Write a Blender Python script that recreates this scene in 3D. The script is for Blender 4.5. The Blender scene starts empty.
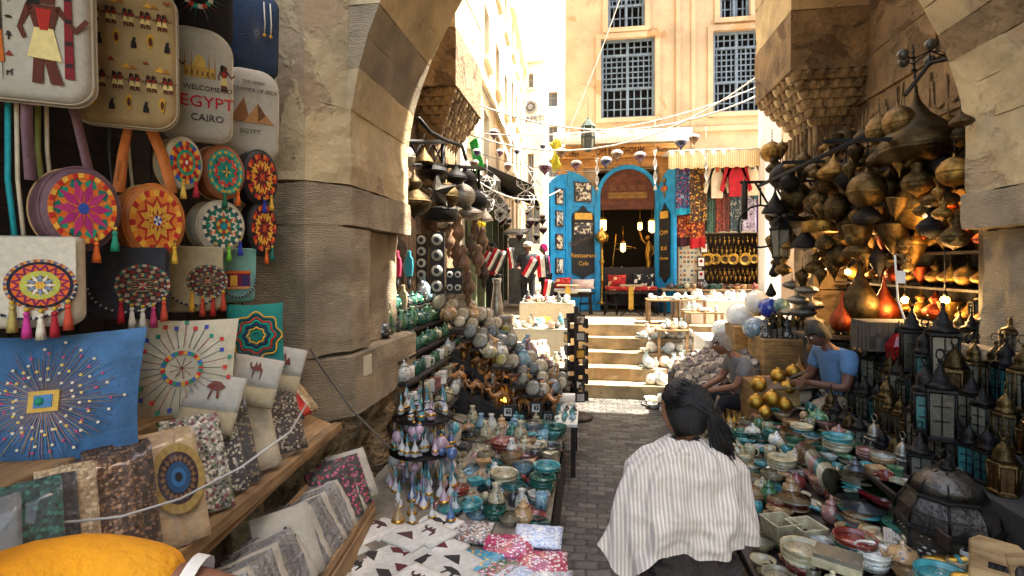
import bpy, bmesh, math, random
from mathutils import Vector as V, Matrix, noise, Euler
random.seed(7)
PI=math.pi; R=math.radians
SC=bpy.context.scene; COL=SC.collection
# ---------- camera, world, sun, exposure ----------
YAW=R(8.65); F=512.0; HC=2.05; HY=265.0
cam=bpy.data.objects.new('camera',bpy.data.cameras.new('camera')); COL.objects.link(cam)
cam.location=(0,0,HC); cam.rotation_euler=(R(90),0,YAW)
cam.data.sensor_width=36; cam.data.lens=18; cam.data.shift_y=-23/1024
cam.data.clip_start=.05; cam.data.clip_end=600; SC.camera=cam
SUNEL=R(62); SUNAZ=R(12)      # azimuth from +X towards +Y
w=bpy.data.worlds.new('World'); SC.world=w; w.use_nodes=True
nt=w.node_tree; bg=nt.nodes['Background']; sk=nt.nodes.new('ShaderNodeTexSky')
sk.sky_type='NISHITA'; sk.sun_disc=False; sk.sun_elevation=SUNEL; sk.sun_rotation=PI/2-SUNAZ
sk.dust_density=2.5; sk.air_density=1.0; sk.ozone_density=.7
mx=nt.nodes.new('ShaderNodeMix'); mx.data_type='RGBA'; mx.blend_type='MULTIPLY'; mx.inputs[0].default_value=1; mx.inputs[7].default_value=(1,.9,.76,1); nt.links.new(sk.outputs[0],mx.inputs[6]); nt.links.new(mx.outputs[2],bg.inputs[0]); bg.inputs[1].default_value=.15
sl=bpy.data.lights.new('sun','SUN'); sl.energy=3.9; sl.angle=R(.53); sl.color=(1,.94,.84)
so=bpy.data.objects.new('sun',sl); COL.objects.link(so)
sd=V((math.cos(SUNEL)*math.cos(SUNAZ),math.cos(SUNEL)*math.sin(SUNAZ),math.sin(SUNEL)))
so.rotation_euler=(-sd).to_track_quat('-Z','Y').to_euler()
SC.view_settings.view_transform='Standard'; SC.view_settings.look='None'
SC.view_settings.exposure=3.2; SC.view_settings.gamma=1; SC.view_settings.use_curve_mapping=False
# ---------- geometry helpers ----------
cY,sY=math.cos(YAW),math.sin(YAW)
def cf(a,t,z): return V((a*cY-t*sY, a*sY+t*cY, z))          # camera-aligned plan axes -> world
def P(px,py,Y):                                              # point seen at px,py lying at world Y
    c=(px-512)/F; t=Y/(c*sY+cY); return V((t*(c*cY-sY),Y,HC-(py-HY)/F*t))
def PD(px,py,t): return cf((px-512)/F*t,t,HC-(py-HY)/F*t)    # point at depth t
def PX(px,py,X):                                             # point lying on the plane x=X
    c=(px-512)/F; t=X/(c*cY-sY); return V((X,t*(c*sY+cY),HC-(py-HY)/F*t))
def PZ(px,py,z):                                             # point lying at height z
    c=(px-512)/F; t=(HC-z)*F/(py-HY); return V((t*(c*cY-sY),t*(c*sY+cY),z))
def depth(p): return -p.x*sY+p.y*cY
MC={}
def srgb(c):
    if isinstance(c,str):
        c=tuple(int(c[i:i+2],16)/255 for i in (0,2,4)); return tuple(x/12.92 if x<=.04045 else ((x+.055)/1.055)**2.4 for x in c)
    return c
def N(nt,t,**k):
    n=nt.nodes.new(t)
    for a,b in k.items():
        if a in('ops','inp'): continue
        setattr(n,a,b)
    for a,b in k.get('inp',{}).items(): n.inputs[a].default_value=b
    return n
def mat(name,col=(.5,.5,.5),rough=.6,metal=0,var=.25,scale=8,bump=.15,rnd=.12,dist=.004,trans=0,emis=None,es=0,kind=None,col2=None,coord='Object',alpha=1,sheen=0,ior=1.45,coat=0,**k):
    if name in MC: return MC[name]
    m=bpy.data.materials.new(name); m.use_nodes=True; nt=m.node_tree; L=nt.links.new
    b=nt.nodes['Principled BSDF']; col=srgb(col)
    b.inputs['Roughness'].default_value=rough; b.inputs['Metallic'].default_value=metal
    b.inputs['Transmission Weight'].default_value=trans; b.inputs['IOR'].default_value=ior
    b.inputs['Alpha'].default_value=alpha; b.inputs['Coat Weight'].default_value=coat
    if sheen: b.inputs['Sheen Weight'].default_value=sheen
    tc=N(nt,'ShaderNodeTexCoord'); co=tc.outputs[coord]
    n1=N(nt,'ShaderNodeTexNoise',inp={'Scale':scale,'Detail':6,'Roughness':.6}); L(co,n1.inputs['Vector'])
    n2=N(nt,'ShaderNodeTexNoise',inp={'Scale':scale*6,'Detail':4}); L(co,n2.inputs['Vector'])
    r=N(nt,'ShaderNodeValToRGB'); L(n1.outputs[0],r.inputs[0])
    c2=srgb(col2) if col2 else tuple(x*(1-var*1.6) for x in col); ch=tuple(min(1,x*(1+var*.5)) for x in col)
    r.color_ramp.elements[0].position=.32; r.color_ramp.elements[0].color=(*c2,1)
    r.color_ramp.elements[1].position=.66; r.color_ramp.elements[1].color=(*ch,1)
    out=r.outputs[0]; hgt=n2.outputs[0]
    def mix(a,bv,fac,mode='MIX'):
        x=N(nt,'ShaderNodeMix',data_type='RGBA',blend_type=mode)
        for s,vv in ((6,a),(7,bv),(0,fac)):
            if hasattr(vv,'is_linked'): L(vv,x.inputs[s])
            else: x.inputs[s].default_value=(*vv,1) if isinstance(vv,tuple) else vv
        return x.outputs[2]
    def add(a,bv,k1):
        x=N(nt,'ShaderNodeMath',operation='MULTIPLY_ADD'); L(bv,x.inputs[0]); x.inputs[1].default_value=k1; L(a,x.inputs[2]); return x.outputs[0]
    if kind=='tooled':      # fine chisel lines
        wv=N(nt,'ShaderNodeTexWave',bands_direction='Z',inp={'Scale':k.get('ws',22),'Distortion':9,'Detail':4,'Detail Scale':2.5}); L(co,wv.inputs[0])
        out=mix(out,tuple(x*.42 for x in col),0.0); hgt=add(hgt,wv.outputs[1],.5)
        f=N(nt,'ShaderNodeMath',operation='MULTIPLY'); L(wv.outputs[1],f.inputs[0]); f.inputs[1].default_value=.2
        out=mix(out,tuple(x*.5 for x in col),f.outputs[0])
    if kind in('patch','tooled','stone'):   # stains and spalled patches with their own outline
        v=N(nt,'ShaderNodeTexNoise',inp={'Scale':k.get('ps',1.6),'Detail':8,'Roughness':.62,'Distortion':.5}); L(co,v.inputs[0])
        rr=N(nt,'ShaderNodeValToRGB'); L(v.outputs[0],rr.inputs[0]); rr.color_ramp.elements[0].position=k.get('p0',.5); rr.color_ramp.elements[1].position=k.get('p0',.5)+.03
        out=mix(out,srgb(k.get('pc',(.2,.16,.11))),rr.outputs[0]); hgt=add(hgt,rr.outputs[0],-.8)
        vo=N(nt,'ShaderNodeTexVoronoi',inp={'Scale':scale*14}); L(co,vo.inputs[0])
        r3=N(nt,'ShaderNodeValToRGB'); L(vo.outputs[0],r3.inputs[0]); r3.color_ramp.elements[0].position=.0; r3.color_ramp.elements[1].position=.22
        r3.color_ramp.elements[0].color=(.45,.42,.38,1); out=mix(out,r3.outputs[0],.6,'MULTIPLY')
    if kind=='brick':
        mp=N(nt,'ShaderNodeMapping'); L(co,mp.inputs[0]); mp.inputs['Rotation'].default_value=k.get('rot',(0,0,0))
        nz=N(nt,'ShaderNodeTexNoise',inp={'Scale':3}); L(co,nz.inputs[0])
        va=N(nt,'ShaderNodeVectorMath',operation='MULTIPLY_ADD'); L(nz.outputs['Color'],va.inputs[0]); va.inputs[1].default_value=(.05,.05,.05); L(mp.outputs[0],va.inputs[2])
        bt=N(nt,'ShaderNodeTexBrick',inp={'Scale':1,'Mortar Size':k.get('ms',.012),'Mortar Smooth':.4,'Brick Width':k.get('bw',.4),'Row Height':k.get('bh',.2),'Color1':(*col,1),'Color2':(*c2,1),'Mortar':(*srgb(k.get('mc',(.05,.04,.03))),1),'Bias':0}); L(va.outputs[0],bt.inputs[0])
        out=mix(out,bt.outputs[0],.75); hgt=add(hgt,bt.outputs[1],-3.0)
    if kind=='punch':       # pierced brass: rows of dark dots and engraved bands
        vo=N(nt,'ShaderNodeTexVoronoi',inp={'Scale':k.get('vs',60),'Randomness':.25}); L(co,vo.inputs[0])
        r3=N(nt,'ShaderNodeValToRGB'); L(vo.outputs[0],r3.inputs[0]); r3.color_ramp.elements[0].position=.22; r3.color_ramp.elements[1].position=.3
        r3.color_ramp.elements[0].color=(.12,.1,.08,1); out=mix(out,r3.outputs[0],k.get('pf',.7),'MULTIPLY'); hgt=add(hgt,r3.outputs[0],1.5)
    if kind=='stripe':
        wv=N(nt,'ShaderNodeTexWave',bands_direction=k.get('bd','X'),wave_profile='SIN',inp={'Scale':k.get('ws',20),'Distortion':k.get('wd',0.4),'Detail':1}); L(co,wv.inputs[0])
        r3=N(nt,'ShaderNodeValToRGB'); L(wv.outputs[1],r3.inputs[0]); r3.color_ramp.interpolation='CONSTANT' if k.get('hard') else 'LINEAR'
        r3.color_ramp.elements[0].position=k.get('q0',.45); r3.color_ramp.elements[1].position=k.get('q1',.6)
        r3.color_ramp.elements[0].color=(1,1,1,1); r3.color_ramp.elements[1].color=(0,0,0,1)
        out=mix(srgb(k.get('sc',(.1,.1,.1))),out,r3.outputs[0])
    if kind=='motif':       # printed or woven repeating pattern in several colours
        vo=N(nt,'ShaderNodeTexVoronoi',feature=k.get('feat','F1'),distance=k.get('dm','CHEBYCHEV'),inp={'Scale':k.get('vs',30),'Randomness':k.get('vr',.6)}); 
        nz=N(nt,'ShaderNodeTexNoise',inp={'Scale':k.get('vs',30)*.7,'Detail':2}); L(co,nz.inputs[0]); va=N(nt,'ShaderNodeVectorMath',operation='MULTIPLY_ADD'); L(nz.outputs['Color'],va.inputs[0]); q=k.get('wob',1.3)/k.get('vs',30); va.inputs[1].default_value=(q,q,q); L(co,va.inputs[2]); L(va.outputs[0],vo.inputs[0])
        r3=N(nt,'ShaderNodeValToRGB'); r3.color_ramp.interpolation='CONSTANT'
        cs=k['cols']; sp=N(nt,'ShaderNodeSeparateColor'); L(vo.outputs['Color'],sp.inputs[0]); L(sp.outputs[0],r3.inputs[0])
        e=r3.color_ramp.elements
        while len(e)<len(cs): e.new(.5)
        for i,c in enumerate(cs): e[i].position=i/len(cs); e[i].color=(*srgb(c),1)
        r4=N(nt,'ShaderNodeValToRGB'); r4.color_ramp.interpolation='CONSTANT'; L(vo.outputs['Distance'],r4.inputs[0]); r4.color_ramp.elements[1].position=k.get('edge',.42)
        out=mix(r3.outputs[0],out,r4.outputs[0])
    if kind=='grain':
        mp=N(nt,'ShaderNodeMapping'); L(co,mp.inputs[0]); mp.inputs['Scale'].default_value=k.get('gs',(30,2,30))
        wv=N(nt,'ShaderNodeTexNoise',inp={'Scale':1.2,'Detail':5,'Distortion':1.2}); L(mp.outputs[0],wv.inputs[0])
        r3=N(nt,'ShaderNodeValToRGB'); L(wv.outputs[0],r3.inputs[0]); r3.color_ramp.elements[0].position=.35; r3.color_ramp.elements[1].position=.6; r3.color_ramp.elements[0].color=(.45,.38,.3,1)
        out=mix(out,r3.outputs[0],.8,'MULTIPLY'); hgt=add(hgt,wv.outputs[0],.6)
    if rnd:
        oi=N(nt,'ShaderNodeObjectInfo'); hs=N(nt,'ShaderNodeHueSaturation')
        mr=N(nt,'ShaderNodeMapRange',inp={3:1-rnd*2,4:1+rnd*2}); L(oi.outputs['Random'],mr.inputs[0]); L(mr.outputs[0],hs.inputs['Value']); L(out,hs.inputs['Color']); out=hs.outputs[0]
    L(out,b.inputs['Base Color'])
    if bump:
        bp=N(nt,'ShaderNodeBump',inp={'Strength':bump,'Distance':dist*3}); L(hgt,bp.inputs['Height']); L(bp.outputs[0],b.inputs['Normal'])
    rv=N(nt,'ShaderNodeMapRange',inp={3:max(0,rough-.12),4:min(1,rough+.15)}); L(n1.outputs[0],rv.inputs[0]); L(rv.outputs[0],b.inputs['Roughness'])
    if emis: b.inputs['Emission Color'].default_value=(*srgb(emis),1); b.inputs['Emission Strength'].default_value=es
    MC[name]=m; return m
class MB:
    def __init__(s): s.v=[];s.f=[];s.m=[];s.sm=[];s.mats=[]
    def mi(s,m):
        if m not in s.mats: s.mats.append(m)
        return s.mats.index(m)
    def add(s,vs,fs,m,sm=False,T=None):
        o=len(s.v); s.v+=[(T@V(p) if T else V(p)) for p in vs]; i=s.mi(m)
        for f in fs: s.f.append([o+k for k in f]); s.m.append(i); s.sm.append(sm)
        return s
    def box(s,c,d,m,T=None,rz=0,rx=0,ry=0,tp=1):
        x,y,z=d[0]/2,d[1]/2,d[2]/2
        vs=[(-x,-y,-z),(x,-y,-z),(x,y,-z),(-x,y,-z),(-x*tp,-y*tp,z),(x*tp,-y*tp,z),(x*tp,y*tp,z),(-x*tp,y*tp,z)]
        M=Matrix.Translation(c)@Euler((rx,ry,rz)).to_matrix().to_4x4()
        return s.add(vs,[(0,3,2,1),(4,5,6,7),(0,1,5,4),(1,2,6,5),(2,3,7,6),(3,0,4,7)],m,False,(T@M) if T else M)
    def lathe(s,pr,n,m,c=(0,0,0),T=None,sm=True,sx=1,sy=1,a0=0,rib=0):
        vs=[];fs=[]
        for r,z in pr:
            for i in range(n):
                a=a0+2*PI*i/n; q=r*(1+(rib if i%2 else 0)); vs.append((q*math.cos(a)*sx,q*math.sin(a)*sy,z))
        for j in range(len(pr)-1):
            for i in range(n):
                k=(i+1)%n; fs.append((j*n+i,j*n+k,(j+1)*n+k,(j+1)*n+i))
        if pr[0][0]>1e-5: fs.append(tuple(range(n-1,-1,-1)))
        if pr[-1][0]>1e-5: fs.append(tuple((len(pr)-1)*n+i for i in range(n)))
        M=Matrix.Translation(c); return s.add(vs,fs,m,sm,(T@M) if T else M)
    def ball(s,c,r,m,n=12,k=8,T=None,sz=1,sx=1,sy=1):
        return s.lathe([(max(1e-4 if 0<j<k else 0,r*math.sin(PI*j/k)),-r*sz*math.cos(PI*j/k)) for j in range(k+1)],n,m,c,T,True,sx,sy)
    def tube(s,pts,r,m,n=6,T=None,sm=True,cap=True):
        pts=[V(p) for p in pts]; rs=r if isinstance(r,(list,tuple)) else [r]*len(pts); vs=[];fs=[]
        up=None
        for i,p in enumerate(pts):
            d=(pts[min(i+1,len(pts)-1)]-pts[max(i-1,0)]); d=d.normalized() if d.length>1e-9 else V((0,0,1))
            if up is None: up=d.orthogonal().normalized()
            up=(up-d*up.dot(d)); up=up.normalized() if up.length>1e-6 else d.orthogonal().normalized()
            w=d.cross(up)
            for k in range(n):
                a=2*PI*k/n; vs.append(p+(up*math.cos(a)+w*math.sin(a))*rs[i])
        for j in range(len(pts)-1):
            for k in range(n): fs.append((j*n+k,j*n+(k+1)%n,(j+1)*n+(k+1)%n,(j+1)*n+k))
        if cap: fs.append(tuple(range(n-1,-1,-1))); fs.append(tuple((len(pts)-1)*n+i for i in range(n)))
        return s.add(vs,fs,m,sm,T)
    def prism(s,out,z0,z1,m,T=None,sm=False):
        n=len(out); vs=[(x,y,z0) for x,y in out]+[(x,y,z1) for x,y in out]
        return s.add(vs,[tuple(range(n-1,-1,-1)),tuple(range(n,2*n))]+[(i,(i+1)%n,n+(i+1)%n,n+i) for i in range(n)],m,sm,T)
    def grid(s,fn,nu,nv,m,T=None,sm=True,thick=0,mf=None):
        vs=[V(fn(i/nu,j/nv)) for j in range(nv+1) for i in range(nu+1)]; q=nu+1
        fs=[(j*q+i,j*q+i+1,(j+1)*q+i+1,(j+1)*q+i) for j in range(nv) for i in range(nu)]
        if thick:
            n=len(vs); off=V(thick) if hasattr(thick,'__len__') else V((0,thick,0)); vs=vs+[p+off for p in vs]
            bk=[tuple(reversed([k+n for k in f])) for f in fs]; rim=[]
            for i in range(nu): rim.append((i+1,i,i+n,i+1+n)); a=nv*q; rim.append((a+i,a+i+1,a+i+1+n,a+i+n))
            for j in range(nv): rim.append((j*q,(j+1)*q,(j+1)*q+n,j*q+n)); a=nu; rim.append(((j+1)*q+a,j*q+a,j*q+a+n,(j+1)*q+a+n))
            fs=fs+bk+rim
        return s.add(vs,fs,m,sm,T)
    def build(s,name,parent=None,loc=(0,0,0),rot=(0,0,0),label=None,cat=None,group=None,kind=None,bevel=0):
        me=bpy.data.meshes.new(name); me.from_pydata([tuple(p) for p in s.v],[],s.f); 
        for m in s.mats: me.materials.append(m)
        me.polygons.foreach_set('material_index',s.m); me.polygons.foreach_set('use_smooth',s.sm); me.update()
        o=bpy.data.objects.new(name,me); COL.objects.link(o); o.location=loc; o.rotation_euler=rot
        if parent: o.parent=parent
        if label:o['label']=label
        if cat:o['category']=cat
        if group:o['group']=group
        if kind:o['kind']=kind
        if bevel:
            b=o.modifiers.new('bevel','BEVEL'); b.width=bevel; b.segments=2; b.limit_method='ANGLE'; b.angle_limit=R(35)
        return o
def thing(name,label,cat,loc=(0,0,0),rz=0,group=None,rot=None,sc=None):
    o=bpy.data.objects.new(name,None); COL.objects.link(o); o.location=loc; o.rotation_euler=rot or (0,0,rz); o.empty_display_size=.05
    o['label']=label; o['category']=cat
    if group:o['group']=group
    if sc:o.scale=(sc,)*3 if not hasattr(sc,'__len__') else sc
    return o
USED=set()
def dup(root,loc,rz=0,label=None,group=None,sc=1,rot=None,cat=None):
    """place a copy (the first call moves the prototype itself)"""
    if root.name not in USED: USED.add(root.name); r=root
    else:
        r=root.copy(); COL.objects.link(r)
        for ch in list(root.children):
            c=ch.copy(); COL.objects.link(c); c.parent=r
            for g in ch.children: d=g.copy(); COL.objects.link(d); d.parent=c
    r.location=loc; r.rotation_euler=rot or (0,0,rz); r.scale=(sc,)*3 if not hasattr(sc,'__len__') else sc
    if label:r['label']=label
    if group:r['group']=group
    if cat:r['category']=cat
    return r
def text_geo(s,size=1,ext=.001):
    cu=bpy.data.curves.new('t','FONT'); cu.body=s; cu.size=size; cu.extrude=ext; cu.align_x='CENTER'; cu.resolution_u=2
    o=bpy.data.objects.new('t',cu); COL.objects.link(o); bpy.context.view_layer.update()
    me=bpy.data.meshes.new_from_object(o.evaluated_get(bpy.context.evaluated_depsgraph_get()))
    vs=[tuple(v.co) for v in me.vertices]; fs=[tuple(p.vertices) for p in me.polygons]
    bpy.data.objects.remove(o); bpy.data.curves.remove(cu); bpy.data.meshes.remove(me); return vs,fs
def roughen(o,L=.08,amp=.01,sc=3,it=5):
    bm=bmesh.new(); bm.from_mesh(o.data); bmesh.ops.remove_doubles(bm,verts=bm.verts,dist=.0005)
    for _ in range(it):
        e=[x for x in bm.edges if x.calc_length()>L]
        if not e or len(bm.faces)>60000: break
        bmesh.ops.subdivide_edges(bm,edges=e,cuts=1,use_grid_fill=True)
    bm.normal_update()
    for v in bm.verts:
        n=noise.fractal(v.co*sc,.8,2,6); v.co+=v.normal*n*amp
    bm.to_mesh(o.data); bm.free(); return o
XZ=Matrix.Rotation(R(90),4,'X')   # draws xy outlines upright, facing -y
# ---------- materials of the setting ----------
m_plast=mat('lime plaster over stone','B8A27A',.9,var=.25,scale=2.2,bump=.6,kind='patch',ps=1.1,p0=.55,pc='978062',rnd=0,dist=.01)
m_tool=mat('chiselled limestone','B5A182',.92,var=.3,scale=2.5,bump=.8,kind='tooled',ps=.9,p0=.62,pc='8E7C64',rnd=0,dist=.012)
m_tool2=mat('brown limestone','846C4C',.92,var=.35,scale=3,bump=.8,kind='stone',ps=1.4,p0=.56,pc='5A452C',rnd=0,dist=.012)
m_rub=mat('crumbling rubble stone','A08661',.95,var=.45,scale=5,bump=1,kind='stone',ps=3,p0=.53,pc='6E563A',rnd=0,dist=.03)
m_dark=mat('dark brown stone','665038',.95,var=.4,scale=3,bump=.6,kind='stone',ps=2,p0=.55,pc='3A2C1E',rnd=0,dist=.01)  # dark brown stone with darker mottled patches
m_ochre=mat('ochre stucco','C4A885',.9,var=.22,scale=.9,bump=.4,kind='patch',ps=.7,p0=.6,pc='B08A60',rnd=0,dist=.01)
m_cream=mat('cream stucco','DED2B6',.9,var=.2,scale=.6,bump=.3,kind='patch',ps=.5,p0=.6,pc='CDBD9C',rnd=0)
m_white=mat('white stucco','DDD6C8',.9,var=.12,scale=.6,bump=.2,rnd=0)
m_pave=mat('worn dark basalt setts','625D54',.6,var=.6,scale=3,bump=.5,kind='brick',bw=.17,bh=.088,ms=.010,mc=(.018,.016,.014),rnd=0,dist=.02)
m_step=mat('worn limestone step','A08A66',.85,var=.35,scale=2.5,bump=.6,kind='stone',ps=2,p0=.57,pc='8C7350',rnd=0,dist=.01)
m_dirt=mat('dusty earth','7A6C58',.95,var=.3,scale=.6,bump=.5,rnd=0)
m_wood=mat('pale pine','A5845A',.6,var=.3,scale=4,bump=.2,kind='grain',gs=(2,30,30),rnd=.06)
m_woody=mat('pine planks lengthwise','A5845A',.6,var=.3,scale=4,bump=.2,kind='grain',gs=(30,2,30),rnd=.06)
m_dwood=mat('dark stained wood','2A1C12',.6,var=.4,scale=5,bump=.3,kind='grain',gs=(20,20,3),rnd=.08)
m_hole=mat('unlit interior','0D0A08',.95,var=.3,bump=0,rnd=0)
m_iron=mat('black iron','14110F',.5,.6,var=.4,scale=20,bump=.3)
m_blue=mat('turquoise blue door paint','1E8FC4',.45,var=.2,scale=5,bump=.2,rnd=0)
m_grille=mat('weathered blue grey wood','6F7F8C',.7,var=.25,scale=6,bump=.2,rnd=0)
# ---------- ground ----------
def struct(mb,name,bevel=0): return mb.build(name,kind='structure',bevel=bevel)
g=MB(); g.add([(-300,-300,-.03),(300,-300,-.03),(300,300,-.03),(-300,300,-.03)],[(0,1,2,3)],m_dirt); struct(g,'ground')
g=MB()
def gz(x,y): return .012*noise.noise(V((x*1.4,y*1.4,0)))
g.grid(lambda u,v:(-5+11*u,-3+11.2*v,gz(-5+11*u,-3+11.2*v)),90,90,m_pave); struct(g,'alley_paving')
g=MB(); zs=.2
SY=[8.0,8.34,8.66,8.96,9.24]
for i,y in enumerate(SY): g.box((.9,(y+9.6)/2,zs*i+.1-.002*i),(5.6-.01*i,9.6-y,.2),m_step)
st=struct(g,'stone_steps'); roughen(st,.12,.014,2.2,5)
g=MB(); g.box((0,30,.49),(60,40.8,1.0),mat('sunny flagstones','A8977A',.85,var=.3,scale=2,bump=.4,kind='brick',bw=.6,bh=.4,ms=.01,mc='6B5C46',rnd=0)); struct(g,'upper_street_paving')
# ---------- first gate: left and right piers, pointed arch ----------
YF,YB=3.06,4.1
def pier(sgn,x0,name,label):
    t=thing(name,label,'stone pier')
    f=lambda x:x0-sgn*(-x)          # distance outwards from the jamb
    def foot(inset,chy=.0,front=0):
        xi=x0-sgn*inset; 
        pts=[(x0-sgn*(-0)-sgn*0,0)]
        if sgn<0: a=[(x0-2.6,YF-.22-front),(x0-.18,YF-.22-front),(x0+(-inset),YF-front),(x0-inset,YB+front),(x0-2.6,YB+front)]
        else: a=[(x0+2.6,YF-front),(x0+2.6,YB+front),(x0+inset,YB+front),(x0+inset,YF-front)]
        return a
    for nm,z0,z1,ins,fr,m in (('rubble_footing',0,1.10,.02,-.02,m_rub),('base_course',1.105,1.48,-.045,.03,m_tool),('shaft_block',1.49,2.29,.09,0,m_tool),('capital_block',2.30,2.55,-.03,.015,m_tool),('upper_block',2.558,3.04,.0,.005,m_plast)):
        b=MB(); b.prism(foot(ins,0,fr),z0,z1,m)
        if nm=='shaft_block' and sgn<0:   # the flat front block beside the recessed shaft
            b=MB(); b.prism([(x0-2.6,YF-.22),(x0-.95,YF-.22),(x0-.95,YB),(x0-2.6,YB)],z0,z1,m)
            b.prism([(x0-.942,YF-.225),(x0-.18,YF-.225),(x0,YF-.0),(x0,YF+.3),(x0-.1,YF+.32),(x0-.1,YB),(x0-.942,YB)],z0,z1,m)
        if nm=='capital_block' and sgn<0:
            b=MB(); b.prism([(x0-2.6,YF-.23),(x0-.18,YF-.23),(x0,YF-.0),(x0+.02,YB),(x0-2.6,YB)],z0,z1,m)
        o=b.build(nm,t); roughen(o,.07,.02 if nm!='rubble_footing' else .12,3 if nm!='rubble_footing' else 4.5)
        if nm=='rubble_footing':
            for p in o.data.polygons: p.use_smooth=True
    return t
pier(-1,-1.5,'gate_pier','big tooled stone gate pier behind the handbag stall')
pier(1,2.66,'gate_pier','stone gate pier at the right edge beside the lanterns')
prof=[(3.045,0),(3.3,.05),(3.5,.11),(3.7,.19),(3.9,.28),(4.1,.38),(4.3,.50),(4.5,.64),(4.7,.80),(4.9,1.0),(5.1,1.24),(5.3,1.52),(5.5,1.85),(5.62,2.08)]
b=MB()
rng=random.Random(4)
for i in range(len(prof)-1):
    (z0,o0),(z1,o1)=prof[i],prof[i+1]; m0=m_tool if i in(1,2,7) else m_plast; g_=.004
    for s,x0,xo in ((-1,-1.5,-4.1),(1,2.66,5.26)):
        a0,a1=x0-s*o0*(1),x0-s*o1
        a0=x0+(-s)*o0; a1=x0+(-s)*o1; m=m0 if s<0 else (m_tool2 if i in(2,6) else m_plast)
        vr=.32 # voussoir depth
        for (p0,p1,q0,q1,mm,dy) in ((a0,a1,a0+s*vr*.8,a1+s*vr,m,0),(a0+s*vr*.8+s*.006,a1+s*vr+s*.006,xo,xo,(m_tool if (2<i<5 and s<0) else m_plast),.006)):
            yf=YF-(.2 if False else 0)+dy
            vs=[(p0,yf,z0),(q0,yf,z0),(q1,yf,z1-g_),(p1,yf,z1-g_),(p0,YB,z0),(q0,YB,z0),(q1,YB,z1-g_),(p1,YB,z1-g_)]
            b.add(vs,[(0,1,2,3),(7,6,5,4),(0,4,5,1),(1,5,6,2),(2,6,7,3),(3,7,4,0)],mm)
b.box((.58,(YF+YB)/2+.003,9.3),(9.36,YB-YF-.006,7.36),m_plast)  # unseen mass over the arch, raised to stop sun spilling onto the left
o=b.build('gate_arch',label='pointed stone arch spanning the alley between the two piers',cat='arch'); roughen(o,.12,.012,2.5,4)
# plastered front skin of the left pier above the blocks (the chamfered corner carries on upwards)
b=MB(); b.prism([(-4.1,YF-.22),(-1.69,YF-.22),(-1.52,YF-.005),(-4.1,YF-.005)],3.045,7.6,m_plast); 
o=b.build('buttress',label='plastered buttress rising above the left gate pier with chamfered corner',cat='buttress'); roughen(o,.1,.012,2.2,5)
# ---------- near stall back wall, and an unseen wall raised to block sun ----------
def wall(name,label,boxes,m,L=.3,amp=.015):
    b=MB()
    for c,d in boxes: b.box(c,d,m)
    o=b.build(name,label=label,cat='wall'); 
    if amp: roughen(o,L,amp,2,4)
    return o
wall('stall_wall','dark back wall behind the hanging bags',[((-2.3,.9,2.2),(.3,3.7,4.4))],m_dark)
wall('sun_block_wall','unseen stone wall right of the camera, raised to block the sun',[((3.6,-.5,7.5),(.4,7.0,15))],m_tool2)  # out of view; height set to keep the sun off the near stall
# ---------- long side wall right, with carved band ----------
def course_wall(name,label,x,s,y0,y1,z0,z1,m,m2,rows,seed,lmin=.6,lmax=1.2,part=None):
    t=thing(name,label,'wall',(0,0,0)); r=random.Random(seed); b=MB(); b.box((x+s*.2,(y0+y1)/2,(z0+z1)/2),(.34,y1-y0,z1-z0),m_dark)
    z=z0
    for h in rows:
        y=y0
        while y<y1-.05:
            l=min(r.uniform(lmin,lmax),y1-y)
            if y1-y-l<.2: l=y1-y
            dx=r.uniform(-.012,.012); b.box((x+dx,y+l/2,z+h/2),(.1,l-.014,h-.014),r.choice([m,m,m2])); y+=l
        z+=h
    o=b.build('masonry',t); roughen(o,.16,.012,3,3); return t
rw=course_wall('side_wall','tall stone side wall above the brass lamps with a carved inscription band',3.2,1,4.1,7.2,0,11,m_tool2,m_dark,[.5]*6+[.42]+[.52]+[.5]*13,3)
# inscription band: carved strokes, raised, on the wall between y=4.2..7
b=MB(); r=random.Random(11)
zb0,zb1=3.45,3.93
b.box((3.135,5.65,zb0-.03),(.03,2.9,.035),m_tool2); b.box((3.135,5.65,zb1+.03),(.03,2.9,.035),m_tool2)
y=4.3
while y<7.05:
    k=r.random(); w_=r.uniform(.02,.035); x=3.142
    if k<.55: b.box((x,y,(zb0+zb1)/2+r.uniform(-.02,.04)),(.03,w_,r.uniform(.3,.44)),m_tool2,rx=r.uniform(-.12,.12)); y+=w_+r.uniform(.02,.05)
    elif k<.8:
        cz=zb0+r.uniform(.1,.3); pts=[(x-.005,y+.07*math.cos(a),cz+.07*math.sin(a)) for a in [i*PI/5 for i in range(9)]]; b.tube(pts,.014,m_tool2,5); y+=.16
    else:
        b.tube([(x-.004,y,zb0+.05),(x-.004,y+.05,zb0+.03),(x-.004,y+.14,zb0+.07),(x-.004,y+.16,zb0+.3)],.015,m_tool2,5); y+=.19
b.build('carved_inscription',rw)
wall('recess_wall','dark stone wall behind the left souvenir stall',[((-2.35,5.6,4.4),(.4,3.1,8.8))],m_dark)
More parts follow.
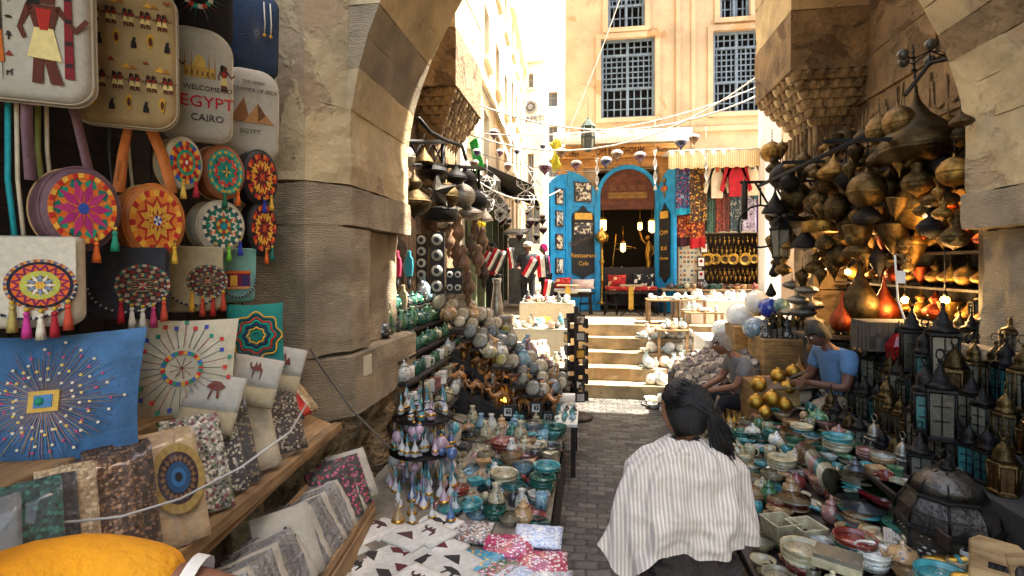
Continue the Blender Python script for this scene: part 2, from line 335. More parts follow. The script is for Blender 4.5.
# ---------- second gate: shafts with stalactite corbels ----------
def corbel_pier(s,xin,name,label,y0,y1,dz=.0,ov=.4):
    t=thing(name,label,'corbelled pier')
    b=MB()
    xo=xin+s*1.3
    def blk(xa,z0,z1,m,ya=0): b.box(((xa+xo)/2,(y0+y1)/2+ya,(z0+z1)/2),(abs(xo-xa),y1-y0,z1-z0),m)
    z=0; r=random.Random(5)
    for h in (.6,.55,.6,.55,.5,.5+dz):
        blk(xin+r.uniform(-.008,.008),z+.004,z+h-.006,r.choice([m_tool2,m_dark,m_tool2])); z+=h
    zc=z  # 3.3
    o=b.build('shaft',t); roughen(o,.15,.014,3,3)
    # stalactite tiers
    b=MB(); steps=6
    for k in range(steps):
        zz=zc+.095*k; off=.05+(ov-.08)/5*k; x=xin-s*off
        b.box(((x+s*.03+xo)/2,(y0+y1)/2,zz+.0475),(abs(xo-x-s*.03),(y1-y0)+2*off-.05,.093),m_tool2)
        ny=int(((y1-y0)+2*off)/.13)
        for i in range(ny):        # hanging niches along the alley side
            yy=y0-off+.065+i*((y1-y0)+2*off-.1)/max(1,ny-1)
            b.lathe([(.004,-.06),(.03,-.04),(.055,.0),(.06,.035),(.05,.046)],8,m_plast if (i+k)%3==0 else m_tool2,(x+s*.045,yy,zz+.05))
        for fy in (y0-off,):
            nx=int(abs(xo-x)/.13)
            for i in range(nx):
                b.lathe([(.004,-.06),(.03,-.04),(.055,.0),(.06,.035),(.05,.046)],8,m_tool2,(x+s*(.05+.13*i),fy+.04,zz+.05))
    b.build('stalactite_corbel',t)
    # fluted strip under the corbel
    b=MB()
    for i in range(7): b.lathe([(.004,-.5-.0*i),(.02,-.42),(.028,0)],6,m_tool2,(xin-s*.006,y0+.06+i*.13,zc))
    for i in range(8): b.lathe([(.004,-.5+.04*i),(.02,-.38+.03*i),(.028,0)],6,m_tool2,(xin+s*(.03+i*.12),y0-.006,zc))
    b.build('fluting',t)
    b=MB(); x=xin-s*ov; zt=zc+.095*steps
    for k,h in enumerate((.7,.6,.7,.6,.7,.8,.8,.8,.8,.8)):
        b.box(((x+xo)/2,(y0+y1)/2,zt+h/2),(abs(xo-x)+r.uniform(-.01,.01),(y1-y0)+.7,h-.012),r.choice([m_tool2,m_plast,m_tool2])); zt+=h
    o=b.build('upper_wall',t); roughen(o,.2,.014,3,3)
    return t
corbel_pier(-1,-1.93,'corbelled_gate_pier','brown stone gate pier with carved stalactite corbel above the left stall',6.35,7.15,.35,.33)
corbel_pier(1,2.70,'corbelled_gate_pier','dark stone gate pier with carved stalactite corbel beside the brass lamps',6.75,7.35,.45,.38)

wall('upper_sun_block','unseen high wall added above the right side to block the sun',[((3.95,3.6,11.5),(.3,3.0,8))],m_tool2)  # out of view, added height against sun leaking over the gate
b=MB(); p=cf(-1.6,1.2,3.45); b.box((0,0,0),(1.4,2.0,.02),mat('brown awning canvas','6A5A44',.9),ry=R(8)); b.build('shade_awning',loc=p,rot=(0,0,YAW),label='unseen brown canvas awning added to shade the handbag stall',cat='awning')  # out of view, added to darken the bags below it
YFAC=12.1
def fr(px0,py0,px1,py1,Y=YFAC):
    cx,cy=(px0+px1)/2,(py0+py1)/2
    return P(px0,cy,Y).x,P(px1,cy,Y).x,P(cx,py1,Y).z,P(cx,py0,Y).z
def holes_wall(b,x0,x1,z0,z1,holes,y,th,m):
    xs=sorted({x0,x1,*[h[0] for h in holes],*[h[1] for h in holes]}); zs_=sorted({z0,z1,*[h[2] for h in holes],*[h[3] for h in holes]})
    for i in range(len(xs)-1):
        for j in range(len(zs_)-1):
            cx,cz=(xs[i]+xs[i+1])/2,(zs_[j]+zs_[j+1])/2
            if any(h[0]<cx<h[1] and h[2]<cz<h[3] for h in holes): continue
            b.box((cx,y+th/2,cz),(xs[i+1]-xs[i],th,zs_[j+1]-zs_[j]),m)
# ---- cafe building ----
cb=thing('cafe_building','tall ochre building with lattice windows behind the cafe','building',(0,0,0))
XL=P(565,265,YFAC).x; XR=8.6; ZT=9.9
W1=fr(601,38,655,118); W0=fr(608,-34,645,28); W2=fr(713,30,762,112); W3=fr(720,-40,750,18)
door=fr(597,195,657,308); shop=fr(684,172,764,318); shop=(shop[0],shop[1],1.0,shop[3])
door=(door[0],door[1],1.0,4.25)
b=MB(); holes_wall(b,XL,XR,1.0,ZT,[W1,W0,W2,W3,door,shop],YFAC,.35,m_ochre); 
wo=b.build('wall',cb)
b=MB(); b.box(((XL+XR)/2,YFAC+5.4,(5+ZT)/2),(XR-XL-.02,10,ZT-5.05),m_ochre); b.box(((XL+XR)/2,YFAC+6.5,3),(XR-XL-.02,9,3.98),m_ochre); b.build('rear_mass',cb)
b=MB(); b.box((XL+.1,YFAC+1,3),(.2,1.2,3.96),m_ochre); 
for px0,px1 in ((676,680),(691,695)):
    a=fr(px0,0,px1,130); b.box(((a[0]+a[1])/2,YFAC-.03,7.3),(a[1]-a[0],.06,5.2),m_ochre)
a=fr(680,0,691,130); b.box(((a[0]+a[1])/2,YFAC-.012,7.3),(a[1]-a[0],.03,5.2),m_ochre)
a=fr(565,124,775,131); b.box(((a[0]+a[1])/2,YFAC-.04,a[2]),(a[1]-a[0],.08,.1),m_ochre)
b.build('pilaster',cb)
def lattice(r_,cols,rows,top,name='window'):
    x0,x1,z0,z1=r_; b=MB(); w_,h_=x1-x0,z1-z0; y=YFAC+.1
    for xx in (x0+.03,x1-.03,(x0+x1)/2): b.box((xx,y,(z0+z1)/2),(.06,.08,h_),m_grille)
    for zz in (z0+.03,z1-.03,z1-.2*h_,z0+.38*h_): b.box(((x0+x1)/2,y-.003,zz),(w_,.07,.05),m_grille)
    o=b.build(name,cb)
    g=MB()
    def gr(za,zb,n,mm):
        for i in range(1,n): g.box((x0+w_*i/n,y+.01,(za+zb)/2),(.026,.03,zb-za),m_grille)
        for j in range(1,mm): g.box(((x0+x1)/2,y+.012,za+(zb-za)*j/mm),(w_,.03,.024),m_grille)
    gr(z1-.2*h_,z1,cols,2); gr(z0+.38*h_,z1-.2*h_,cols+2,rows); gr(z0,z0+.38*h_,cols,3 if rows>4 else 2)
    g.build('lattice',o); k=MB(); k.box(((x0+x1)/2,YFAC+.24,(z0+z1)/2),(w_,.04,h_),m_hole); k.build('unlit_backing',o)  # near-black sheet behind the lattice stands in for the shade of the room
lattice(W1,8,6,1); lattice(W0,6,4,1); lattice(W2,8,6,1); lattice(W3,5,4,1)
for W_ in (W1,W2,W0,W3):   # raised plaster surround
    b=MB(); x0,x1,z0,z1=W_; b.box((x0-.06,YFAC-.02,(z0+z1)/2),(.11,.05,z1-z0+.2),m_ochre); b.box((x1+.06,YFAC-.02,(z0+z1)/2),(.11,.05,z1-z0+.2),m_ochre); b.box(((x0+x1)/2,YFAC-.023,z1+.06),(x1-x0+.24,.05,.12),m_ochre); b.box(((x0+x1)/2,YFAC-.03,z0-.05),(x1-x0+.24,.08,.1),m_ochre); b.build('window_surround',cb)
# fascia with the sign
m_fas=mat('honey coloured boards','DDA05A',.6,var=.2,scale=3,bump=.3,kind='grain',gs=(2,20,26),rnd=0)
m_let=mat('brown sign paint','3E160A',.6,rnd=0)
fs=fr(557,149,684,196); fs2=fr(556,147,684,159)
b=MB(); holes=[(door[0]-.02,door[1]+.02,0,4.3)]
b2=[]; x0,x1=fs[0],fs[1]
sgn=thing('shop_fascia','honey coloured wooden fascia with the cafe name over the blue doors','sign')
for i in range(9):
    xa=x0+(x1-x0)*i/9; b.box((xa+(x1-x0)/18,YFAC-.045,(4.3+4.62)/2),((x1-x0)/9-.012,.05,.32),m_fas)
b.box((x0+.32,YFAC-.045,3.95),(.6,.05,.7),m_fas); b.box((x1-.3,YFAC-.045,3.95),(.5,.05,.7),m_fas)
b.build('boards',sgn)
b=MB(); b.box(((x0+x1)/2,YFAC-.16,(fs2[2]+fs2[3])/2),(x1-x0,.12,fs2[3]-fs2[2]),m_fas); b.build('sign_board',sgn)
for s,px,py,sz in (('Coffee',572,155.5,.2),('OM KALTHOUM',620,153,.24),('Restaurant',668,150,.17)):
    b=MB(); vs,ff=text_geo(s,sz,.006); p=P(px,py,YFAC-.24); b.add(vs,ff,m_let,T=Matrix.Translation((p.x,YFAC-.228,p.z-.03))@XZ@Matrix.Diagonal((.62,1,1,1))); b.build('lettering',sgn)
# canopies
m_canv=mat('sun bleached canvas','EDE8DC',.9,var=.08,scale=4,bump=.2,rnd=0)
m_canst=mat('cream striped canvas','E6D5AA',.9,var=.1,scale=4,bump=.1,rnd=0,kind='stripe',ws=9,sc='C9A56E')
c1=fr(554,133,690,147,11.4); b=MB()
b.grid(lambda u,v:(c1[0]+(c1[1]-c1[0])*u,11.15+.95*v,c1[2]+.30+.16*v-.03*math.sin(u*28)**2*(1-v)),40,5,m_canv,thick=(0,0,-.02))
b.grid(lambda u,v:(c1[0]+(c1[1]-c1[0])*u,11.15-.01*math.sin(u*30),c1[2]+.04+.26*v),40,2,m_canv,thick=.012)
b.build('awning',label='bleached white canvas awning above the cafe sign',cat='awning')
c2=fr(668,150,768,166,11.0); b=MB()
b.grid(lambda u,v:(c2[0]+(c2[1]-c2[0])*u,10.9+1.2*v,c2[2]+.33+.12*v),30,5,m_canv,thick=(0,0,-.02))
b.grid(lambda u,v:(c2[0]+(c2[1]-c2[0])*u,10.9-.015*math.sin(u*60),c2[2]-.06*(1 if math.sin(u*62)>0 else 0.6)*(1-v)+.3*v),60,3,m_canst,thick=.01)
b.build('awning',label='cream striped awning with scalloped edge over the clothes rail',cat='awning')
# ---- blue arched door: surround, carved lunette, two folded leaves ----
dc=P(627,195,YFAC); Rr=.70; zsp=P(627,197,YFAC).z
df=thing('arched_doorway','blue arched cafe doorway with carved brown lunette','doorway',(dc.x,YFAC-.12,1.0))
m_lun=mat('carved red brown wood','6B3418',.55,var=.35,scale=7,bump=.5,kind='grain',gs=(3,20,20),rnd=0)
zs0=zsp-1.0
b=MB()
def archband(b,r0,r1,y,th,m,n=20,zb=None):
    vs=[];ff=[]
    for i in range(n+1):
        a=PI*i/n
        for r in (r0,r1):
            for yy in (y,y+th): vs.append((r*math.cos(a),yy,zs0+r*math.sin(a)*1.02))
    for i in range(n):
        k=4*i; ff+= [(k,k+2,k+6,k+4),(k+1,k+5,k+7,k+3),(k,k+4,k+5,k+1),(k+2,k+3,k+7,k+6)]
    b.add(vs,ff,m)
archband(b,Rr-.09,Rr,-.05,.2,m_blue)
for s in (-1,1): b.box((s*(Rr-.045),.05,zs0/2),(.09,.2,zs0),m_blue)
b.build('frame',df)
b=MB(); zl=P(627,210,YFAC).z-1.0
out=[((Rr-.092)*math.cos(PI*i/20),zs0+(Rr-.092)*math.sin(PI*i/20)*1.02) for i in range(21)]+[(-(Rr-.092),zl),((Rr-.092),zl)]
b.prism(out,-.06,0,m_lun,T=XZ)
for i in range(4): # carved frames
    b.box((-.33+.22*i,-.0,zs0+.20),(.18,.03,.17),m_lun)
b.box((0,-.002,zs0+.02),(.94,.03,.2),m_lun); b.box((0,-.0,zl+.05),(1.18,.05,.07),m_lun)
m_gild=mat('aged gilt','8F6B35',.45,.5,rnd=0)
vs,ff=text_geo('Kalthoum Cafe',.13,.01)
b.box((0,-.02,zs0+.02),(.86,.012,.13),m_gild)
for i in range(14):
    b.tube([(-.4+.06*i+.02*math.cos(k),-.03,zs0+.02+.035*math.sin(k)) for k in [j*.9 for j in range(6)]],.007,m_lun,4)
for i in range(4):
    for j in range(3): b.tube([(-.38+.22*i+.045*j+.02*math.sin(k),-.02,zs0+.14+.022*k) for k in range(6)],.007,m_gild,4)
b.build('lunette',df,bevel=.004)
# door leaves: A and B left, C right, free standing boards hinged open
m_photo=[mat('old photograph %d'%i,c,.4,var=.3,scale=9,bump=0,kind='motif',cols=cs,vs=14,edge=.6,dm='EUCLIDEAN',rnd=0) for i,(c,cs) in enumerate([('C9B79A',['3A332C','D9CDB6','6A5C4C','2A2420']),('C7C1B4',['1C1A18','DAD4C6','4A4540','8A8378'])])]
m_pf=mat('brown picture frame','4A2A16',.5,rnd=0); m_blk=mat('matt black board','17120F',.6,var=.3,rnd=0); m_gp=mat('gold paint','D9A441',.5,.2,rnd=0)
def leaf(label,p0,p1,z0,z1a,z1b,curve,photos,board,extra=None):
    """p0,p1 plan points of the two edges, z1a/z1b top heights at each edge"""
    d=V((p1[0]-p0[0],p1[1]-p0[1],0)); W=d.length; rz=math.atan2(d.y,d.x)
    t=thing('door_leaf',label,'door leaf',(p0[0],p0[1],z0),rz); b=MB()
    def top(u):
        if curve=='l': k=math.sqrt(max(0,1-(1-u)**2)); return z1a+(z1b-z1a)*k
        if curve=='r': k=math.sqrt(max(0,1-u**2)); return z1b+(z1a-z1b)*k
        if curve=='rise': return z1a+(z1b-z1a)*(1-(1-u)**2)
    n=14
    out=[(0,0),(W,0)]+[(W*(1-i/n),top(1-i/n)-z0) for i in range(n+1)]
    b.prism(out,-.025,.025,m_blue,T=XZ); 
    H=min(z1a,z1b)-z0
    for xx in (.04,W-.04): b.box((xx,-.035,H/2),(.08,.03,H-.02),m_blue)
    for zz in (.05,.42*H*.6,H*.5,H*.74,H-.05): b.box((W/2,-.034,zz),(W-.16,.026,.06),m_blue)
    b.build('panel',t,bevel=.005)
    for (u,z,w_,h_,k) in photos:
        f=MB(); f.box((W*u,-.045,z),(w_+.05,.025,h_+.05),m_pf); fo=f.build('picture_frame',t); f=MB(); f.box((W*u,-.06,z),(w_,.008,h_),m_photo[k]); f.build('photograph',fo)
    if board:
        u,zb,zt,w_=board; h=zt-zb; x=W*u
        o_=[(x+w_*a,zb+h*c) for a,c in [(0,0),(.22,.05),(.5,.09),(.5,.86),(.42,.92),(.2,.95),(0,1.02),(-.2,.95),(-.42,.92),(-.5,.86),(-.5,.09),(-.22,.05)]]
        f=MB(); f.prism(o_,.05,.075,m_blk,T=XZ); fo=f.build('menu_board',t)
        f=MB(); f.box((x,-.083,zt-.13*h),(w_*.8,.01,.09*h),m_gp); f.build('gold_badge',fo)
        if w_>.3: f=MB(); f.box((x,-.083,zt-.30*h),(w_*.84,.01,.16*h),m_photo[0]); f.build('photograph',fo)
        for s,zz,sz,ro in ((('Kalthoum',.52,.17,.4),('Restaurant',.3,.14,0),('Cafe',.19,.13,0)) if w_>.3 else (('Om',.62,.2,.2),('Kal',.42,.17,.1),('thoum',.3,.12,0))):
            f=MB(); vs,ff=text_geo(s,sz*(1 if w_>.3 else .8),.004); f.add(vs,ff,m_gp if ro<.3 else mat('faint brown script','5A4A3A',.6,rnd=0),T=Matrix.Translation((x,-.084,zb+h*zz))@XZ@Matrix.Rotation(ro,4,'Z')); f.build('lettering',fo)
    if extra: extra(t,W)
    return t
pa=P(549,230,11.25); pb=P(567,230,11.75); pc_=P(598,230,11.92)
leaf('narrow blue door leaf with four framed photographs, left of the cafe doors',(pa.x,11.25),(pb.x-.01,11.72),1.0,P(549,183,11.25).z,P(567,174,11.7).z,'rise',
     [(.5,P(558,z,11.5).z-1.0,.2,.3,i%2) for i,z in enumerate((197,219,242,266))],None)
leaf('blue arched door leaf with black menu board, left of the doorway',(pb.x+.01,11.74),(pc_.x-.02,11.98),1.0,P(567,172,11.8).z,P(598,203,11.9).z,'r',
     [(.5,P(582,192,11.8).z-1.0,.36,.4,0)],(.5,P(582,279,11.8).z-1.0,P(582,207,11.8).z-1.0,.52))
pd,pe=P(658,230,11.9),P(676,230,11.45)
def key(t,W):
    f=MB(); z=P(667,188,11.7).z-1; f.tube([(W*.45,-.05,z-.22),(W*.45,-.05,z+.1)],.02,m_gild,5); f.ball((W*.45,-.05,z+.16),.05,m_gild,8,5); f.box((W*.45,-.05,z-.02),(.16,.03,.1),mat('orange enamel','C4642A',.5,rnd=0)); f.build('key_ornament',t)
leaf('blue arched door leaf with long black script board, right of the doorway',(pd.x,11.9),(pe.x,11.45),1.0,P(658,200,11.9).z,P(677,166,11.5).z,'l',[],(.5,P(667,283,11.7).z-1,P(667,205,11.7).z-1,.30),key)
# ---- cafe interior ----
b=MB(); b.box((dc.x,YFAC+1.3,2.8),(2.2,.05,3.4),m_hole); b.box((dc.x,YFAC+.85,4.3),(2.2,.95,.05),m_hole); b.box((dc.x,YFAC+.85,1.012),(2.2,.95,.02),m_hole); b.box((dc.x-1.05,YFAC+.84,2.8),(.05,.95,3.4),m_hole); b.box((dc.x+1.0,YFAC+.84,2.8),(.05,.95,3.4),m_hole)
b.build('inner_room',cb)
m_brass=mat('polished brass','C79A45',.28,.95,var=.3,scale=10,bump=.1)
def lan(px,py,y,s,label):
    p=P(px,py,y); t=thing('hanging_lamp',label,'lamp',p); b=MB()
    b.lathe([(.02,.1*s),(.05*s,.07*s),(.05*s,-.07*s),(.02,-.1*s)],8,mat('glowing lamp glass','E8C070',.4,emis='FFC060',es=1.5,rnd=0)); b.build('shade',t); b=MB(); b.tube([(0,0,.1*s),(0,0,.5)],.006,m_brass,4); b.lathe([(.055*s,.07*s),(.03*s,.12*s),(.005,.15*s)],8,m_brass); b.build('cap',t)
lan(603,225,12.4,1.6,'brass cylinder lamp hanging just inside the cafe door on the left'); lan(652,226,12.4,1.6,'brass cylinder lamp hanging just inside the cafe door on the right'); lan(623,247,12.5,1.2,'small brass lamp hanging in the middle of the dark cafe room'); lan(640,226,12.35,1.0,'small round lamp above the raised hand of the gilt statue')
# gilt statue of a figure holding a lamp, gramophone-like stand, floor lamp
t=thing('gilt_statue','slim gilt female statue raising one arm inside the cafe door','statue',P(648,282,12.2)); b=MB(); m_gs=mat('gilded bronze','B98335',.35,.8,rnd=0)
b.tube([(0,0,0),(.0,0,.25),(.02,0,.45),(-.01,0,.62),(.03,0,.8),(.02,0,.9),(.0,0,.95)],[.09,.05,.06,.055,.075,.045,.025],m_gs,8); b.ball((-.01,0,1.02),.05,m_gs,8,6)
b.tube([(-.03,0,.86),(-.14,0,1.0),(-.2,0,1.2)],[.025,.02,.015],m_gs,6); b.tube([(.09,0,.84),(.14,0,.7),(.05,0,.58)],[.025,.02,.015],m_gs,6); b.build('figure',t)
t=thing('floor_lamp','tall brass floor lamp with round pierced head beside the cafe bench','lamp',P(602,300,11.75)+V((0,0,-.08))); b=MB()
b.lathe([(.13,0),(.12,.03),(.03,.06),(.03,.5),(.05,.52),(.03,.55),(.04,.9),(.07,.95),(.03,1.0),(.02,1.35)],10,m_brass); b.build('stem',t); b=MB(); b.lathe([(.02,1.35),(.12,1.42),(.15,1.5),(.12,1.58),(.04,1.66),(.005,1.78)],12,m_brass,rib=.06); b.build('head',t)
t=thing('curved_horn','thin brass rods crossed above the cafe bench like a lute stand','ornament',P(612,275,12.2)); b=MB(); b.tube([(0,0,-.1),(.03,0,.4),(.1,0,.95)],.012,m_brass,5); b.tube([(.05,0,.75),(.55,-.02,.62)],.012,m_brass,5); b.tube([(.05,0,.6),(.45,-.02,.62)],.008,m_brass,5); b.build('rods',t)
b=MB(); p0=P(608,273,12.15); p1=P(644,273,12.15); b.box(((p0.x+p1.x)/2,12.3,p0.z-.03),(p1.x-p0.x,.3,.04),m_dwood); b.box(((p0.x+p1.x)/2,12.3,p0.z-.4),(p1.x-p0.x-.1,.05,.7),m_dwood); b.build('shelf_board',label='dark shelf with gold figures inside the cafe',cat='shelf')
pr=MB(); pr.lathe([(.035,0),(.015,.03),(.03,.07),(.012,.11),(.018,.13),(.002,.16)],8,m_brass); po=pr.build('gold_figurine',cat='figurine',label='x',group='gold figures on the cafe shelf')
for i in range(7): dup(po,(p0.x+.08+i*.12,12.25+.04*(i%2),p0.z-.008),0,'little gold figure on the dark cafe shelf','gold figures on the cafe shelf',random.Random(i).uniform(.7,1.15))
# benches, cushions, tables, chairs
m_crim=mat('crimson woven fabric','A5231C',.9,kind='motif',cols=['B5261E','D8B27A','7A1A14','B5261E','C9482E'],vs=12,bump=.2,rnd=0); m_wh=mat('white cotton','E4DDCF',.9,var=.1,bump=.2)
m_green=mat('dark green cloth','1F4A3C',.9,bump=.2); m_blkc=mat('black white woven fabric','1B1918',.9,kind='motif',cols=['151312','D0C6B4','151312'],vs=14,bump=.2,rnd=0)
def bench(label,px0,px1,y,zt,mc,back):
    a,c=P(px0,290,y),P(px1,290,y); W=c.x-a.x; t=thing('bench',label,'bench',((a.x+c.x)/2,y,1.0)); b=MB()
    b.box((0,0,zt-.06),(W,.5,.06),m_dwood)
    if back: b.box((0,.26,zt+.25),(W,.04,.5),m_dwood)
    b.build('seat',t,bevel=.008)
    for sx in (-1,1):
        for sy in (-1,1): q=MB(); q.box((sx*(W/2-.04),sy*.2,(zt-.09)/2),(.06,.06,zt-.09),m_dwood); q.build('leg',t)
    b=MB(); b.box((0,-.01,zt+.03),(W-.03,.48,.09),mc); b.build('seat_cushion',t,bevel=.03)
    return t
bench('cafe bench with white cushion left of the door under the photographs',548,592,11.3,.45,m_wh,0)
bench('dark cafe bench with crimson cushion in the doorway',604,657,11.75,.5,m_crim,1)
def cushion(px,py,y,w_,h_,m,label,ry=0):
    p=P(px,py,y); b=MB(); n=10
    for s in (-1,1):
        b.grid(lambda u,v:((u-.5)*w_*(1-.08*math.sin(PI*v)),s*.09*(math.sin(PI*u)*math.sin(PI*v))**.6,(v-.5)*h_*(1-.08*math.sin(PI*u))),n,n,m)
    return b.build('cushion',loc=p,rot=(R(-15),ry,0),label=label,cat='cushion')
cushion(560,283,11.4,.5,.26,m_crim,'red patterned cushion lying on the left cafe bench',0); cushion(583,284,11.4,.5,.22,mat('pink white fabric','D9B9A8',.9),'pale pink cushion at the right end of the left cafe bench')
cushion(617,281,11.8,.42,.3,m_crim,'red and white diamond cushion on the doorway bench'); cushion(643,281,11.8,.5,.34,m_blkc,'black and white woven cushion on the doorway bench')
def cafe_table(px,y,label):
    p=P(px,300,y); t=thing('cafe_table',label,'table',(p.x,y,1.0)); b=MB(); b.box((0,0,.62),(.46,.42,.03),m_step); b.build('tabletop',t,bevel=.01)
    b=MB(); b.box((0,0,.36),(.1,.06,.5),m_brass); b.build('stem',t)
    for k in range(3): q=MB(); a=k*2.1-.5; q.tube([(0,0,.14),(.16*math.cos(a),.16*math.sin(a),.06),(.26*math.cos(a),.26*math.sin(a),.0)],.013,m_iron,5); q.build('foot',t)
cafe_table(568,10.9,'small cafe table with gold pedestal before the left bench'); cafe_table(631,11.0,'small cafe table with gold pedestal before the doorway bench')
ch=thing('cafe_stool','black wicker cafe stool','stool',(0,0,0)); b=MB(); b.lathe([(.17,.43),(.19,.45),(.17,.475)],14,m_iron); b.build('seat',ch)
for k in range(4): q=MB(); a=k*PI/2+.7; q.tube([(.13*math.cos(a),.13*math.sin(a),.43),(.16*math.cos(a),.16*math.sin(a),.2),(.18*math.cos(a),.18*math.sin(a),0)],.013,m_iron,5); q.build('leg',ch)
q=MB(); q.lathe([(.155,.22),(.16,.23),(.155,.24)],14,m_iron); q.build('ring',ch)
for px,l in ((586,'black cafe stool right of the left pedestal table'),(611,'black cafe stool left of the doorway pedestal table'),(650,'black cafe stool right of the doorway pedestal table'),(549,'black cafe stool at the left end of the cafe terrace')):
    p=P(px,300,10.95); dup(ch,(p.x,10.95,1.0),px,l,'cafe stools')
# ---- clothes shop ----
def cloth(name,px0,px1,py0,py1,y,m,label,cat,group=None,wav=.03,parts=()):
    x0,x1,z0,z1=fr(px0,py0,px1,py1,y); b=MB(); ph=px0
    b.grid(lambda u,v:(x0+(x1-x0)*u,y-wav*math.sin(u*9+ph)*(1.1-v)-.02*math.sin(u*17+ph),z0+(z1-z0)*v+.02*math.sin(u*3+ph)*(1-v)),16,10,m,thick=.008)
    o=b.build(name,label=label,cat=cat,group=group)
    for (f0,f1,mm,nm) in parts:
        q=MB(); q.grid(lambda u,v:(x0+(x1-x0)*u,y-.006-wav*math.sin(u*9+ph)*(1.1-(f0+(f1-f0)*v))-.02*math.sin(u*17+ph),z0+(z1-z0)*(f0+(f1-f0)*v)+.02*math.sin(u*3+ph)*(1-(f0+(f1-f0)*v))),16,3,mm); q.build(nm,o)
def mot(n,cols,vs=16,base='20242C',**k): return mat(n,base,.9,kind='motif',cols=cols,vs=vs*1.5,vr=1,dm='EUCLIDEAN',edge=.5,bump=.2,rnd=0,sheen=.2,**k)
m_org=mot('orange floral print',['C4501E','E2A03A','5A1A14','D9742A','2A1A18'],14,'7A2A14')
cloth('scarf',676,690,162,214,11.35,mot('blue pink paisley print',['2A4A8A','B5486A','3A7A9A','8A98A8','6A2A4A'],16,'2A3A5A'),'blue and pink paisley scarf hanging beside the blue door','scarf',parts=((0,.12,mat('cyan cloth','1FA0C0',.9),'cyan_border'),))
cloth('scarf',690,707,160,222,11.3,mot('mustard black print',['B8822A','3A2A1A','D9A84A','7A3A1A','1A1614'],17,'4A3420'),'long mustard and black printed scarf on the rail','scarf')
cloth('scarf',676,690,215,246,11.5,m_org,'orange floral scarf end with brown border, lower left','scarf',parts=((0,.3,mat('maroon cloth','3A1216',.9),'maroon_border'),))
cloth('scarf',690,705,215,248,11.45,m_org,'orange floral scarf end with bright red border','scarf',parts=((0,.3,mat('red cloth','A8141C',.9),'red_border'),))
cols=[('4A6A5A','3A4A3A','grey green'),('8A3A2A','B5623A','rust red'),('7A4A3A','9A3A2A','brown red'),('4A5A62','B8B8A8','slate and white'),('B5A5B8','D8CCD0','pale lilac'),('7A2A7A','8A3A8A','purple')]
for i,(px0,px1) in enumerate(((707,715),(715,724),(724,730),(730,742),(742,757),(757,764))):
    cloth('scarf',px0,px1,194,232,11.4+.02*i,mot('scarf print %d'%i,[cols[i][0],cols[i][1],cols[i][0],'2A2A2A'],18,cols[i][0]),cols[i][2]+' printed scarf hanging in the row under the shirts','scarf','scarves under the shirts')
def shirt(px,py,y,w_,h_,m,mn,label,s=1):
    p=P(px,py,y); t=thing('shirt',label,'shirt',p); b=MB()
    out=[(-.16,0),(.16,0),(.17,.32),(.16,.46),(.3,.08),(.38,.12),(.24,.56),(.08,.62),(.04,.585),(-.04,.585),(-.08,.62),(-.24,.56),(-.38,.12),(-.3,.08),(-.16,.46),(-.17,.32)]
    b.prism([(x*w_/.6,z*h_/.62-h_/2) for x,z in out],-.035,.035,m,T=XZ); b.build('garment',t,bevel=.02)
    q=MB(); q.box((0,-.04,h_*.36),(.06*s,.012,h_*.22),mn); q.tube([(-.07,-.04,h_*.5),(-.04,-.045,h_*.42),(.04,-.045,h_*.42),(.07,-.04,h_*.5)],.01,mn,5); q.build('neck_trim',t)
    q=MB(); q.tube([(-.17,0,h_*.5),(0,0,h_*.56),(.17,0,h_*.5)],.012,m_dwood,5); q.tube([(0,0,h_*.56),(0,0,h_*.56+.08)],.005,m_iron,4); q.build('hanger',t)
m_sh=mat('cream cotton','D9C8A8',.9,var=.1)
shirt(717,181,11.2,.42,.72,m_sh,mat('coral trim','C8603A',.9),'cream long sleeved shirt with coral collar on the clothes rail'); shirt(736,179,11.1,.5,.72,mat('coral red cotton','C4232E',.9),mat('dark red trim','8A1A20',.9),'coral red shirt in the middle of the clothes rail')
shirt(752,178,11.2,.42,.72,m_sh,mat('blue grey trim','5A6A7A',.9),'cream shirt with blue grey neckline on the clothes rail'); shirt(765,187,11.3,.34,.7,mat('teal cotton','1F7A6A',.9),m_sh,'teal shirt at the right end of the clothes rail')
b=MB(); a,c=P(676,161,11.3),P(772,157,11.3); b.tube([a,c],.018,m_iron,6); b.build('clothes_rail',label='iron rail carrying the shirts and scarves',cat='rail')
# white rendered strip / column right of shop
b=MB(); x0,x1,z0,z1=fr(765,146,781,300,10.6); b.box(((x0+x1)/2,10.8,3.4),(x1-x0,.4,4.8),m_white); b.build('wall_pillar',label='sunlit white pillar between the clothes shop and the lamp stall',cat='pillar')
wall('boundary_wall','ochre wall far right behind the lamp stall',[((6.2,9.9,2.2),(.3,4.4,2.4))],m_ochre)
# shop interior: dark back, shelves, boards of magnets, plates
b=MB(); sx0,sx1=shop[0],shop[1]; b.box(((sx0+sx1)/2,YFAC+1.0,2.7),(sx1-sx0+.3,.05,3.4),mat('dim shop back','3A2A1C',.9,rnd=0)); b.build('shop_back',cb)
shp=thing('shop_shelving','cream shelving with three boards inside the clothes shop','shelving',((sx0+sx1)/2,YFAC+.1,1.0)); 
for pyz in (232,292,300,):
    p=P(725,pyz,YFAC+.1); b=MB(); b.box((.15,.1,p.z-1.0),(1.6,.35,.035),m_sh if pyz!=300 else m_wood); b.build('shelf',shp)
pl=thing('brass_plate','x','plate'); b=MB(); b.lathe([(.002,.0),(.1,.0),(.12,.02),(.13,.02),(.1,.012),(.002,.014)],18,m_brass,T=XZ); b.build('disc',pl); b=MB(); b.lathe([(.06,.016),(.07,.024),(.06,.02)],14,mat('dark engraving','4A3418',.5,.5),T=XZ); b.build('engraving',pl)
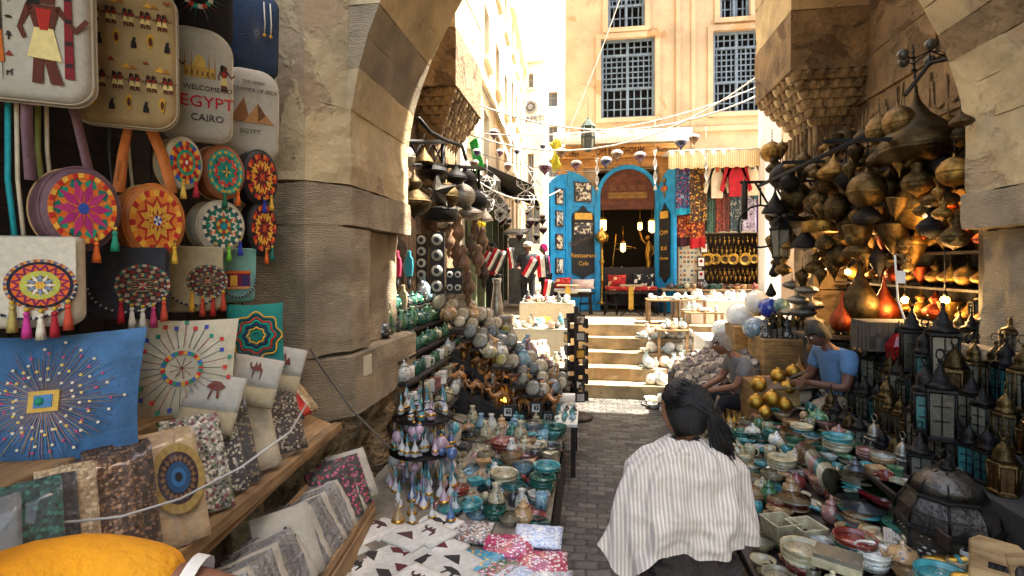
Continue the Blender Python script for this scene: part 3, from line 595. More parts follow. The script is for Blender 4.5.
for i,px in enumerate((707,715,725,733,745,754)): 
    p=P(px,259,YFAC+.05); dup(pl,(p.x,p.y,p.z),0,'round brass plate in the row under the shop shelf','brass plates in the shop',[1.15,1,.85,1,1.1,.8][i])
hk=MB(); hk.tube([(0,0,0),(0,0,-.07)],.006,m_brass,4); hk.ball((0,0,-.1),.032,m_brass,7,5); hk.lathe([(.02,-.12),(.012,-.15),(.002,-.2)],6,m_brass); hko=hk.build('hanging_trinket',label='x',cat='trinket')
for j in range(4):
    for i in range(13):
        p=P(706+i*4.6+(j%2)*2,[237,246,268,273][j],YFAC+.02+.03*j); dup(hko,p,0,['brass trinket in the top hanging row','brass trinket right above the brass plates','brass trinket just under the brass plates','brass trinket in the lowest hanging row'][j],'brass trinkets hanging in the shop',random.uniform(.7,1.2))
bm_=mat('trinket mix','9A8468',.6,rnd=.4)
md=thing('magnet_board','pale board of fridge magnets below the orange scarves','display board',P(690,268,11.9)); b=MB(); b.box((0,0,0),(.5,.03,1.05),m_sh); b.build('board',md); r=random.Random(3)
for i in range(6):
    for j in range(10):
        q=MB(); q.box((-.2+.08*i,-.022,-.46+.1*j),(r.uniform(.035,.055),.015,r.uniform(.04,.06)),mat('magnet colour %d'%r.randint(0,4),r.choice(['B5703A','E8DCC0','7A3A2A','C9A23A','3A6A7A']),.5)); q.build('magnet',md)
for i,pxy in enumerate(((704,248),(701,262),(701,275),(701,286))):
    p=P(pxy[0],pxy[1],11.8); t=thing('framed_card','small framed card, number in the column beside the magnets','framed card',p,group='framed cards beside the magnets'); t['label']=['topmost','second from the top','third from the top','lowest'][i]+' framed card in the column right of the magnet board'; b=MB(); b.box((0,0,0),(.17,.02,.24),m_pf); b.build('frame',t); b=MB(); b.box((0,-.014,0),(.12,.006,.18),m_wh); b.ball((0,-.02,.02),.035,m_crim,6,5); b.build('card',t)
bx=thing('goods_box','x','box'); b=MB(); b.box((0,0,.06),(.13,.12,.12),mat('carton tone','C9A57A',.7,rnd=.35)); b.build('carton',bx,bevel=.006); b=MB(); b.box((0,-.063,.06),(.09,.004,.06),m_crim); b.build('printed_label',bx)
for i in range(14):
    py=291 if i<7 else 299; p=P(706+(i%7)*8,py,YFAC-.02+.1); dup(bx,(p.x,p.y-.08,p.z+.02),0,'small carton on the %s shop shelf'%('middle' if i<7 else 'lower'),'cartons on the shop shelves',random.uniform(.8,1.2))
# ---- far left street ----
def building(label,a0,t0,a1,t1,zt,m,wins,th=1.0,zb=1.0):
    p0=cf(a0,t0,0); p1=cf(a1,t1,0); d=(p1-p0); L=d.length; rz=math.atan2(d.y,d.x); t=thing('town_building',label,'building',(p0.x,p0.y,zb),rz)
    b=MB(); hs=[(u0*L,u1*L,z0,z1) for u0,u1,z0,z1 in wins]
    # local x along the facade, outside is -y
    xs=sorted({0,L,*[h[0] for h in hs],*[h[1] for h in hs]}); zz=sorted({0,zt-zb,*[h[2] for h in hs],*[h[3] for h in hs]})
    for i in range(len(xs)-1):
        for j in range(len(zz)-1):
            cx,cz=(xs[i]+xs[i+1])/2,(zz[j]+zz[j+1])/2
            if any(h[0]<cx<h[1] and h[2]<cz<h[3] for h in hs): continue
            b.box((cx,th/2,cz),(xs[i+1]-xs[i],th,zz[j+1]-zz[j]),m)
    b.build('wall',t)
    b=MB(); b.box((L/2,-.08,zt-zb-.3),(L+.1,.2,.25),m); b.build('cornice',t); b=MB(); b.box((L/2,-.05,(zt-zb)*.36),(L,.12,.12),m); b.build('string_course',t)
    for h in hs:
        w_=MB(); x0,x1,z0,z1=h; w_.box(((x0+x1)/2,.25,(z0+z1)/2),(x1-x0,.04,z1-z0),mat('dim window','5A5348',.4,rnd=.1))
        f=w_.build('window',t); w_=MB()
        for xx in (x0+.04,x1-.04,(x0+x1)/2): w_.box((xx,.2,(z0+z1)/2),(.07,.06,z1-z0),mat('shutter wood','8A7A62',.8))
        for q in (z0+.04,z1-.04,(z0*.4+z1*.6)): w_.box(((x0+x1)/2,.197,q),(x1-x0,.06,.07),MC['shutter wood'])
        w_.box(((x0+x1)/2,-.04,z0-.05),(x1-x0+.2,.16,.1),m); w_.build('frame',f)
    return t
def wn(cols,rows,w_,h_,z0=3.2,dz=2.5,off=0): return [((i+.5)/cols-w_/2+off,(i+.5)/cols+w_/2+off,z0+dz*j,z0+dz*j+h_) for i in range(cols) for j in range(rows)]
building('tall sunlit cream building lining the left of the street, nearest the corbel',-.93,9.3,-.10,18.0,15.5,m_cream,wn(4,4,.1,1.35,3.4,2.6))
building('cream building with low parapet beyond the tall one in the left street',-.06,18.2,.62,25,11.6,m_cream,wn(4,4,.12,1.3,2.2,2.2))
bc=building('pale rendered building with dark emblem and the word CARPETS high on its wall',.3,28.5,1.75,28,13.6,m_cream,[(.38,.62,5.3,7.2),(.28,.85,2.2,4.4),(.42,.6,10.8,11.6)])
b=MB(); b.lathe([(.02,0),(.3,0),(.32,.05),(.02,.06)],12,mat('grey emblem paint','8A8072',.8),c=(.86,-.05,9.6),T=None) if False else None
q=MB(); T=Matrix.Translation((.78,-.04,9.75))@XZ
q.lathe([(.36,0),(.36,.04),(.26,.04),(.26,0)],14,mat('grey emblem paint','8A8072',.8),T=T); q.lathe([(.002,0),(.18,0),(.18,.04),(.002,.04)],6,MC['grey emblem paint'],T=T); q.build('emblem',bc)
q=MB(); vs,ff=text_geo('CARPETS',.42,.02); q.add(vs,ff,MC['grey emblem paint'],T=Matrix.Translation((.78,-.05,8.95))@XZ); q.build('lettering',bc)
building('white tower block at the end of the street beside the ochre wall',1.9,34.2,4.6,34,15.6,m_white,[(.1,.42,11.6,12.6),(.2,.42,9.2,10.3),(.15,.45,6.9,8.1),(.3,.6,3.6,5.6)])
# shopfronts at street level
m_gsh=mat('olive green shopfront paint','5A6248',.7,rnd=0)
p0,p1=cf(-.86,9.6,0),cf(-.30,15.5,0); d=p1-p0; t=thing('green_shopfront','olive green shopfront with pale posts in the left street','shopfront',(p0.x,p0.y,1.0),math.atan2(d.y,d.x)); L=d.length
b=MB(); b.box((L/2,-.1,2.55),(L,.2,.55),m_gsh); b.build('sign_band',t); b=MB()
for i in range(6): b.box((.1+i*(L-.2)/5,-.1,1.15),(.16,.16,2.3),m_gsh); 
b.build('posts',t).name='post_row'
for i in range(5):
    q=MB(); q.box((.1+(i+.5)*(L-.2)/5,-.02,1.15),((L-.2)/5-.2,.04,2.2),m_hole if i%2 else mat('display window tone','3A3A34',.3)); q.build('display_window',t)
b=MB(); b.grid(lambda u,v:(-.3+3.2*u,-.25-1.0*v,2.95-.45*v-.04*math.sin(u*20)*v),16,6,mat('dark awning cloth','2E2822',.9),thick=(0,0,-.02)); b.build('awning',t)
# dark canopy and corrugated grey shelter behind
b=MB(); a,c=P(462,168,9.2),P(517,194,15.0); b.add([a,c,c+V((.5,0,-.35)),a+V((.3,0,-.32)),a+V((0,0,.05)),c+V((0,0,.05)),c+V((.5,0,-.3)),a+V((.3,0,-.27))],[(0,3,2,1),(4,5,6,7),(0,1,5,4),(1,2,6,5),(2,3,7,6),(3,0,4,7)],mat('brown black tarpaulin','2A221C',.9)); b.build('tarpaulin_canopy',label='dark sloping canopy above the left street shopfront',cat='canopy')
b=MB(); c_=P(517,262,13.0); b.box((c_.x,13.1,1.9),(.45,.1,1.7),mat('grey sheet metal','8A8A86',.5,.4)); b.box((c_.x,12.9,2.9),(.6,.7,.06),MC['grey sheet metal'],rx=.2); b.build('metal_kiosk',label='grey sheet metal kiosk front in the left street',cat='kiosk')
# ---------- near left: handbag and cushion stall ----------
def bill(x0,x1,y0,y1,tc,psi):
    """plan placement of a flat thing spanning those pixels, centre near depth tc, turned psi away from facing the camera"""
    c0,c1=(x0-512)/F,(x1-512)/F
    t0=tc
    for _ in range(6):
        a0=c0*t0; w_=(c1*t0-a0)/(math.cos(psi)-c1*math.sin(psi)); t0=tc-w_/2*math.sin(psi)
    cx,ct=a0+w_/2*math.cos(psi),t0+w_/2*math.sin(psi)
    cy=(y0+y1)/2; return cf(cx,ct,HC-(cy-HY)/F*ct),w_,(y1-y0)/F*ct,YAW+psi
def tA(px,a=1.42): return a*F/(512-px)
def rrect(w_,h_,r,n=5,top=None):
    o=[]; rt=r if top is None else top
    for cx,cz,a0,rr in ((w_/2-rt,h_/2-rt,0,rt),(-w_/2+rt,h_/2-rt,90,rt),(-w_/2+r,-h_/2+r,180,r),(w_/2-r,-h_/2+r,270,r)):
        for i in range(n+1): a=R(a0+90*i/n); o.append((cx+rr*math.cos(a),cz+rr*math.sin(a)))
    return o
def puff(b,out,d,m,edge=.25,T=None,front=True):
    """soft padded shape: outline in xz, bulging towards -y"""
    n=len(out); cx=sum(p[0] for p in out)/n; cz=sum(p[1] for p in out)/n; vs=[];fs=[]
    rings=[(1,.0),(1.0,-d*.45),(.97,-d*.75),(.90,-d*.93),(.7,-d*1.0),(.35,-d*1.02)]
    for s,y in rings: vs+=[(cx+(x-cx)*s,y,cz+(z-cz)*s) for x,z in out]
    for j in range(len(rings)-1): fs+=[(j*n+i,j*n+(i+1)%n,(j+1)*n+(i+1)%n,(j+1)*n+i) for i in range(n)]
    vs.append((cx,-d*1.02,cz)); k=len(vs)-1; L=(len(rings)-1)*n; fs+=[(L+i,L+(i+1)%n,k) for i in range(n)]
    fs.append(tuple(range(n-1,-1,-1))); b.add(vs,fs,m,True,T)
CM={}
def cm(h,**k):
    if h not in CM: CM[h]=mat('thread '+h,h,.8,var=.12,scale=40,bump=.3,rnd=0,**k)
    return CM[h]
def ringpat(b,cx,cz,y,specs,sy=1,seg=48):
    """embroidered rosette: each spec (r0,r1,colours,n,kind)"""
    for q,(r0,r1,cs,n,kd) in enumerate(specs):
        yy=y-.0012*q
        if kd=='ring':
            st=max(1,seg//n)
            for i in range(n):
                vs=[];st2=max(3,40//n)
                for j in range(st2+1):
                    a=2*PI*(i+j/st2)/n
                    for r in (r0,r1): vs.append((cx+r*math.cos(a),yy,cz+sy*r*math.sin(a)))
                b.add(vs,[(2*j,2*j+2,2*j+3,2*j+1) for j in range(st2)],cm(cs[i%len(cs)]))
        elif kd=='petal':
            for i in range(n):
                a=2*PI*i/n; da=PI/n*.9; rm=r0+(r1-r0)*.45
                pt=[(r0,0),(rm,-da),(r1,0),(rm,da)]; b.add([(cx+r*math.cos(a+e),yy,cz+sy*r*math.sin(a+e)) for r,e in pt],[(0,1,2,3)],cm(cs[i%len(cs)]))
        elif kd=='dot':
            for i in range(n):
                a=2*PI*(i+.5)/n; rr=(r0+r1)/2; b.lathe([(r1-r0,0),(.0008,.003)],6,cm(cs[i%len(cs)]),(cx+rr*math.cos(a),yy,cz+sy*rr*math.sin(a)),Matrix.Identity(4)@Matrix.Translation((0,0,0)),True)
        elif kd=='zig':
            vs=[]
            for i in range(2*n):
                a=PI*i/n; r=r1 if i%2 else r0
                for dr in (-.005,.005): vs.append((cx+(r+dr)*math.cos(a),yy,cz+sy*(r+dr)*math.sin(a)))
            m2=4*n; b.add(vs,[((2*i)%m2,(2*i+2)%m2,(2*i+3)%m2,(2*i+1)%m2) for i in range(2*n)],cm(cs[0]))
def tassel(par,x,y,z,c,L=.07,r=.016):
    b=MB(); b.tube([(x,y,z+.03),(x,y,z)],.002,cm('3A2A22'),4); b.ball((x,y,z+.012),.007,cm('C9A23A'),6,4); b.ball((x,y,z-.002),.008,cm(c),7,5)
    b.lathe([(.004,0),(r*.55,-.008),(r*.6,-.02),(r*.85,-L*.6),(r,-L),(r*.5,-L+.004)],14,cm(c),(x,y,z-.006),rib=-.18); return b.build('tassel',par)
m_zip=mat('tan leather piping','B08A5A',.6,rnd=0)
m_can=mat('natural canvas','CBC1AB',.9,var=.1,scale=60,bump=.3,rnd=0)
def strap(par,pts,w_,m,nm='strap',tw=0):
    b=MB(); pts=[V(p) for p in pts]; vs=[]
    for i,p in enumerate(pts):
        f=i/(len(pts)-1); a=tw*f; vs+=[p+V((-w_/2*math.cos(a),-w_/2*math.sin(a),0)),p+V((w_/2*math.cos(a),w_/2*math.sin(a),0)),p+V((w_/2*math.cos(a),w_/2*math.sin(a)+.003,0)),p+V((-w_/2*math.cos(a),-w_/2*math.sin(a)+.003,0))]
    n=len(pts); fs=[]
    for i in range(n-1): fs+=[(4*i+k,4*i+(k+1)%4,4*i+4+(k+1)%4,4*i+4+k) for k in range(4)]
    b.add(vs,fs,m,True); return b.build(nm,par)
# grid panel the bags hang on
t=thing('hanging_grid','wire grid panel the handbags hang from','wire grid',cf(-1.62,1.0,1.2),YAW+R(90)); b=MB()
for i in range(17): b.tube([(i*.13,0,0),(i*.13,0,2.1)],.003,m_iron,4)
for i in range(17): b.tube([(0,.004,i*.13),(2.1,.004,i*.13)],.003,m_iron,4)
b.build('wires',t)
b=MB(); p=cf(-1.72,1.9,0); b.box((0,0,2.1),(2.6,.04,3.2),mat('brown backing boards','2E2018',.9,var=.4,kind='grain',gs=(1,3,20),rnd=0)); b.build('backing_board',loc=(p.x,p.y,0),rot=(0,0,YAW+R(90)),label='dark brown board behind the wire grid of handbags',cat='board')
# --- printed backpacks
def figure(b,x,z,h,T,c1='5A2A1A',c2='A8281E',c3='D9C07A'):
    """small walking profile figure in wall-painting manner"""
    s=h; q=lambda o,c,y=0:b.prism([(x+a*s,z+k*s) for a,k in o],.0+y,.0014+y,cm(c),T=T)
    q([(-.10,0),(-.02,0),(.0,.28),(-.08,.3)],c1); q([(.04,0),(.14,0),(.06,.3),(-.02,.3)],c1)
    q([(-.13,.24),(.13,.22),(.07,.52),(-.07,.52)],c3,.0005); q([(-.13,.74),(.13,.74),(.07,.5),(-.07,.5)],c1); q([(-.06,.7),(.06,.7),(.03,.5),(-.03,.5)],c2,.001)
    q([(.12,.74),(.24,.56),(.32,.66),(.35,.63),(.24,.5),(.08,.7)],c1); q([(-.13,.74),(-.2,.5),(-.16,.4),(-.13,.42),(-.16,.52),(-.08,.7)],c1)
    q([(-.06,.75),(.08,.75),(.10,.86),(.05,.93),(-.05,.93),(-.09,.86)],c1,.001); q([(-.12,.72),(-.03,.74),(.0,.94),(-.07,.97),(-.13,.88)],'1A1614',.0016)
def glyph(b,x,z,s,k,T,c='2A2420'):
    q=lambda o,y=0:b.prism([(x+a*s,z+e*s) for a,e in o],0+y,.0013+y,cm(c),T=T)
    k=k%8
    if k==0: q([(-.4,0),(.4,0),(.4,.12),(-.4,.12)]); q([(-.4,.3),(.4,.3),(.4,.42),(-.4,.42)])
    elif k==1: q([(-.07,-.5),(.07,-.5),(.07,.1),(-.07,.1)]); q([(-.3,-.05),(.3,-.05),(.3,.08),(-.3,.08)],.0004); q([(.2*math.cos(a),.28+.22*math.sin(a)) for a in [i*PI/4 for i in range(8)]])
    elif k==2: q([(-.4,-.1),(.2,-.1),(.45,.2),(.3,.25),(.1,.1),(-.4,.15)]); q([(-.1,-.4),(0,-.4),(0,-.1),(-.1,-.1)])
    elif k==3: q([(0,-.4),(.1,-.4),(.1,.4),(.35,.4),(.35,.5),(0,.5)])
    elif k==4: q([(-.4,-.2),(.4,-.2),(0,.4)])
    elif k==5:
        for i in range(3): q([(-.4+.3*i,-.1),(-.25+.3*i,.1),(-.1+.3*i,-.1),(-.25+.3*i,-.2)])
    elif k==6: q([(-.35,.0),(-.1,.18),(.15,.18),(.4,0),(.15,-.14),(-.1,-.14)])
    else: q([(-.3,-.4),(-.2,-.4),(-.15,0),(.1,0),(.12,-.4),(.22,-.4),(.22,.2),(.35,.35),(.25,.42),(.05,.15),(-.3,.15)])
def catsil(b,x,z,s,T,c='1A1614'): b.prism([(x+a*s,z+e*s) for a,e in [(-.22,0),(.22,0),(.2,.4),(.1,.62),(.12,.7),(.16,.95),(.08,.86),(0,.86),(-.06,.97),(-.08,.72),(-.16,.5)]],0,.0013,cm(c),T=T)
def pyr(b,x,z,s,T,c1='D9A23A',c2='A8702A'):
    b.prism([(x-.5*s,z),(x+.1*s,z),(x-.1*s,z+.45*s)],0,.0012,cm(c1),T=T); b.prism([(x+.0*s,z),(x+.6*s,z),(x+.25*s,z+.35*s)],.0004,.0016,cm(c2),T=T)
def backpack(x0,x1,y0,y1,psi,label,m,printer,a=1.42,roll=0,d=.07,top=None,rr=.22,mask=None,edge=None):
    tc=tA((x0+x1)/2,a); c,w_,h_,rz=bill(x0,x1,y0,y1,tc,psi)
    t=thing('printed_backpack',label,'backpack',c,rot=(R(4),roll,rz)); b=MB(); o=rrect(w_,h_,w_*rr,7,top and w_*top)
    puff(b,o,d,m); b.build('body',t)
    b=MB(); o2=[(x*.985,-d*.5,z*.985+0) for x,z in o]; b.tube(o2+[o2[0]],.005,edge or m_can,6); o2=[(x*1.0,-d*.05,z*1.0) for x,z in o]; b.tube(o2+[o2[0]],.004,edge or m_can,6); b.build('piping',t)
    if printer:
        b=MB(); printer(b,w_,h_,Matrix.Translation((0,-d*1.03-.002,0))@XZ); b.build('print',t)
    b=MB(); b.tube([(-.05,.02,h_/2-.01),(-.04,.03,h_/2+.05),(.04,.03,h_/2+.05),(.05,.02,h_/2-.01)],.006,edge or m_can,6); b.build('top_loop',t)
    return t,w_,h_
def pr_hier(b,w_,h_,T):
    for i,x in enumerate((-.42,-.29,-.14,)):
        b.prism([((x-.055)*w_,-.40*h_),((x-.05)*w_,-.40*h_),((x-.05)*w_,.42*h_),((x-.055)*w_,.42*h_)],0,.001,cm('3A2A22'),T=T)
        for k in range(8): glyph(b,x*w_,(.38-.105*k)*h_,.085*w_*1.0,(k*3+i*5)%8,T,['2A2420','2A2420','8A2A1A'][(k+i)%3])
    for x in (-.36,-.22):
        b.prism([(x*w_-.006,-.25*h_),(x*w_+.006,-.25*h_),(x*w_+.004,.4*h_),(x*w_-.004,.4*h_)],0,.0016,cm('2A2420'),T=T); b.prism([(x*w_-.012,-.3*h_),(x*w_+.012,-.3*h_),(x*w_+.008,-.12*h_),(x*w_-.008,-.12*h_)],.0004,.002,cm('C4641E'),T=T)
    figure(b,.14*w_,-.40*h_,.62*h_,T,'5A2A1A','A8281E','E0CD8A')
    b.prism([(.30*w_,-.36*h_),(.38*w_,-.36*h_),(.36*w_,.4*h_),(.31*w_,.4*h_)],0,.0013,cm('7A1A1E'),T=T)
    for k in range(6): b.box((.34*w_,(-.28+.13*k)*h_,.0015),(.06*w_,.012,.001),cm('2A1A1A'),T=T)
def pr_cat(b,w_,h_,T):
    r=random.Random(2); k=0
    for row in range(6):
        for col in range(6):
            x=(-.40+.155*col+(.05 if row%2 else 0))*w_; z=(-.40+.145*row)*h_
            if abs(x)>.43*w_: continue
            kk=(row*5+col*3)%6
            if kk==0: catsil(b,x,z,.13*w_,T)
            elif kk in(1,): pyr(b,x,z,.14*w_,T)
            elif kk in(2,5): 
                figure(b,x-.02*w_,z,.12*h_,T); figure(b,x+.03*w_,z,.12*h_,T)
            elif kk==3: b.prism([(x+.035*w_*math.cos(a)*(1 if math.sin(a)>0 else .6),z+.06*h_+.055*h_*math.sin(a)) for a in [i*PI/5 for i in range(10)]],0,.0012,cm('C9962A'),T=T); b.prism([(x+.018*w_*math.cos(a),z+.06*h_+.032*h_*math.sin(a)) for a in [i*PI/5 for i in range(10)]],.001,.002,cm('5A2A1A'),T=T)
            else: glyph(b,x,z+.05*h_,.09*w_,row+col,T,'8A3A22')
def pr_text(rows,fig=None):
    def f(b,w_,h_,T):
        for s,x,z,sz,c in rows:
            vs,ff=text_geo(s,sz*h_*.78,.0016); b.add(vs,ff,cm(c),T=T@Matrix.Translation((x*w_,z*h_,.001)))
        if fig: fig(b,w_,h_,T)
    return f
def mosque(b,w_,h_,T):
    g='C9A04A'
    b.prism([(-.18*w_,.05*h_),(.25*w_,.05*h_),(.25*w_,.14*h_),(-.18*w_,.14*h_)],0,.0012,cm(g),T=T)
    b.prism([(.03*w_+.09*w_*math.cos(a),.14*h_+.11*h_*math.sin(a)) for a in [i*PI/8 for i in range(9)]],0,.0013,cm('D9B45A'),T=T)
    for x in (-.17,-.08,.16,.24): b.prism([(x*w_-.004,.05*h_),(x*w_+.004,.05*h_),(x*w_,.3*h_)],0,.0016,cm('A8803A'),T=T)
    for i in range(6): b.box(((-.14+.07*i)*w_,.085*h_,.0015),(.02*w_,.04*h_,.0008),cm('6A4A2A'),T=T)
    figure(b,-.33*w_,-.02*h_,.3*h_,T); figure(b,.37*w_,-.05*h_,.25*h_,T)
def giza(b,w_,h_,T): 
    b.prism([(-.36*w_,-.1*h_),(.0*w_,-.1*h_),(-.12*w_,.17*h_)],0,.0012,cm('8A5A34'),T=T); b.prism([(-.12*w_,-.1*h_),(.36*w_,-.1*h_),(.12*w_,.12*h_)],.0005,.0017,cm('B5824E'),T=T); b.prism([(.12*w_,-.1*h_),(.36*w_,-.1*h_),(.12*w_,.12*h_)],.001,.0022,cm('6A4426'),T=T); b.prism([(.1*w_,-.1*h_),(.40*w_,-.1*h_),(.27*w_,.0*h_)],.0015,.0026,cm('A87848'),T=T)
m_wcan=mat('white printed canvas','B0A99A',.85,var=.08,scale=50,bump=.25,rnd=0); m_ppy=mat('papyrus toned canvas','A88F62',.85,var=.2,scale=9,bump=.25,rnd=0); m_gcan=mat('grey white canvas','B8B4AC',.85,var=.1,scale=50,bump=.25,rnd=0)
T38=R(32)
backpack(228,276,-2,78,R(38),'dark blue denim drawstring backpack at the top right of the bags',mat('dark denim','27384F',.9,var=.2,scale=60,bump=.3,rnd=0),lambda b,w_,h_,T:[b.prism([(0,.02),(.16*w_+.0,0)] and [(.02*w_*math.cos(a),.0+.02*w_*math.sin(a)),(.42*w_*math.cos(a+.02),.36*h_*math.sin(a+.02)),(.02*w_*math.cos(a+.2),.02*w_*math.sin(a+.2))],0,.001,cm(['9A8A6A','6A7A9A'][i%2]),T=T) for i,a in enumerate([2*PI*k/30 for k in range(30)])],a=1.36,d=.09,edge=cm('26384E'))
t_=bpy.data.objects['printed_backpack']
for dx in (.03,.06):
    b=MB(); b.tube([(dx,-.1,.16),(dx+.004,-.115,.05),(dx+.002,-.115,-.0)],.0035,m_can,5); b.ball((dx+.002,-.115,-.01),.009,cm('D9A23A'),6,5); b.build('cord',t_)
def black_rays(b,w_,h_,T):
    for i in range(26):
        a=2*PI*i/26; r1=.46*w_*(.75+.25*(i%2)); b.prism([(.2*w_*math.cos(a-.02),.2*w_*math.sin(a-.02)),(r1*math.cos(a),r1*math.sin(a)),(.2*w_*math.cos(a+.02),.2*w_*math.sin(a+.02))],0,.001,cm(['B5B0A8','3A8A7A','A83A3A'][i%3]),T=T)
    for i in range(18):
        a=2*PI*i/18; b.box((.19*w_*math.cos(a),.19*w_*math.sin(a),.001),(.018,.018,.002),cm(['C43A2A','3AA08A','E0D8C8'][i%3]),T=T)
backpack(163,232,-42,44,R(30),'black backpack with embroidered coloured sun ring, top centre',mat('black canvas','191718',.9,var=.2,scale=60,bump=.3,rnd=0),black_rays,a=1.38,edge=cm('1E1C1C'))
backpack(112,168,-60,20,R(30),'black backpack with a red and green patch peeping over the papyrus one',MC['black canvas'],lambda b,w_,h_,T:[b.box((.0+(-.1+.06*i)*w_,-.30*h_,.001),(.03*w_,.1*h_,.002),cm(c),T=T) for i,c in enumerate(('C43A2A','3A8A5A','D9A23A'))],a=1.36,edge=cm('1E1C1C'))
backpack(219,277,72,160,R(34),'white backpack printed with the pyramids of Giza',m_wcan,pr_text([('THE GREAT',.05,.33,.055,'5A5248'),('PYRAMIDS OF GIZA',.05,.24,.068,'3A342E'),('EGYPT',0,-.22,.09,'4A443C')],giza),a=1.36,top=.35)
backpack(160,232,32,141,T38,'white backpack printed WELCOME TO EGYPT CAIRO with a gold mosque',m_wcan,pr_text([('WELCOME TO',.15,-.06,.075,'3A2A2A'),('EGYPT',.14,-.21,.185,'C4202A'),('CAIRO',.14,-.33,.11,'3A3432')],mosque),a=1.38,top=.38)
backpack(70,178,-12,127,R(26),'papyrus coloured backpack printed with black cats and pyramids',m_ppy,pr_cat,a=1.40)
backpack(-26,96,-60,103,R(24),'white backpack printed with hieroglyphs and a pharaonic woman, top left corner',m_wcan,pr_hier,a=1.42)
# --- round embroidered bags
def round_bag(x0,x1,y0,y1,label,mb_,specs,base,tass,psi=R(60),a=1.42,d=.10,straps=None,flat=1,roll=0,ox=.0):
    tc=tA((x0+x1)/2,a); c,w_,h_,rz=bill(x0,x1,y0,y1,tc,psi); r=w_/2
    t=thing('round_handbag',label,'handbag',c,rot=(0,roll,rz)); sy=h_/w_
    b=MB(); b.lathe([(r*.90,-.0),(r*.985,-.008),(r,-d*.4),(r*.985,-d+.01),(r*.9,-d),(.001,-d-.004)],28,mb_,T=Matrix.Diagonal((1,1,sy,1))@Matrix.Rotation(R(-90),4,'X')@Matrix.Scale(-1,4,(0,0,1))@Matrix.Scale(1,4)); 
    b=MB(); n=32; prf=[(.001,.0),(.93*r,.0),(r,-.012),(r*1.0,-d+.014),(.93*r,-d),(.001,-d-.002)]; vs=[];fs=[]
    for rr,y in prf:
        for i in range(n): q=2*PI*i/n; vs.append((rr*math.cos(q),y,sy*rr*math.sin(q)))
    for j in range(len(prf)-1):
        for i in range(n): fs.append((j*n+i,j*n+(i+1)%n,(j+1)*n+(i+1)%n,(j+1)*n+i))
    b.add(vs,fs,mb_,True); b.build('body',t)
    b=MB(); 
    for yy in (-.012,-d+.012): b.tube([(r*1.0*math.cos(2*PI*i/n),yy,sy*r*math.sin(2*PI*i/n)) for i in range(n+1)],.004,m_zip if yy>-.02 else mb_,5,cap=False)
    b.build('piping',t)
    b=MB(); rp=r*.84
    b.add([(rp*math.cos(2*PI*i/n),-d-.003,sy*rp*math.sin(2*PI*i/n)) for i in range(n)],[tuple(range(n))],cm(base)); ringpat(b,0,0,-d-.0042,[(a0*rp,a1*rp,cs,k,kd) for a0,a1,cs,k,kd in specs],sy); b.build('embroidered_patch',t)
    for (fx,c_) in tass: tassel(t,fx*r,-d-.012,-sy*r*math.sqrt(max(0,1-fx*fx))*.86,c_,.055,.013)
    if straps:
        for s in straps: strap(t,[V(p) for p in s[0]],s[1],s[2],tw=s[3] if len(s)>3 else 0)
    return t,r,sy
m_mauve=mat('mauve leather','6A4A50',.6,var=.25,scale=12,bump=.3,rnd=0); m_orl=mat('orange leather','C4702E',.6,var=.2,scale=12,bump=.3,rnd=0); m_cr=mat('cream leather','BDB39A',.7,var=.15,scale=12,bump=.3,rnd=0); m_brl=mat('tan brown leather','9A5A34',.6,rnd=0,scale=12); m_blkl=mat('black leather','211C1C',.55,rnd=0,scale=12,var=.2)
o_,rd,yl,gn,mg,bl,wt='D9641E','B5281E','E0A83A','1F8A6A','A8246A','2A4A9A','D9CDB6'
star=[(0,1,[o_,'D97A2A'],30,'ring'),(.55,.95,[gn,'1A6A5A'],10,'petal'),(.12,.88,[mg,'B5306A'],10,'petal'),(0,.16,[bl],1,'ring'),(.86,1,[yl,rd,o_],36,'ring')]
round_bag(26,107,170,251,'large mauve round handbag with magenta flower on orange patch',m_mauve,star,o_,[(-.35,'C4202A'),(.3,'D9641E'),(.78,gn)],straps=[([(-.1,-.03,.08),(-.11,-.03,.24),(-.10,0,.42),(-.085,0,.5)],.03,m_mauve,.5),([(.06,0,.1),(.02,.0,.3),(-.05,0,.5)],.028,m_mauve,.3)])
sun=[(0,1,['D97A2A'],20,'ring'),(.8,1.0,[rd,yl,'E08A2A'],30,'ring'),(.5,.74,[rd],10,'zig'),(.36,.6,[yl],10,'zig'),(.2,.42,['8A1A1E'],8,'petal'),(.25,.44,['E0A83A'],10,'zig'),(0,.16,[bl,wt],8,'ring')]
round_bag(110,172,186,258,'orange round leather handbag with red sun patch and orange straps',m_orl,sun,'D97A2A',[(-.1,'D9641E'),(.55,'E0B03A')],a=1.40,straps=[([(-.09,-.03,.10),(-.07,-.02,.25),(-.04,0,.38)],.04,m_orl,.6),([(.09,-.03,.12),(.06,-.02,.26),(.02,0,.38)],.04,m_orl,-.6),([(-.105,-.03,.09),(-.115,-.02,.26),(-.1,0,.36)],.008,m_blkl)])
mix1=[(.8,1,[gn,rd,yl,bl],24,'ring'),(.6,.8,['D9641E','8A1A1E'],24,'ring'),(.45,.6,[gn],16,'ring'),(.2,.5,[rd,yl],10,'petal'),(0,.22,['A8202A'],1,'ring'),(0,.1,[wt],1,'ring')]
round_bag(152,189,140,190,'small cream round handbag with red centred green and orange rings',m_cr,mix1,o_,[(-.2,'D9B04A'),(.5,'A8202A')],psi=R(62),a=1.40)
teal=[(0,1,['1F8A7A'],20,'ring'),(.82,.94,['3AA894','C9A23A'],30,'ring'),(.4,.75,['0F5A50','D98A5A'],10,'petal'),(.5,.66,['C43A3A'],10,'zig'),(.0,.3,['D9A23A','0F5A50'],8,'petal')]
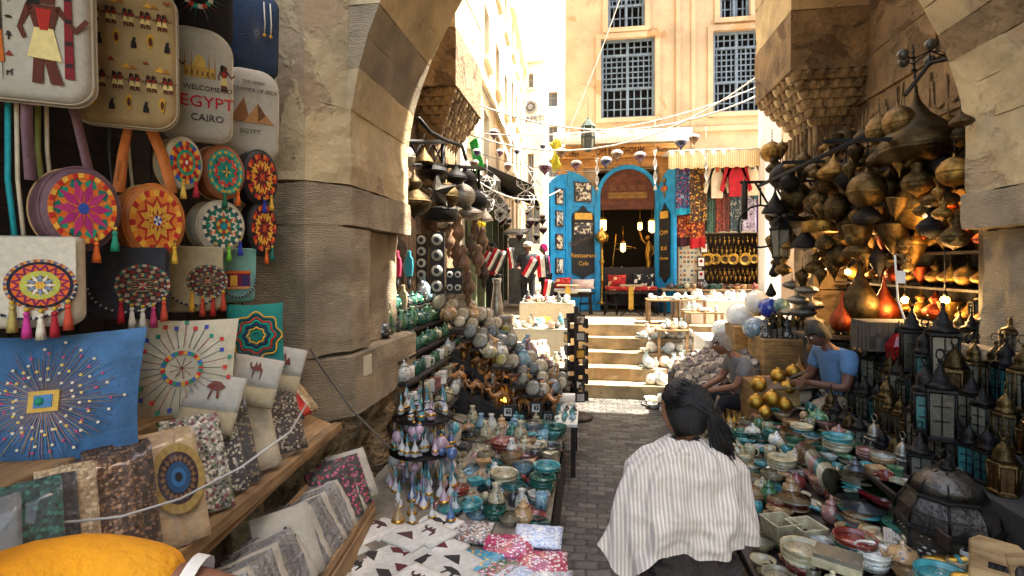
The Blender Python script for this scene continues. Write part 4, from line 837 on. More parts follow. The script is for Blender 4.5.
round_bag(190,232,148,200,'brown round handbag with teal green embroidered face',m_brl,teal,'1F8A7A',[(-.1,'1F6A4A'),(.55,'D9641E')],psi=R(62),a=1.38)
dk=[(0,1,['5A1A1A'],20,'ring'),(.8,1,[o_,'2A1A1A',rd],30,'ring'),(.3,.8,['D9641E','C4202A','E0A83A'],12,'petal'),(.5,.7,[yl],12,'zig'),(0,.25,[rd,o_],8,'petal')]
round_bag(230,266,152,206,'dark round handbag with orange and red burst, by the pier',m_blkl,dk,'5A1A1A',[(.1,'2A3A9A'),(.5,yl)],psi=R(62),a=1.36)
grn=[(0,1,['1A6A5A'],20,'ring'),(.84,1,[wt,'2A4A4A'],30,'ring'),(.4,.8,['2A8A7A','C9641E'],12,'petal'),(.52,.7,[wt],14,'zig'),(.2,.36,['C9B04A','A83A2A'],10,'ring'),(0,.14,['1F8A9A'],1,'ring')]
round_bag(184,232,202,252,'cream round handbag with dark green bead medallion and lime tassel',m_cr,grn,'1A5A4A',[(-.35,'1F5A3A'),(.2,'7AC43A'),(.7,'2A3A9A')],psi=R(62),a=1.39)
round_bag(236,265,202,256,'black round handbag with crimson medallion closest to the pier',m_blkl,dk,'7A1A1A',[(.1,'D9641E'),(.5,'1F6A5A')],psi=R(62),a=1.355)
# --- flap bags
def flap_bag(x0,x1,y0,y1,label,m,mf,specs,tass,psi=R(26),a=1.42,oc=(.1,.05),rr=.3,beads='2A2A3A',strap_=None,full=True):
    tc=tA((x0+x1)/2,a); c,w_,h_,rz=bill(x0,x1,y0,y1,tc,psi); t=thing('flap_handbag',label,'handbag',c,rot=(R(3),0,rz))
    b=MB(); puff(b,rrect(w_,h_,w_*.16,6,w_*.08),.07,m); b.build('body',t); d=.075
    n=18; o=[(-.47*w_,.49*h_),(.49*w_,.49*h_)]+[(.01*w_+.48*w_*math.cos(q),-.02*h_-.36*h_*math.sin(q)*1.0) for q in [PI*i/n for i in range(n+1)]]
    b=MB(); b.prism(o,d,d+.006,mf,T=XZ); f=b.build('flap',t,bevel=.002)
    b=MB(); pts=[(x,-d-.008,z) for x,z in o[2:]]
    for i in range(len(pts)-1):
        for k in range(3): p=V(pts[i]).lerp(V(pts[i+1]),k/3); b.ball(p,.0045,cm([beads,'B5B0A8','3A3A4A'][k]),5,4)
    b.build('beaded_edge',t)
    b=MB(); r=min(w_*.36,h_*.40); cx,cz=oc[0]*w_,-.02*h_
    ringpat(b,cx,cz,-d-.0075,[(a0*r,a1*r,cs,k,kd) for a0,a1,cs,k,kd in specs],.9); b.build('embroidered_medallion',t)
    k=len(tass)
    for i,c_ in enumerate(tass): x=cx+r*(-.75+1.5*i/max(1,k-1)); tassel(t,x,-d-.014,cz-.9*r*math.sqrt(max(.1,1-((x-cx)/r)**2))-.012,c_,.065,.013)
    return t
med=[(0,1,['C98A3A','9A4A2A','B5A080','5A5A7A'],64,'ring'),(.8,.9,['1A1A2A'],1,'ring'),(.55,.8,[o_],1,'ring'),(.56,.78,['7A1A4A'],16,'zig'),(.35,.55,['B5B04A'],1,'ring'),(.1,.45,[wt,'7A8A9A'],12,'petal'),(0,.14,['D9A23A'],1,'ring')]
flap_bag(-14,86,236,326,'large cream flap handbag with orange medallion and five tassels',m_can,m_can,med,['B5A05A','C43A8A',wt,'A8202A','C4482E'],oc=(.14,0))
med2=[(0,1,['3A2A2A'],28,'ring'),(.86,.98,['8A3A2A','B5A080','2A6A5A'],44,'ring'),(.6,.84,['7A2A1A','A08868'],18,'petal'),(.40,.56,['2A5A50','A8905A','7A2A2A'],30,'ring'),(.2,.4,['A08868'],16,'dot'),(0,.28,['A8322A','B5A080'],8,'petal')]
m_gry=mat('charcoal felt','34343A',.95,var=.2,scale=30,bump=.3,rnd=0)
flap_bag(92,170,246,318,'charcoal grey flap handbag with dark bead medallion and red and white tassels',m_gry,m_gry,med2,['B51E2A',wt,wt,'C43A6A','C4482E'],oc=(.2,0),a=1.41)
m_bei=mat('sand linen','A89A78',.9,var=.12,scale=40,bump=.3,rnd=0)
flap_bag(164,222,246,311,'sand coloured flap handbag with brown medallion and yellow tassel',m_bei,m_bei,med2,['E0A83A','C4482E','B5281E','C4482E'],oc=(.22,0),a=1.39,psi=R(34))
m_mint=mat('mint green leather','6F9C8E',.7,rnd=0,scale=12)
t=flap_bag(218,254,248,302,'small mint green handbag with square woven patch, beside the pier',m_mint,m_mint,[(0,.01,[gn],1,'ring')],[],a=1.36,psi=R(34))
b=MB(); b.box((0,-.088,-.02),(.1,.004,.07),cm('7A1A3A')); b.box((-.02,-.092,-.02),(.03,.004,.05),cm('E0A83A')); b.box((.03,-.092,-.02),(.03,.004,.05),cm('3A2A5A')); b.box((0,-.093,.02),(.1,.004,.012),cm('D9641E')); b.box((0,-.093,-.055),(.1,.004,.012),cm('C98A5A')); b.build('woven_patch',t)
for i,(px,py,cc) in enumerate(((8,180,'1F9AA0'),(38,150,'8A8A4A'),(120,140,'2A2A3A'),(70,300,'B5A890'),(62,345,'D9C8C0'))):
    if i>2: continue
    p=PD(px,py,tA(px,1.52)); b=MB(); b.tube([p+V((0,0,.25)),p,p+V((.02,.01,-.22))],.008,cm(cc),5); b.tube([p+V((.03,0,.25)),p+V((.035,0,0)),p+V((.05,.01,-.22))],.006,cm('C9B89A'),5); b.build('braided_strap',label=['turquoise braided strap hanging at the left edge','olive braided strap hanging above the mauve bag','dark chain strap hanging beside the orange straps'][i],cat='strap')
# --- shelves
def rail(pa,pb,h,dpt,m,name,label,cat):
    d=(pb-pa); L=d.length; mid=(pa+pb)/2; b=MB(); b.box((0,0,0),(L,dpt,h),m); o=b.build(name,label=label,cat=cat,loc=mid,bevel=.004); o.rotation_mode='QUATERNION'; o.rotation_quaternion=d.to_track_quat('X','Z'); return o
s0=cf(-1.16,1.0,1.470); s1=cf(-1.37,3.0,1.43)
s0=cf(-1.46,1.0,1.475); s1=cf(-1.46,3.0,1.44)
rail(s0,s1,.045,.36,m_wood,'display_shelf','pale pine shelf carrying the cushions','shelf')
def cush(x0,x1,y0,y1,t_,psi,m,label,dec,lean=-18,th=.11,roll=0):
    c,w_,h_,rz=bill(x0,x1,y0,y1,t_,psi); th0=R(lean); tt=thing('cushion',label,'cushion',c,rot=(th0,roll,rz)); b=MB(); n=14
    for s in (-1,1): b.grid(lambda u,v:((u-.5)*w_*(1-.05*math.sin(PI*v)),s*th/2*(math.sin(PI*u)*math.sin(PI*v))**.5+.006*math.sin(9*u+5*v),(v-.5)*h_*(1-.05*math.sin(PI*u))),n,n,m)
    b.build('cover',tt); b=MB(); dec(b,w_,h_,-th/2-.001,th); b.build('embroidery',tt); return tt
def pillowy(w_,h_,th,x,z): 
    u,v=x/w_+.5,z/h_+.5; return -th/2*(max(0,math.sin(PI*u)*math.sin(PI*v)))**.5-.009
def d_sun(b,w_,h_,y,th):
    r=random.Random(8)
    for i in range(110):
        a=2*PI*i/110+r.uniform(-.02,.02); r0,r1=.14,r.uniform(.6,1.0); pts=[]
        for k in range(6):
            q=r0+(r1-r0)*k/5; x,z=.43*w_*q*math.cos(a),.42*h_*q*math.sin(a); pts.append((x,pillowy(w_,h_,th,x,z)+.003,z))
        b.tube(pts,.0011,cm(['B59A5A','8A8AA0','A8705A','6A8AB0'][i%4]),3)
        for k in (2,3,4,5):
            if (i*7+k*3)%5==0: b.box(pts[k],(.007,.003,.007),cm(['D9B45A','B5486A','D9C8A8'][k%3]))
    yy=pillowy(w_,h_,th,0,0); b.box((0,yy,0),(.075,.006,.06),cm('C9A04A')); b.box((0,yy-.003,0),(.045,.006,.036),cm('4A7AA0')); b.ball((-.008,yy-.006,.0),.012,cm('1F8A6A'),7,5)
def d_wheel(b,w_,h_,y,th):
    for i in range(28):
        a=2*PI*i/28; pts=[]
        for k in range(5):
            q=.42+(.95-.42)*k/4*(1 if i%2 else .8); x,z=.47*w_*q*math.cos(a),.47*h_*q*math.sin(a); pts.append((x,pillowy(w_,h_,th,x,z)+.003,z))
        b.tube(pts,.0014,cm(['5A5248','A83A3A','3A5A7A'][i%3]),3); b.box(pts[-1],(.014,.004,.016),cm(['C43A2A','2A8A6A','3A4A9A'][i%3]))
    for i in range(30):
        a=2*PI*i/30; x,z=.062*math.cos(a),.062*math.sin(a)*.95; b.box((x,pillowy(w_,h_,th,x,z),z),(.014,.005,.016),cm(['C4202A','1F8A6A','3A6AB0','D9A23A'][i%4]),ry=-a)
    for i in range(9): a=2*PI*i/9; b.tube([(0,pillowy(w_,h_,th,0,0)+.001,0),(.04*math.cos(a),pillowy(w_,h_,th,0,0)+.001,.04*math.sin(a))],.0015,cm('7A2A2A'),3)
def d_teal(b,w_,h_,y,th):
    for q,(r,c_) in enumerate(((.42,'E0A83A'),(.37,'0F4A4A'),(.31,'C43A2A'),(.26,'1FA08A'),(.2,'2A2A5A'),(.14,'E0A83A'),(.08,'1F8A6A'))):
        pts=[]
        for i in range(65): a=2*PI*i/64; rr=r*(1+.09*math.cos(8*a)); x,z=w_*rr*math.cos(a),w_*rr*math.sin(a); pts.append((x,pillowy(w_,h_,th,x,z)+.001,z))
        b.tube(pts,.0045,cm(c_),4,cap=False)
m_den=mat('light blue denim','3F6488',.9,var=.2,scale=14,bump=.4,rnd=0); m_calico=mat('off white calico','C2B79C',.9,var=.1,scale=20,bump=.3,rnd=0); m_tealc=mat('teal cotton cover','1C7A70',.9,var=.15,bump=.3,rnd=0)
cush(226,284,303,370,2.45,R(30),m_tealc,'teal cushion with wavy coloured flower rings',d_teal,-12,.08)
cush(128,236,318,420,2.0,R(24),m_calico,'off white cushion embroidered with a coloured wheel of rays',d_wheel,-14,.08,R(2))
cush(-30,143,332,470,1.55,R(14),m_den,'big blue denim cushion with gold embroidered sunburst',d_sun,-14,.13,R(-3))
# pouches in clear wrap
m_wrap=mat('clear cellophane','F2F2F2',.1,alpha=.05,rnd=0,var=0,bump=.8,scale=18,dist=.02,coat=.6)
def pouch(x0,x1,y0,y1,t_,label,motif,roll):
    c,w_,h_,rz=bill(x0,x1,y0,y1,t_,R(20)); tt=thing('canvas_pouch',label,'pouch',c,rot=(R(-28),roll,rz))
    b=MB(); b.grid(lambda u,v:((u-.5)*w_*.94,-.022*math.sin(PI*u)**.6*math.sin(PI*v)**.5,(-.5+.38*v)*h_),10,5,m_bei,thick=.02); b.build('lower_panel',tt)
    b=MB(); b.grid(lambda u,v:((u-.5)*w_*.94,-.020*math.sin(PI*u)**.6*math.sin(PI*v)**.5,(-.12+.6*v)*h_),10,5,m_wcan,thick=.018); b.build('upper_panel',tt)
    b=MB(); b.prism([(x*w_*.3,z*h_*.42+.19*h_) for x,z in motif],.024,.027,cm('6A2A1A'),T=XZ); b.build('printed_emblem',tt)
    b=MB(); b.grid(lambda u,v:((u-.5)*w_,-.034-.006*math.sin(23*u+7*v)-.004*math.sin(31*v+3*u),(v-.5)*h_),16,16,m_wrap); b.build('wrapper',tt)
eye=[(-.5,.1),(-.2,.35),(.2,.35),(.55,.15),(.25,.0),(.35,-.3),(.2,-.35),(.12,-.02),(-.1,-.02),(-.2,-.4),(-.28,-.38),(-.2,0)]
camel=[(-.5,.2),(-.42,.35),(-.35,.1),(-.2,.1),(-.12,.38),(.0,.15),(.12,.38),(.25,.1),(.38,0),(.36,-.45),(.3,-.45),(.26,-.08),(-.1,-.08),(-.14,-.45),(-.2,-.45),(-.2,-.08),(-.38,0)]
pouch(262,304,345,392,2.55,'small wrapped pouch printed with pyramids, nearest the stone pier',[(-.5,-.3),(.1,-.3),(.1,-.29),(-.2,.2)] and [(-.5,-.3),(.5,-.3),(.25,.1),(.1,-.1),(-.12,.3)],R(14))
pouch(226,281,355,405,2.25,'wrapped white and beige pouch printed with a camel, middle of three',camel,R(14))
pouch(180,242,373,432,1.98,'wrapped white and beige pouch printed with an eye emblem, left of three',eye,R(13))
# textile rack under the shelf
r0=cf(-.99,1.25,1.20); r1=cf(-1.02,3.0,1.105)
rail(r0,r1,.05,.05,m_wood,'rack_rail','pale pine rail holding up the wrapped textiles','rail')
b=MB(); b.box((0,0,0),(2.0,.45,.02),m_wood,rx=R(22)); b.build('rack_board',loc=cf(-1.24,2.05,1.16),rot=(0,0,YAW+R(90)),label='sloping board under the wrapped textiles',cat='board')
pats=[('F0','grey plastic wrapped cloth','6A6A66',None),('F1','dark green sequin cloth','1E3A34',['1A4A40','2A6A5A','0F2A26']),('F2','black mesh cloth','1C1A1A',['2A2828','141212','3A3836']),('F3','beige snakeskin cloth','A8906A',['B59C74','8A7250','C4AE88']),('F4','bronze scaled sequin cloth','4A3424',['6A4A30','3A281A','8A6A4A']),('F5','brown scaled sequin cloth','3A2A1E',['5A4030','2E2018','7A5A40']),('F6','tan cloth','A88A60',None),('F7','tan cloth with an embroidered eye','B09468',None),('F8','pink and green leaf brocade','8A8272',['7A2A3A','B5AE9A','4A5A3A','2A2420','C9C0AA']),('F9','black and silver swirl brocade','2A2622',['1C1A18','8A8270','2A2622','B5AC96']),('F10','black and gold brocade','2E2820',['1C1A18','7A6A4A','2A2622']),('F11','cream net cloth','B0A080',None),('F12','glossy black patterned cloth','241C18',['1C1614','6A5A48','3A1A1A','A89A80'])]
xs=[(4,34),(26,72),(56,92),(76,112),(100,150),(126,168),(140,190),(152,202),(198,238),(234,256),(244,268),(262,288),(280,312)]
for i,((x0,x1),(n_,desc,h,cols)) in enumerate(zip(xs,pats)):
    xc=(x0+x1)/2; tb=.99*F/(512-xc); tb=max(1.02,min(2.95,tb))
    pyb=576+ (x0<160)*20-0; 
    # bottom at the rail, leaning back
    kw=dict(kind='motif',cols=cols,vs=90 if i in(3,4,5) else 85,dm='EUCLIDEAN',vr=.3 if i in (3,4,5) else 1,edge=.55) if cols else {}
    m=mat('cloth '+desc,h,.35 if i in(4,5,12) else .6,metal=.5 if i in(4,5) else 0,var=.3,scale=9,bump=.5,rnd=0,coat=.5,**kw)
    L=tb*(x1-x0)/F*1.45; tt=thing('wrapped_textile',(desc+' in clear wrap on the rack, '+('nearest the camera' if i==0 else 'below the '+['','denim cushion','denim cushion','denim cushion','denim cushion','denim cushion','denim cushion','wheel cushion','eye pouch','eye pouch','camel pouch','camel pouch','pyramid pouch'][i])),'textile',cf(-1.035+(.03 if i==7 else 0),tb,1.215-.03*(tb-1.5)),rot=(R(-33),0,YAW+R(46)))
    for k in range(3 if i%2 else 2):
        b=MB(); b.grid(lambda u,v:((u-.5)*L*.98,.012*k+.004*math.sin(9*u+i)*math.sin(5*v),(.0+.34*v)+.012*k),8,8,m,thick=.01); b.build('folded_cloth',tt)
    b=MB(); b.grid(lambda u,v:((u-.5)*L,-.012-.006*math.sin(21*u+9*v+i)-.003*math.sin(37*v),(-.003+.35*v)),12,12,m_wrap); b.build('wrapper',tt)
    if i==7:
        b=MB(); ringpat(b,.035,.19,-.026,[(0,.072,['8A6E34','94783C'],40,'ring'),(0,.054,['2A1A1E'],1,'ring'),(.033,.05,['6A4A2A'],20,'petal'),(0,.032,['1F3F5A'],1,'ring'),(0,.02,['2A5A80'],1,'ring'),(0,.010,['141414'],1,'ring')],1.5); b.build('embroidered_eye',tt)
for i in range(16):   # edge-on stack behind
    tb=1.35+i*.1; tt=MB(); m=[MC['cloth dark green sequin cloth'],m_calico,MC['cloth black mesh cloth'],m_den,MC['cloth bronze scaled sequin cloth'],m_gry,m_crim,MC['cloth beige snakeskin cloth']][i%8]
    tt.box((0,0,.0),(.03,.22,.014),m); q=MB(); q.grid(lambda u,v:((u-.5)*.34,.02*math.sin(4*u),(v-.5)*.26),6,4,m,thick=.012); 
    q.build('folded_textile',loc=cf(-1.29,tb,1.33-.02*(tb-1.3)),rot=(R(-52),R(0),YAW+R(62)),label='folded cloth under the cushion shelf',cat='textile',group='folded cloths behind the wrapped textiles')
# lower tier: clear packets
l0=cf(-.80,1.4,.80); l1=cf(-.83,3.0,.66)
rail(l0,l1,.05,.05,m_wood,'rack_rail','lower pale pine rail holding up the clear packets','rail')
rail(cf(-.78,1.4,.60),cf(-.81,3.0,.48),.3,.02,m_wood,'front_board','pine front board below the clear packets','board')
b=MB(); b.box((0,0,0),(1.9,.3,.02),m_wood,rx=R(40)); b.build('rack_board',loc=cf(-.95,2.1,.82),rot=(0,0,YAW+R(90)),label='sloping board under the clear packets',cat='board')
m_pack=mat('grey white packet','8E8C88',.25,var=.2,scale=12,bump=.8,rnd=.1,coat=.6,dist=.012)
for i in range(34):
    tb=1.45+i*.045; q=MB(); q.grid(lambda u,v:((u-.5)*.26,-.008*math.sin(13*u+5*v+i)-.004*math.sin(29*v),.0+.25*v),8,8,m_pack if i%4 else m_wcan,thick=.006)
    o=q.build('cloth_packet',loc=cf(-.86-.0*i,tb,.80-.075*(tb-1.5)),rot=(R(-40),R(random.uniform(-3,3)),YAW+R(58)),label='grey white cloth packet, lower rack',cat='packet',group='clear packets on the lower rack')
for i,(tb,l,mm) in enumerate(((2.05,'white packet printed with a dark hand emblem at the front of the rack',0),(2.62,'packet of red and black floral cloth at the end of the lower rack',1),(2.78,'packet of dark red patterned cloth leaning against the pier end',1),(2.9,'white packet beside the stone footing',0))):
    tt=thing('cloth_packet',l,'packet',cf(-.86,tb,.82-.075*(tb-1.5)),rot=(R(-38),0,YAW+R(46))); mm=m_wcan if mm==0 else mat('red black floral cloth','2A1A1C',.6,kind='motif',cols=['8A1A2A','1A1618','3A5A3A','B5486A','1A1618'],vs=60,dm='EUCLIDEAN',vr=1,edge=.5,rnd=0)
    b=MB(); b.grid(lambda u,v:((u-.5)*.24,0.0,.29*v),4,4,mm,thick=.02); b.build('cloth',tt)
    b=MB(); b.grid(lambda u,v:((u-.5)*.25,-.01-.004*math.sin(21*u+9*v+i),.3*v),12,12,m_wrap); b.build('wrapper',tt)
    if i==0: b=MB(); b.prism([(x*.045,.15+z*.06) for x,z in [(-.3,-1),(.3,-1),(.6,0),(.8,.4),(.55,.4),(.45,.2),(.4,.9),(.2,.9),(.1,1.1),(-.1,1.1),(-.2,.9),(-.4,.9),(-.45,.2),(-.6,.4),(-.8,.3),(-.55,-.1)]],.014,.017,cm('2A2420'),T=XZ); b.build('printed_emblem',tt)
# rope across
pts=[PD(-5,521,1.25),PD(80,518,1.42),PD(150,512,1.55),PD(240,486,1.75),PD(330,428,1.98),PD(390,380,2.0)]
pts=[PD(x,y,t_) for x,y,t_ in ((-5,521,1.2),(60,523,1.25),(120,517,1.32),(180,499,1.42),(240,468,1.55),(290,432,1.75),(306,405,2.0))]
b=MB(); b.tube(pts,.0035,mat('white nylon rope','C9C5BC',.7),6); b.build('rope',label='white rope strung across the wrapped textiles',cat='rope')
b=MB(); pts=[PD(x,y,2.95) for x,y in ((310,348),(322,368),(338,390),(352,410),(366,424),(390,448))]; b.tube(pts,.006,mat('old grey cable','5A544A',.7),5); b.build('cable',label='thin old cable running down the foot of the left pier',cat='cable')
b=MB(); c=PD(371,373,3.3); b.box((0,0,0),(.10,.004,.13),m_calico); b.build('paper_notice',loc=(-1.452,3.2,1.39),rot=(0,0,R(84)),label='torn paper notice stuck on the left pier base',cat='notice')
# ---------- shared goods, built once and copied ----------
ORD=['','','second','third','fourth','fifth','sixth','seventh','eighth','ninth','tenth','eleventh','twelfth']
m_dbr=mat('dark aged brass','544326',.42,.9,var=.45,scale=7,bump=.35,kind='punch',vs=70,rnd=.25,pf=.8)
m_br2=mat('yellow pierced brass','8A6832',.38,.9,var=.4,scale=6,bump=.35,kind='punch',vs=80,rnd=.2,pf=.7)
m_cop=mat('red copper','8A3A1C',.33,.9,var=.35,scale=6,bump=.3,kind='punch',vs=80,rnd=.15,pf=.7)
m_blm=mat('blackened metal','1E1B18',.5,.7,var=.4,scale=12,bump=.35,kind='punch',vs=75,rnd=.2,pf=.6)
m_slv=mat('dull silver','8A8478',.4,.8,var=.3,scale=9,bump=.3,kind='punch',vs=80,rnd=.2,pf=.6)
PR={ # hanging lamp outlines, unit diameter about 1
 'onion':[(.02,.62),(.03,.5),(.06,.42),(.16,.28),(.36,.12),(.49,-.02),(.5,-.12),(.42,-.22),(.24,-.29),(.05,-.31),(.01,-.36)],
 'sphere':[(.03,.6),(.04,.5),(.16,.46),(.36,.33),(.48,.14),(.5,-.04),(.44,-.24),(.28,-.4),(.1,-.46),(.03,-.5),(.01,-.58)],
 'drop':[(.02,.75),(.05,.55),(.12,.5),(.34,.34),(.42,.2),(.38,.02),(.25,-.25),(.12,-.5),(.05,-.66),(.03,-.75),(.045,-.8),(.004,-.86)],
 'bell':[(.02,.7),(.04,.52),(.1,.36),(.2,.2),(.38,.0),(.5,-.22),(.5,-.27),(.34,-.3),(.16,-.34),(.03,-.4)],
 'gourd':[(.02,.85),(.05,.7),(.1,.62),(.2,.56),(.24,.45),(.16,.33),(.18,.26),(.38,.12),(.5,-.05),(.46,-.22),(.3,-.36),(.1,-.43),(.02,-.5)],
 'flat':[(.02,.4),(.05,.26),(.2,.22),(.42,.12),(.5,0),(.46,-.1),(.3,-.18),(.1,-.22),(.02,-.27)],
 'drum':[(.02,.5),(.03,.3),(.3,.22),(.5,.16),(.5,.14),(.5,-.12),(.47,-.14),(.02,-.14)],
 'taper':[(.02,.7),(.05,.56),(.2,.5),(.5,.44),(.48,.38),(.4,.1),(.26,-.2),(.12,-.42),(.05,-.5),(.01,-.6)]}
def make_lamp(kind,m,cat='lamp'):
    t=thing('hanging_lamp','x','lamp'); b=MB(); p=PR[kind]; k=0
    q=[]   # insert moulding rings
    b.lathe(p,20,m); bod=b.build('body',t)
    b=MB(); top=p[0][1]; 
    for i in range(6): b.lathe([(.028,-.014),(.036,0),(.028,.014),(.02,0)][:4],6,m_iron,(0,0,top+.035+.07*i),Matrix.Identity(4),True,1 if i%2 else .4,.4 if i%2 else 1)
    b.tube([(0,0,top-.02),(0,0,top+.46)],.012,m_iron,4); b.build('chain',t)
    b=MB(); r=max(x for x,z in p); zr=[z for x,z in p if x==r][0]; b.lathe([(r*.985,zr+.03),(r*1.02,zr),(r*.985,zr-.03)],20,m); b.ball((0,0,p[-1][1]),.03,m,7,5); b.build('ring_band',t)
    return t
LP={}
def lamp(kind,mk):
    k=(kind,mk.name)
    if k not in LP: LP[k]=make_lamp(kind,mk)
    return LP[k]
# lanterns: faceted glass bodies under pierced domes
m_glw=mat('milky lantern glass','545044',.25,var=.25,rnd=.3,bump=.2,scale=6); m_glt=mat('turquoise lantern glass','2A5A58',.25,rnd=.3); m_gla=mat('amber lantern glass','4A2E16',.25,rnd=.2); m_glr=mat('ruby lantern glass','8A1A1E',.15,rnd=.1,coat=.5)
def make_lantern(n=6,glass=m_glw,m=m_blm,dome='onion',r=.08,h=.2):
    t=thing('lantern','x','lantern'); b=MB()
    b.lathe([(r*.95,0),(r*1.12,.006),(r*1.12,.02),(r*.98,.028)],n,m,sm=False); b.lathe([(r*1.0,h),(r*1.18,h+.008),(r*1.14,h+.02),(r*.9,h+.028)],n,m,sm=False)
    for i in range(n):
        a=2*PI*i/n; b.tube([(r*math.cos(a),r*math.sin(a),.02),(r*1.06*math.cos(a),r*1.06*math.sin(a),h+.01)],.0055,m,4)
    b.build('frame',t)
    b=MB(); b.lathe([(r*.93,.025),(r*.98,h)],n,glass,sm=False); g=b.build('glass',t)
    b=MB()
    for i in range(n):
        a=2*PI*(i+.5)/n; rr=r*.93*math.cos(PI/n)+.003; c_,s_=math.cos(a),math.sin(a)
        for zz in (.35,.65): b.box((rr*c_,rr*s_,.02+(h)*zz),(.006,r*.95,.005),m,rz=a)
        b.box((rr*c_,rr*s_,.02+h*.5),(.006,.006,h*.9),m,rz=a)
    b.build('glazing_bars',t)
    b=MB(); z0=h+.026
    pr={'onion':[(r*1.05,0),(r*.7,.018),(r*.62,.03),(r*.66,.045),(r*.6,.065),(r*.38,.085),(r*.15,.1),(r*.1,.12)],'cone':[(r*1.1,0),(r*.75,.02),(r*.6,.022),(r*.55,.045),(r*.35,.055),(r*.3,.075),(r*.14,.09),(r*.1,.115)],'dome':[(r*1.0,0),(r*.8,.02),(r*.72,.03),(r*.7,.05),(r*.5,.07),(r*.22,.085),(r*.1,.1)]}[dome]
    b.lathe([(x,z+z0) for x,z in pr],n*2,m,rib=-.06); b.ball((0,0,z0+pr[-1][1]+.005),.011,m,7,5); b.build('dome',t)
    b=MB(); zz=z0+pr[-1][1]+.035; b.tube([(.024*math.cos(a),0,zz+.024*math.sin(a)) for a in [2*PI*i/12 for i in range(13)]],.003,m,4,cap=False); b.build('ring_handle',t)
    return t
# pottery
POT={}
PC=[('turquoise','3A7E80'),('teal green','2A5E50'),('cream','A39878'),('brick red','762E26'),('white','CFCABC'),('leaf green','46704C'),('dark grey','3A3C3E'),('pale blue','7FA3B0'),('sand brown','A07E56'),('dusty pink','94685E'),('sky blue','3A7FA8'),('deep crimson','7A1426')]
def potm(i): return mat(PC[i][0]+' glaze',PC[i][1],.22,var=.3,scale=18,bump=.15,rnd=.18,coat=.4)
def patm(i): 
    h=PC[i][1]; o=PC[(i+4)%8][1]; return mat(PC[i][0]+' painted pattern',h,.25,rnd=.1,coat=.4,bump=.1,kind='motif',cols=[h,'A89E86',o,h,'2A3A44'],vs=55,dm='EUCLIDEAN',vr=.5,edge=.33)
def pot(kind,i):
    if (kind,i) in POT: return POT[(kind,i)]
    a,p=potm(i),patm(i); b=MB(); w=potm(4 if i!=4 else 7)
    if kind=='bowl': b.lathe([(.03,0),(.034,.006),(.055,.03),(.07,.058),(.072,.062)],16,p); b.lathe([(.072,.062),(.067,.059),(.05,.03),(.028,.014),(.001,.012)],16,a)
    elif kind=='plate': b.lathe([(.045,0),(.05,.004),(.085,.016),(.087,.018)],18,a); b.lathe([(.087,.018),(.082,.0165),(.05,.008),(.001,.007)],18,p)
    elif kind=='mug':
        b.lathe([(.032,0),(.036,.004),(.037,.085),(.034,.088),(.032,.085),(.031,.01),(.001,.01)],14,p if i%2 else a); b.tube([(.036,0,.072),(.058,0,.068),(.062,0,.045),(.055,0,.022),(.036,0,.018)],.006,a,5)
    elif kind=='jar': b.lathe([(.03,0),(.045,.01),(.055,.05),(.045,.085),(.028,.098),(.03,.104)],14,p); b.lathe([(.032,.104),(.03,.112),(.012,.122),(.01,.13),(.013,.138),(.001,.145)],14,a)
    elif kind=='vase': b.lathe([(.028,0),(.045,.03),(.052,.08),(.035,.13),(.018,.155),(.026,.18),(.022,.178),(.012,.155)],14,p)
    elif kind=='basin': b.lathe([(.05,0),(.075,.02),(.085,.07),(.088,.075),(.08,.07),(.07,.02),(.001,.012)],18,a); b.lathe([(.0765,.028),(.0855,.055)],18,p)
    elif kind=='egg': b.ball((0,0,.04),.032,p,12,8,sz=1.25)
    elif kind=='saltbox': b.box((0,0,.035),(.09,.07,.07),a); b.box((0,0,.074),(.096,.076,.01),p)
    elif kind=='ashtray': b.lathe([(.05,0),(.06,.02),(.062,.025),(.05,.02),(.045,.008),(.001,.008)],12,a,rib=.05)
    elif kind=='scarab': b.ball((0,0,.02),.03,a,10,6,sz=.6,sy=1.4); b.ball((0,.045,.018),.014,a,8,5)
    elif kind=='pyramid': b.lathe([(.055,0),(.001,.075)],4,a,sm=False)
    elif kind=='teapot':
        b.lathe([(.035,0),(.06,.02),(.066,.05),(.05,.085),(.03,.092),(.03,.096),(.012,.108),(.012,.118),(.001,.124)],14,p); b.tube([(.055,0,.04),(.085,0,.06),(.1,0,.09)],[.012,.009,.007],a,6); b.tube([(-.05,0,.08),(-.09,0,.075),(-.095,0,.04),(-.06,0,.025)],.006,a,5)
    o=b.build({'saltbox':'trinket_box','egg':'ceramic_egg','basin':'deep_bowl'}.get(kind,kind),label='x',cat={'saltbox':'box','basin':'bowl'}.get(kind,kind)); POT[(kind,i)]=o; return o
KN={'bowl':'bowl','plate':'plate','mug':'painted mug','jar':'lidded jar','vase':'painted vase','basin':'deep bowl','egg':'painted egg','saltbox':'trinket box','ashtray':'ashtray','scarab':'stone scarab','pyramid':'little stone pyramid','teapot':'painted teapot'}
def put(kind,i,x,y,z,place,group,rng,sc=1,tilt=0):
    return dup(pot(kind,i),(x,y,z),0,PC[i][0]+' '+KN[kind]+' '+place,group,sc*rng.uniform(.85,1.15),rot=(rng.uniform(-tilt,tilt),rng.uniform(-tilt,tilt),rng.uniform(0,6)))
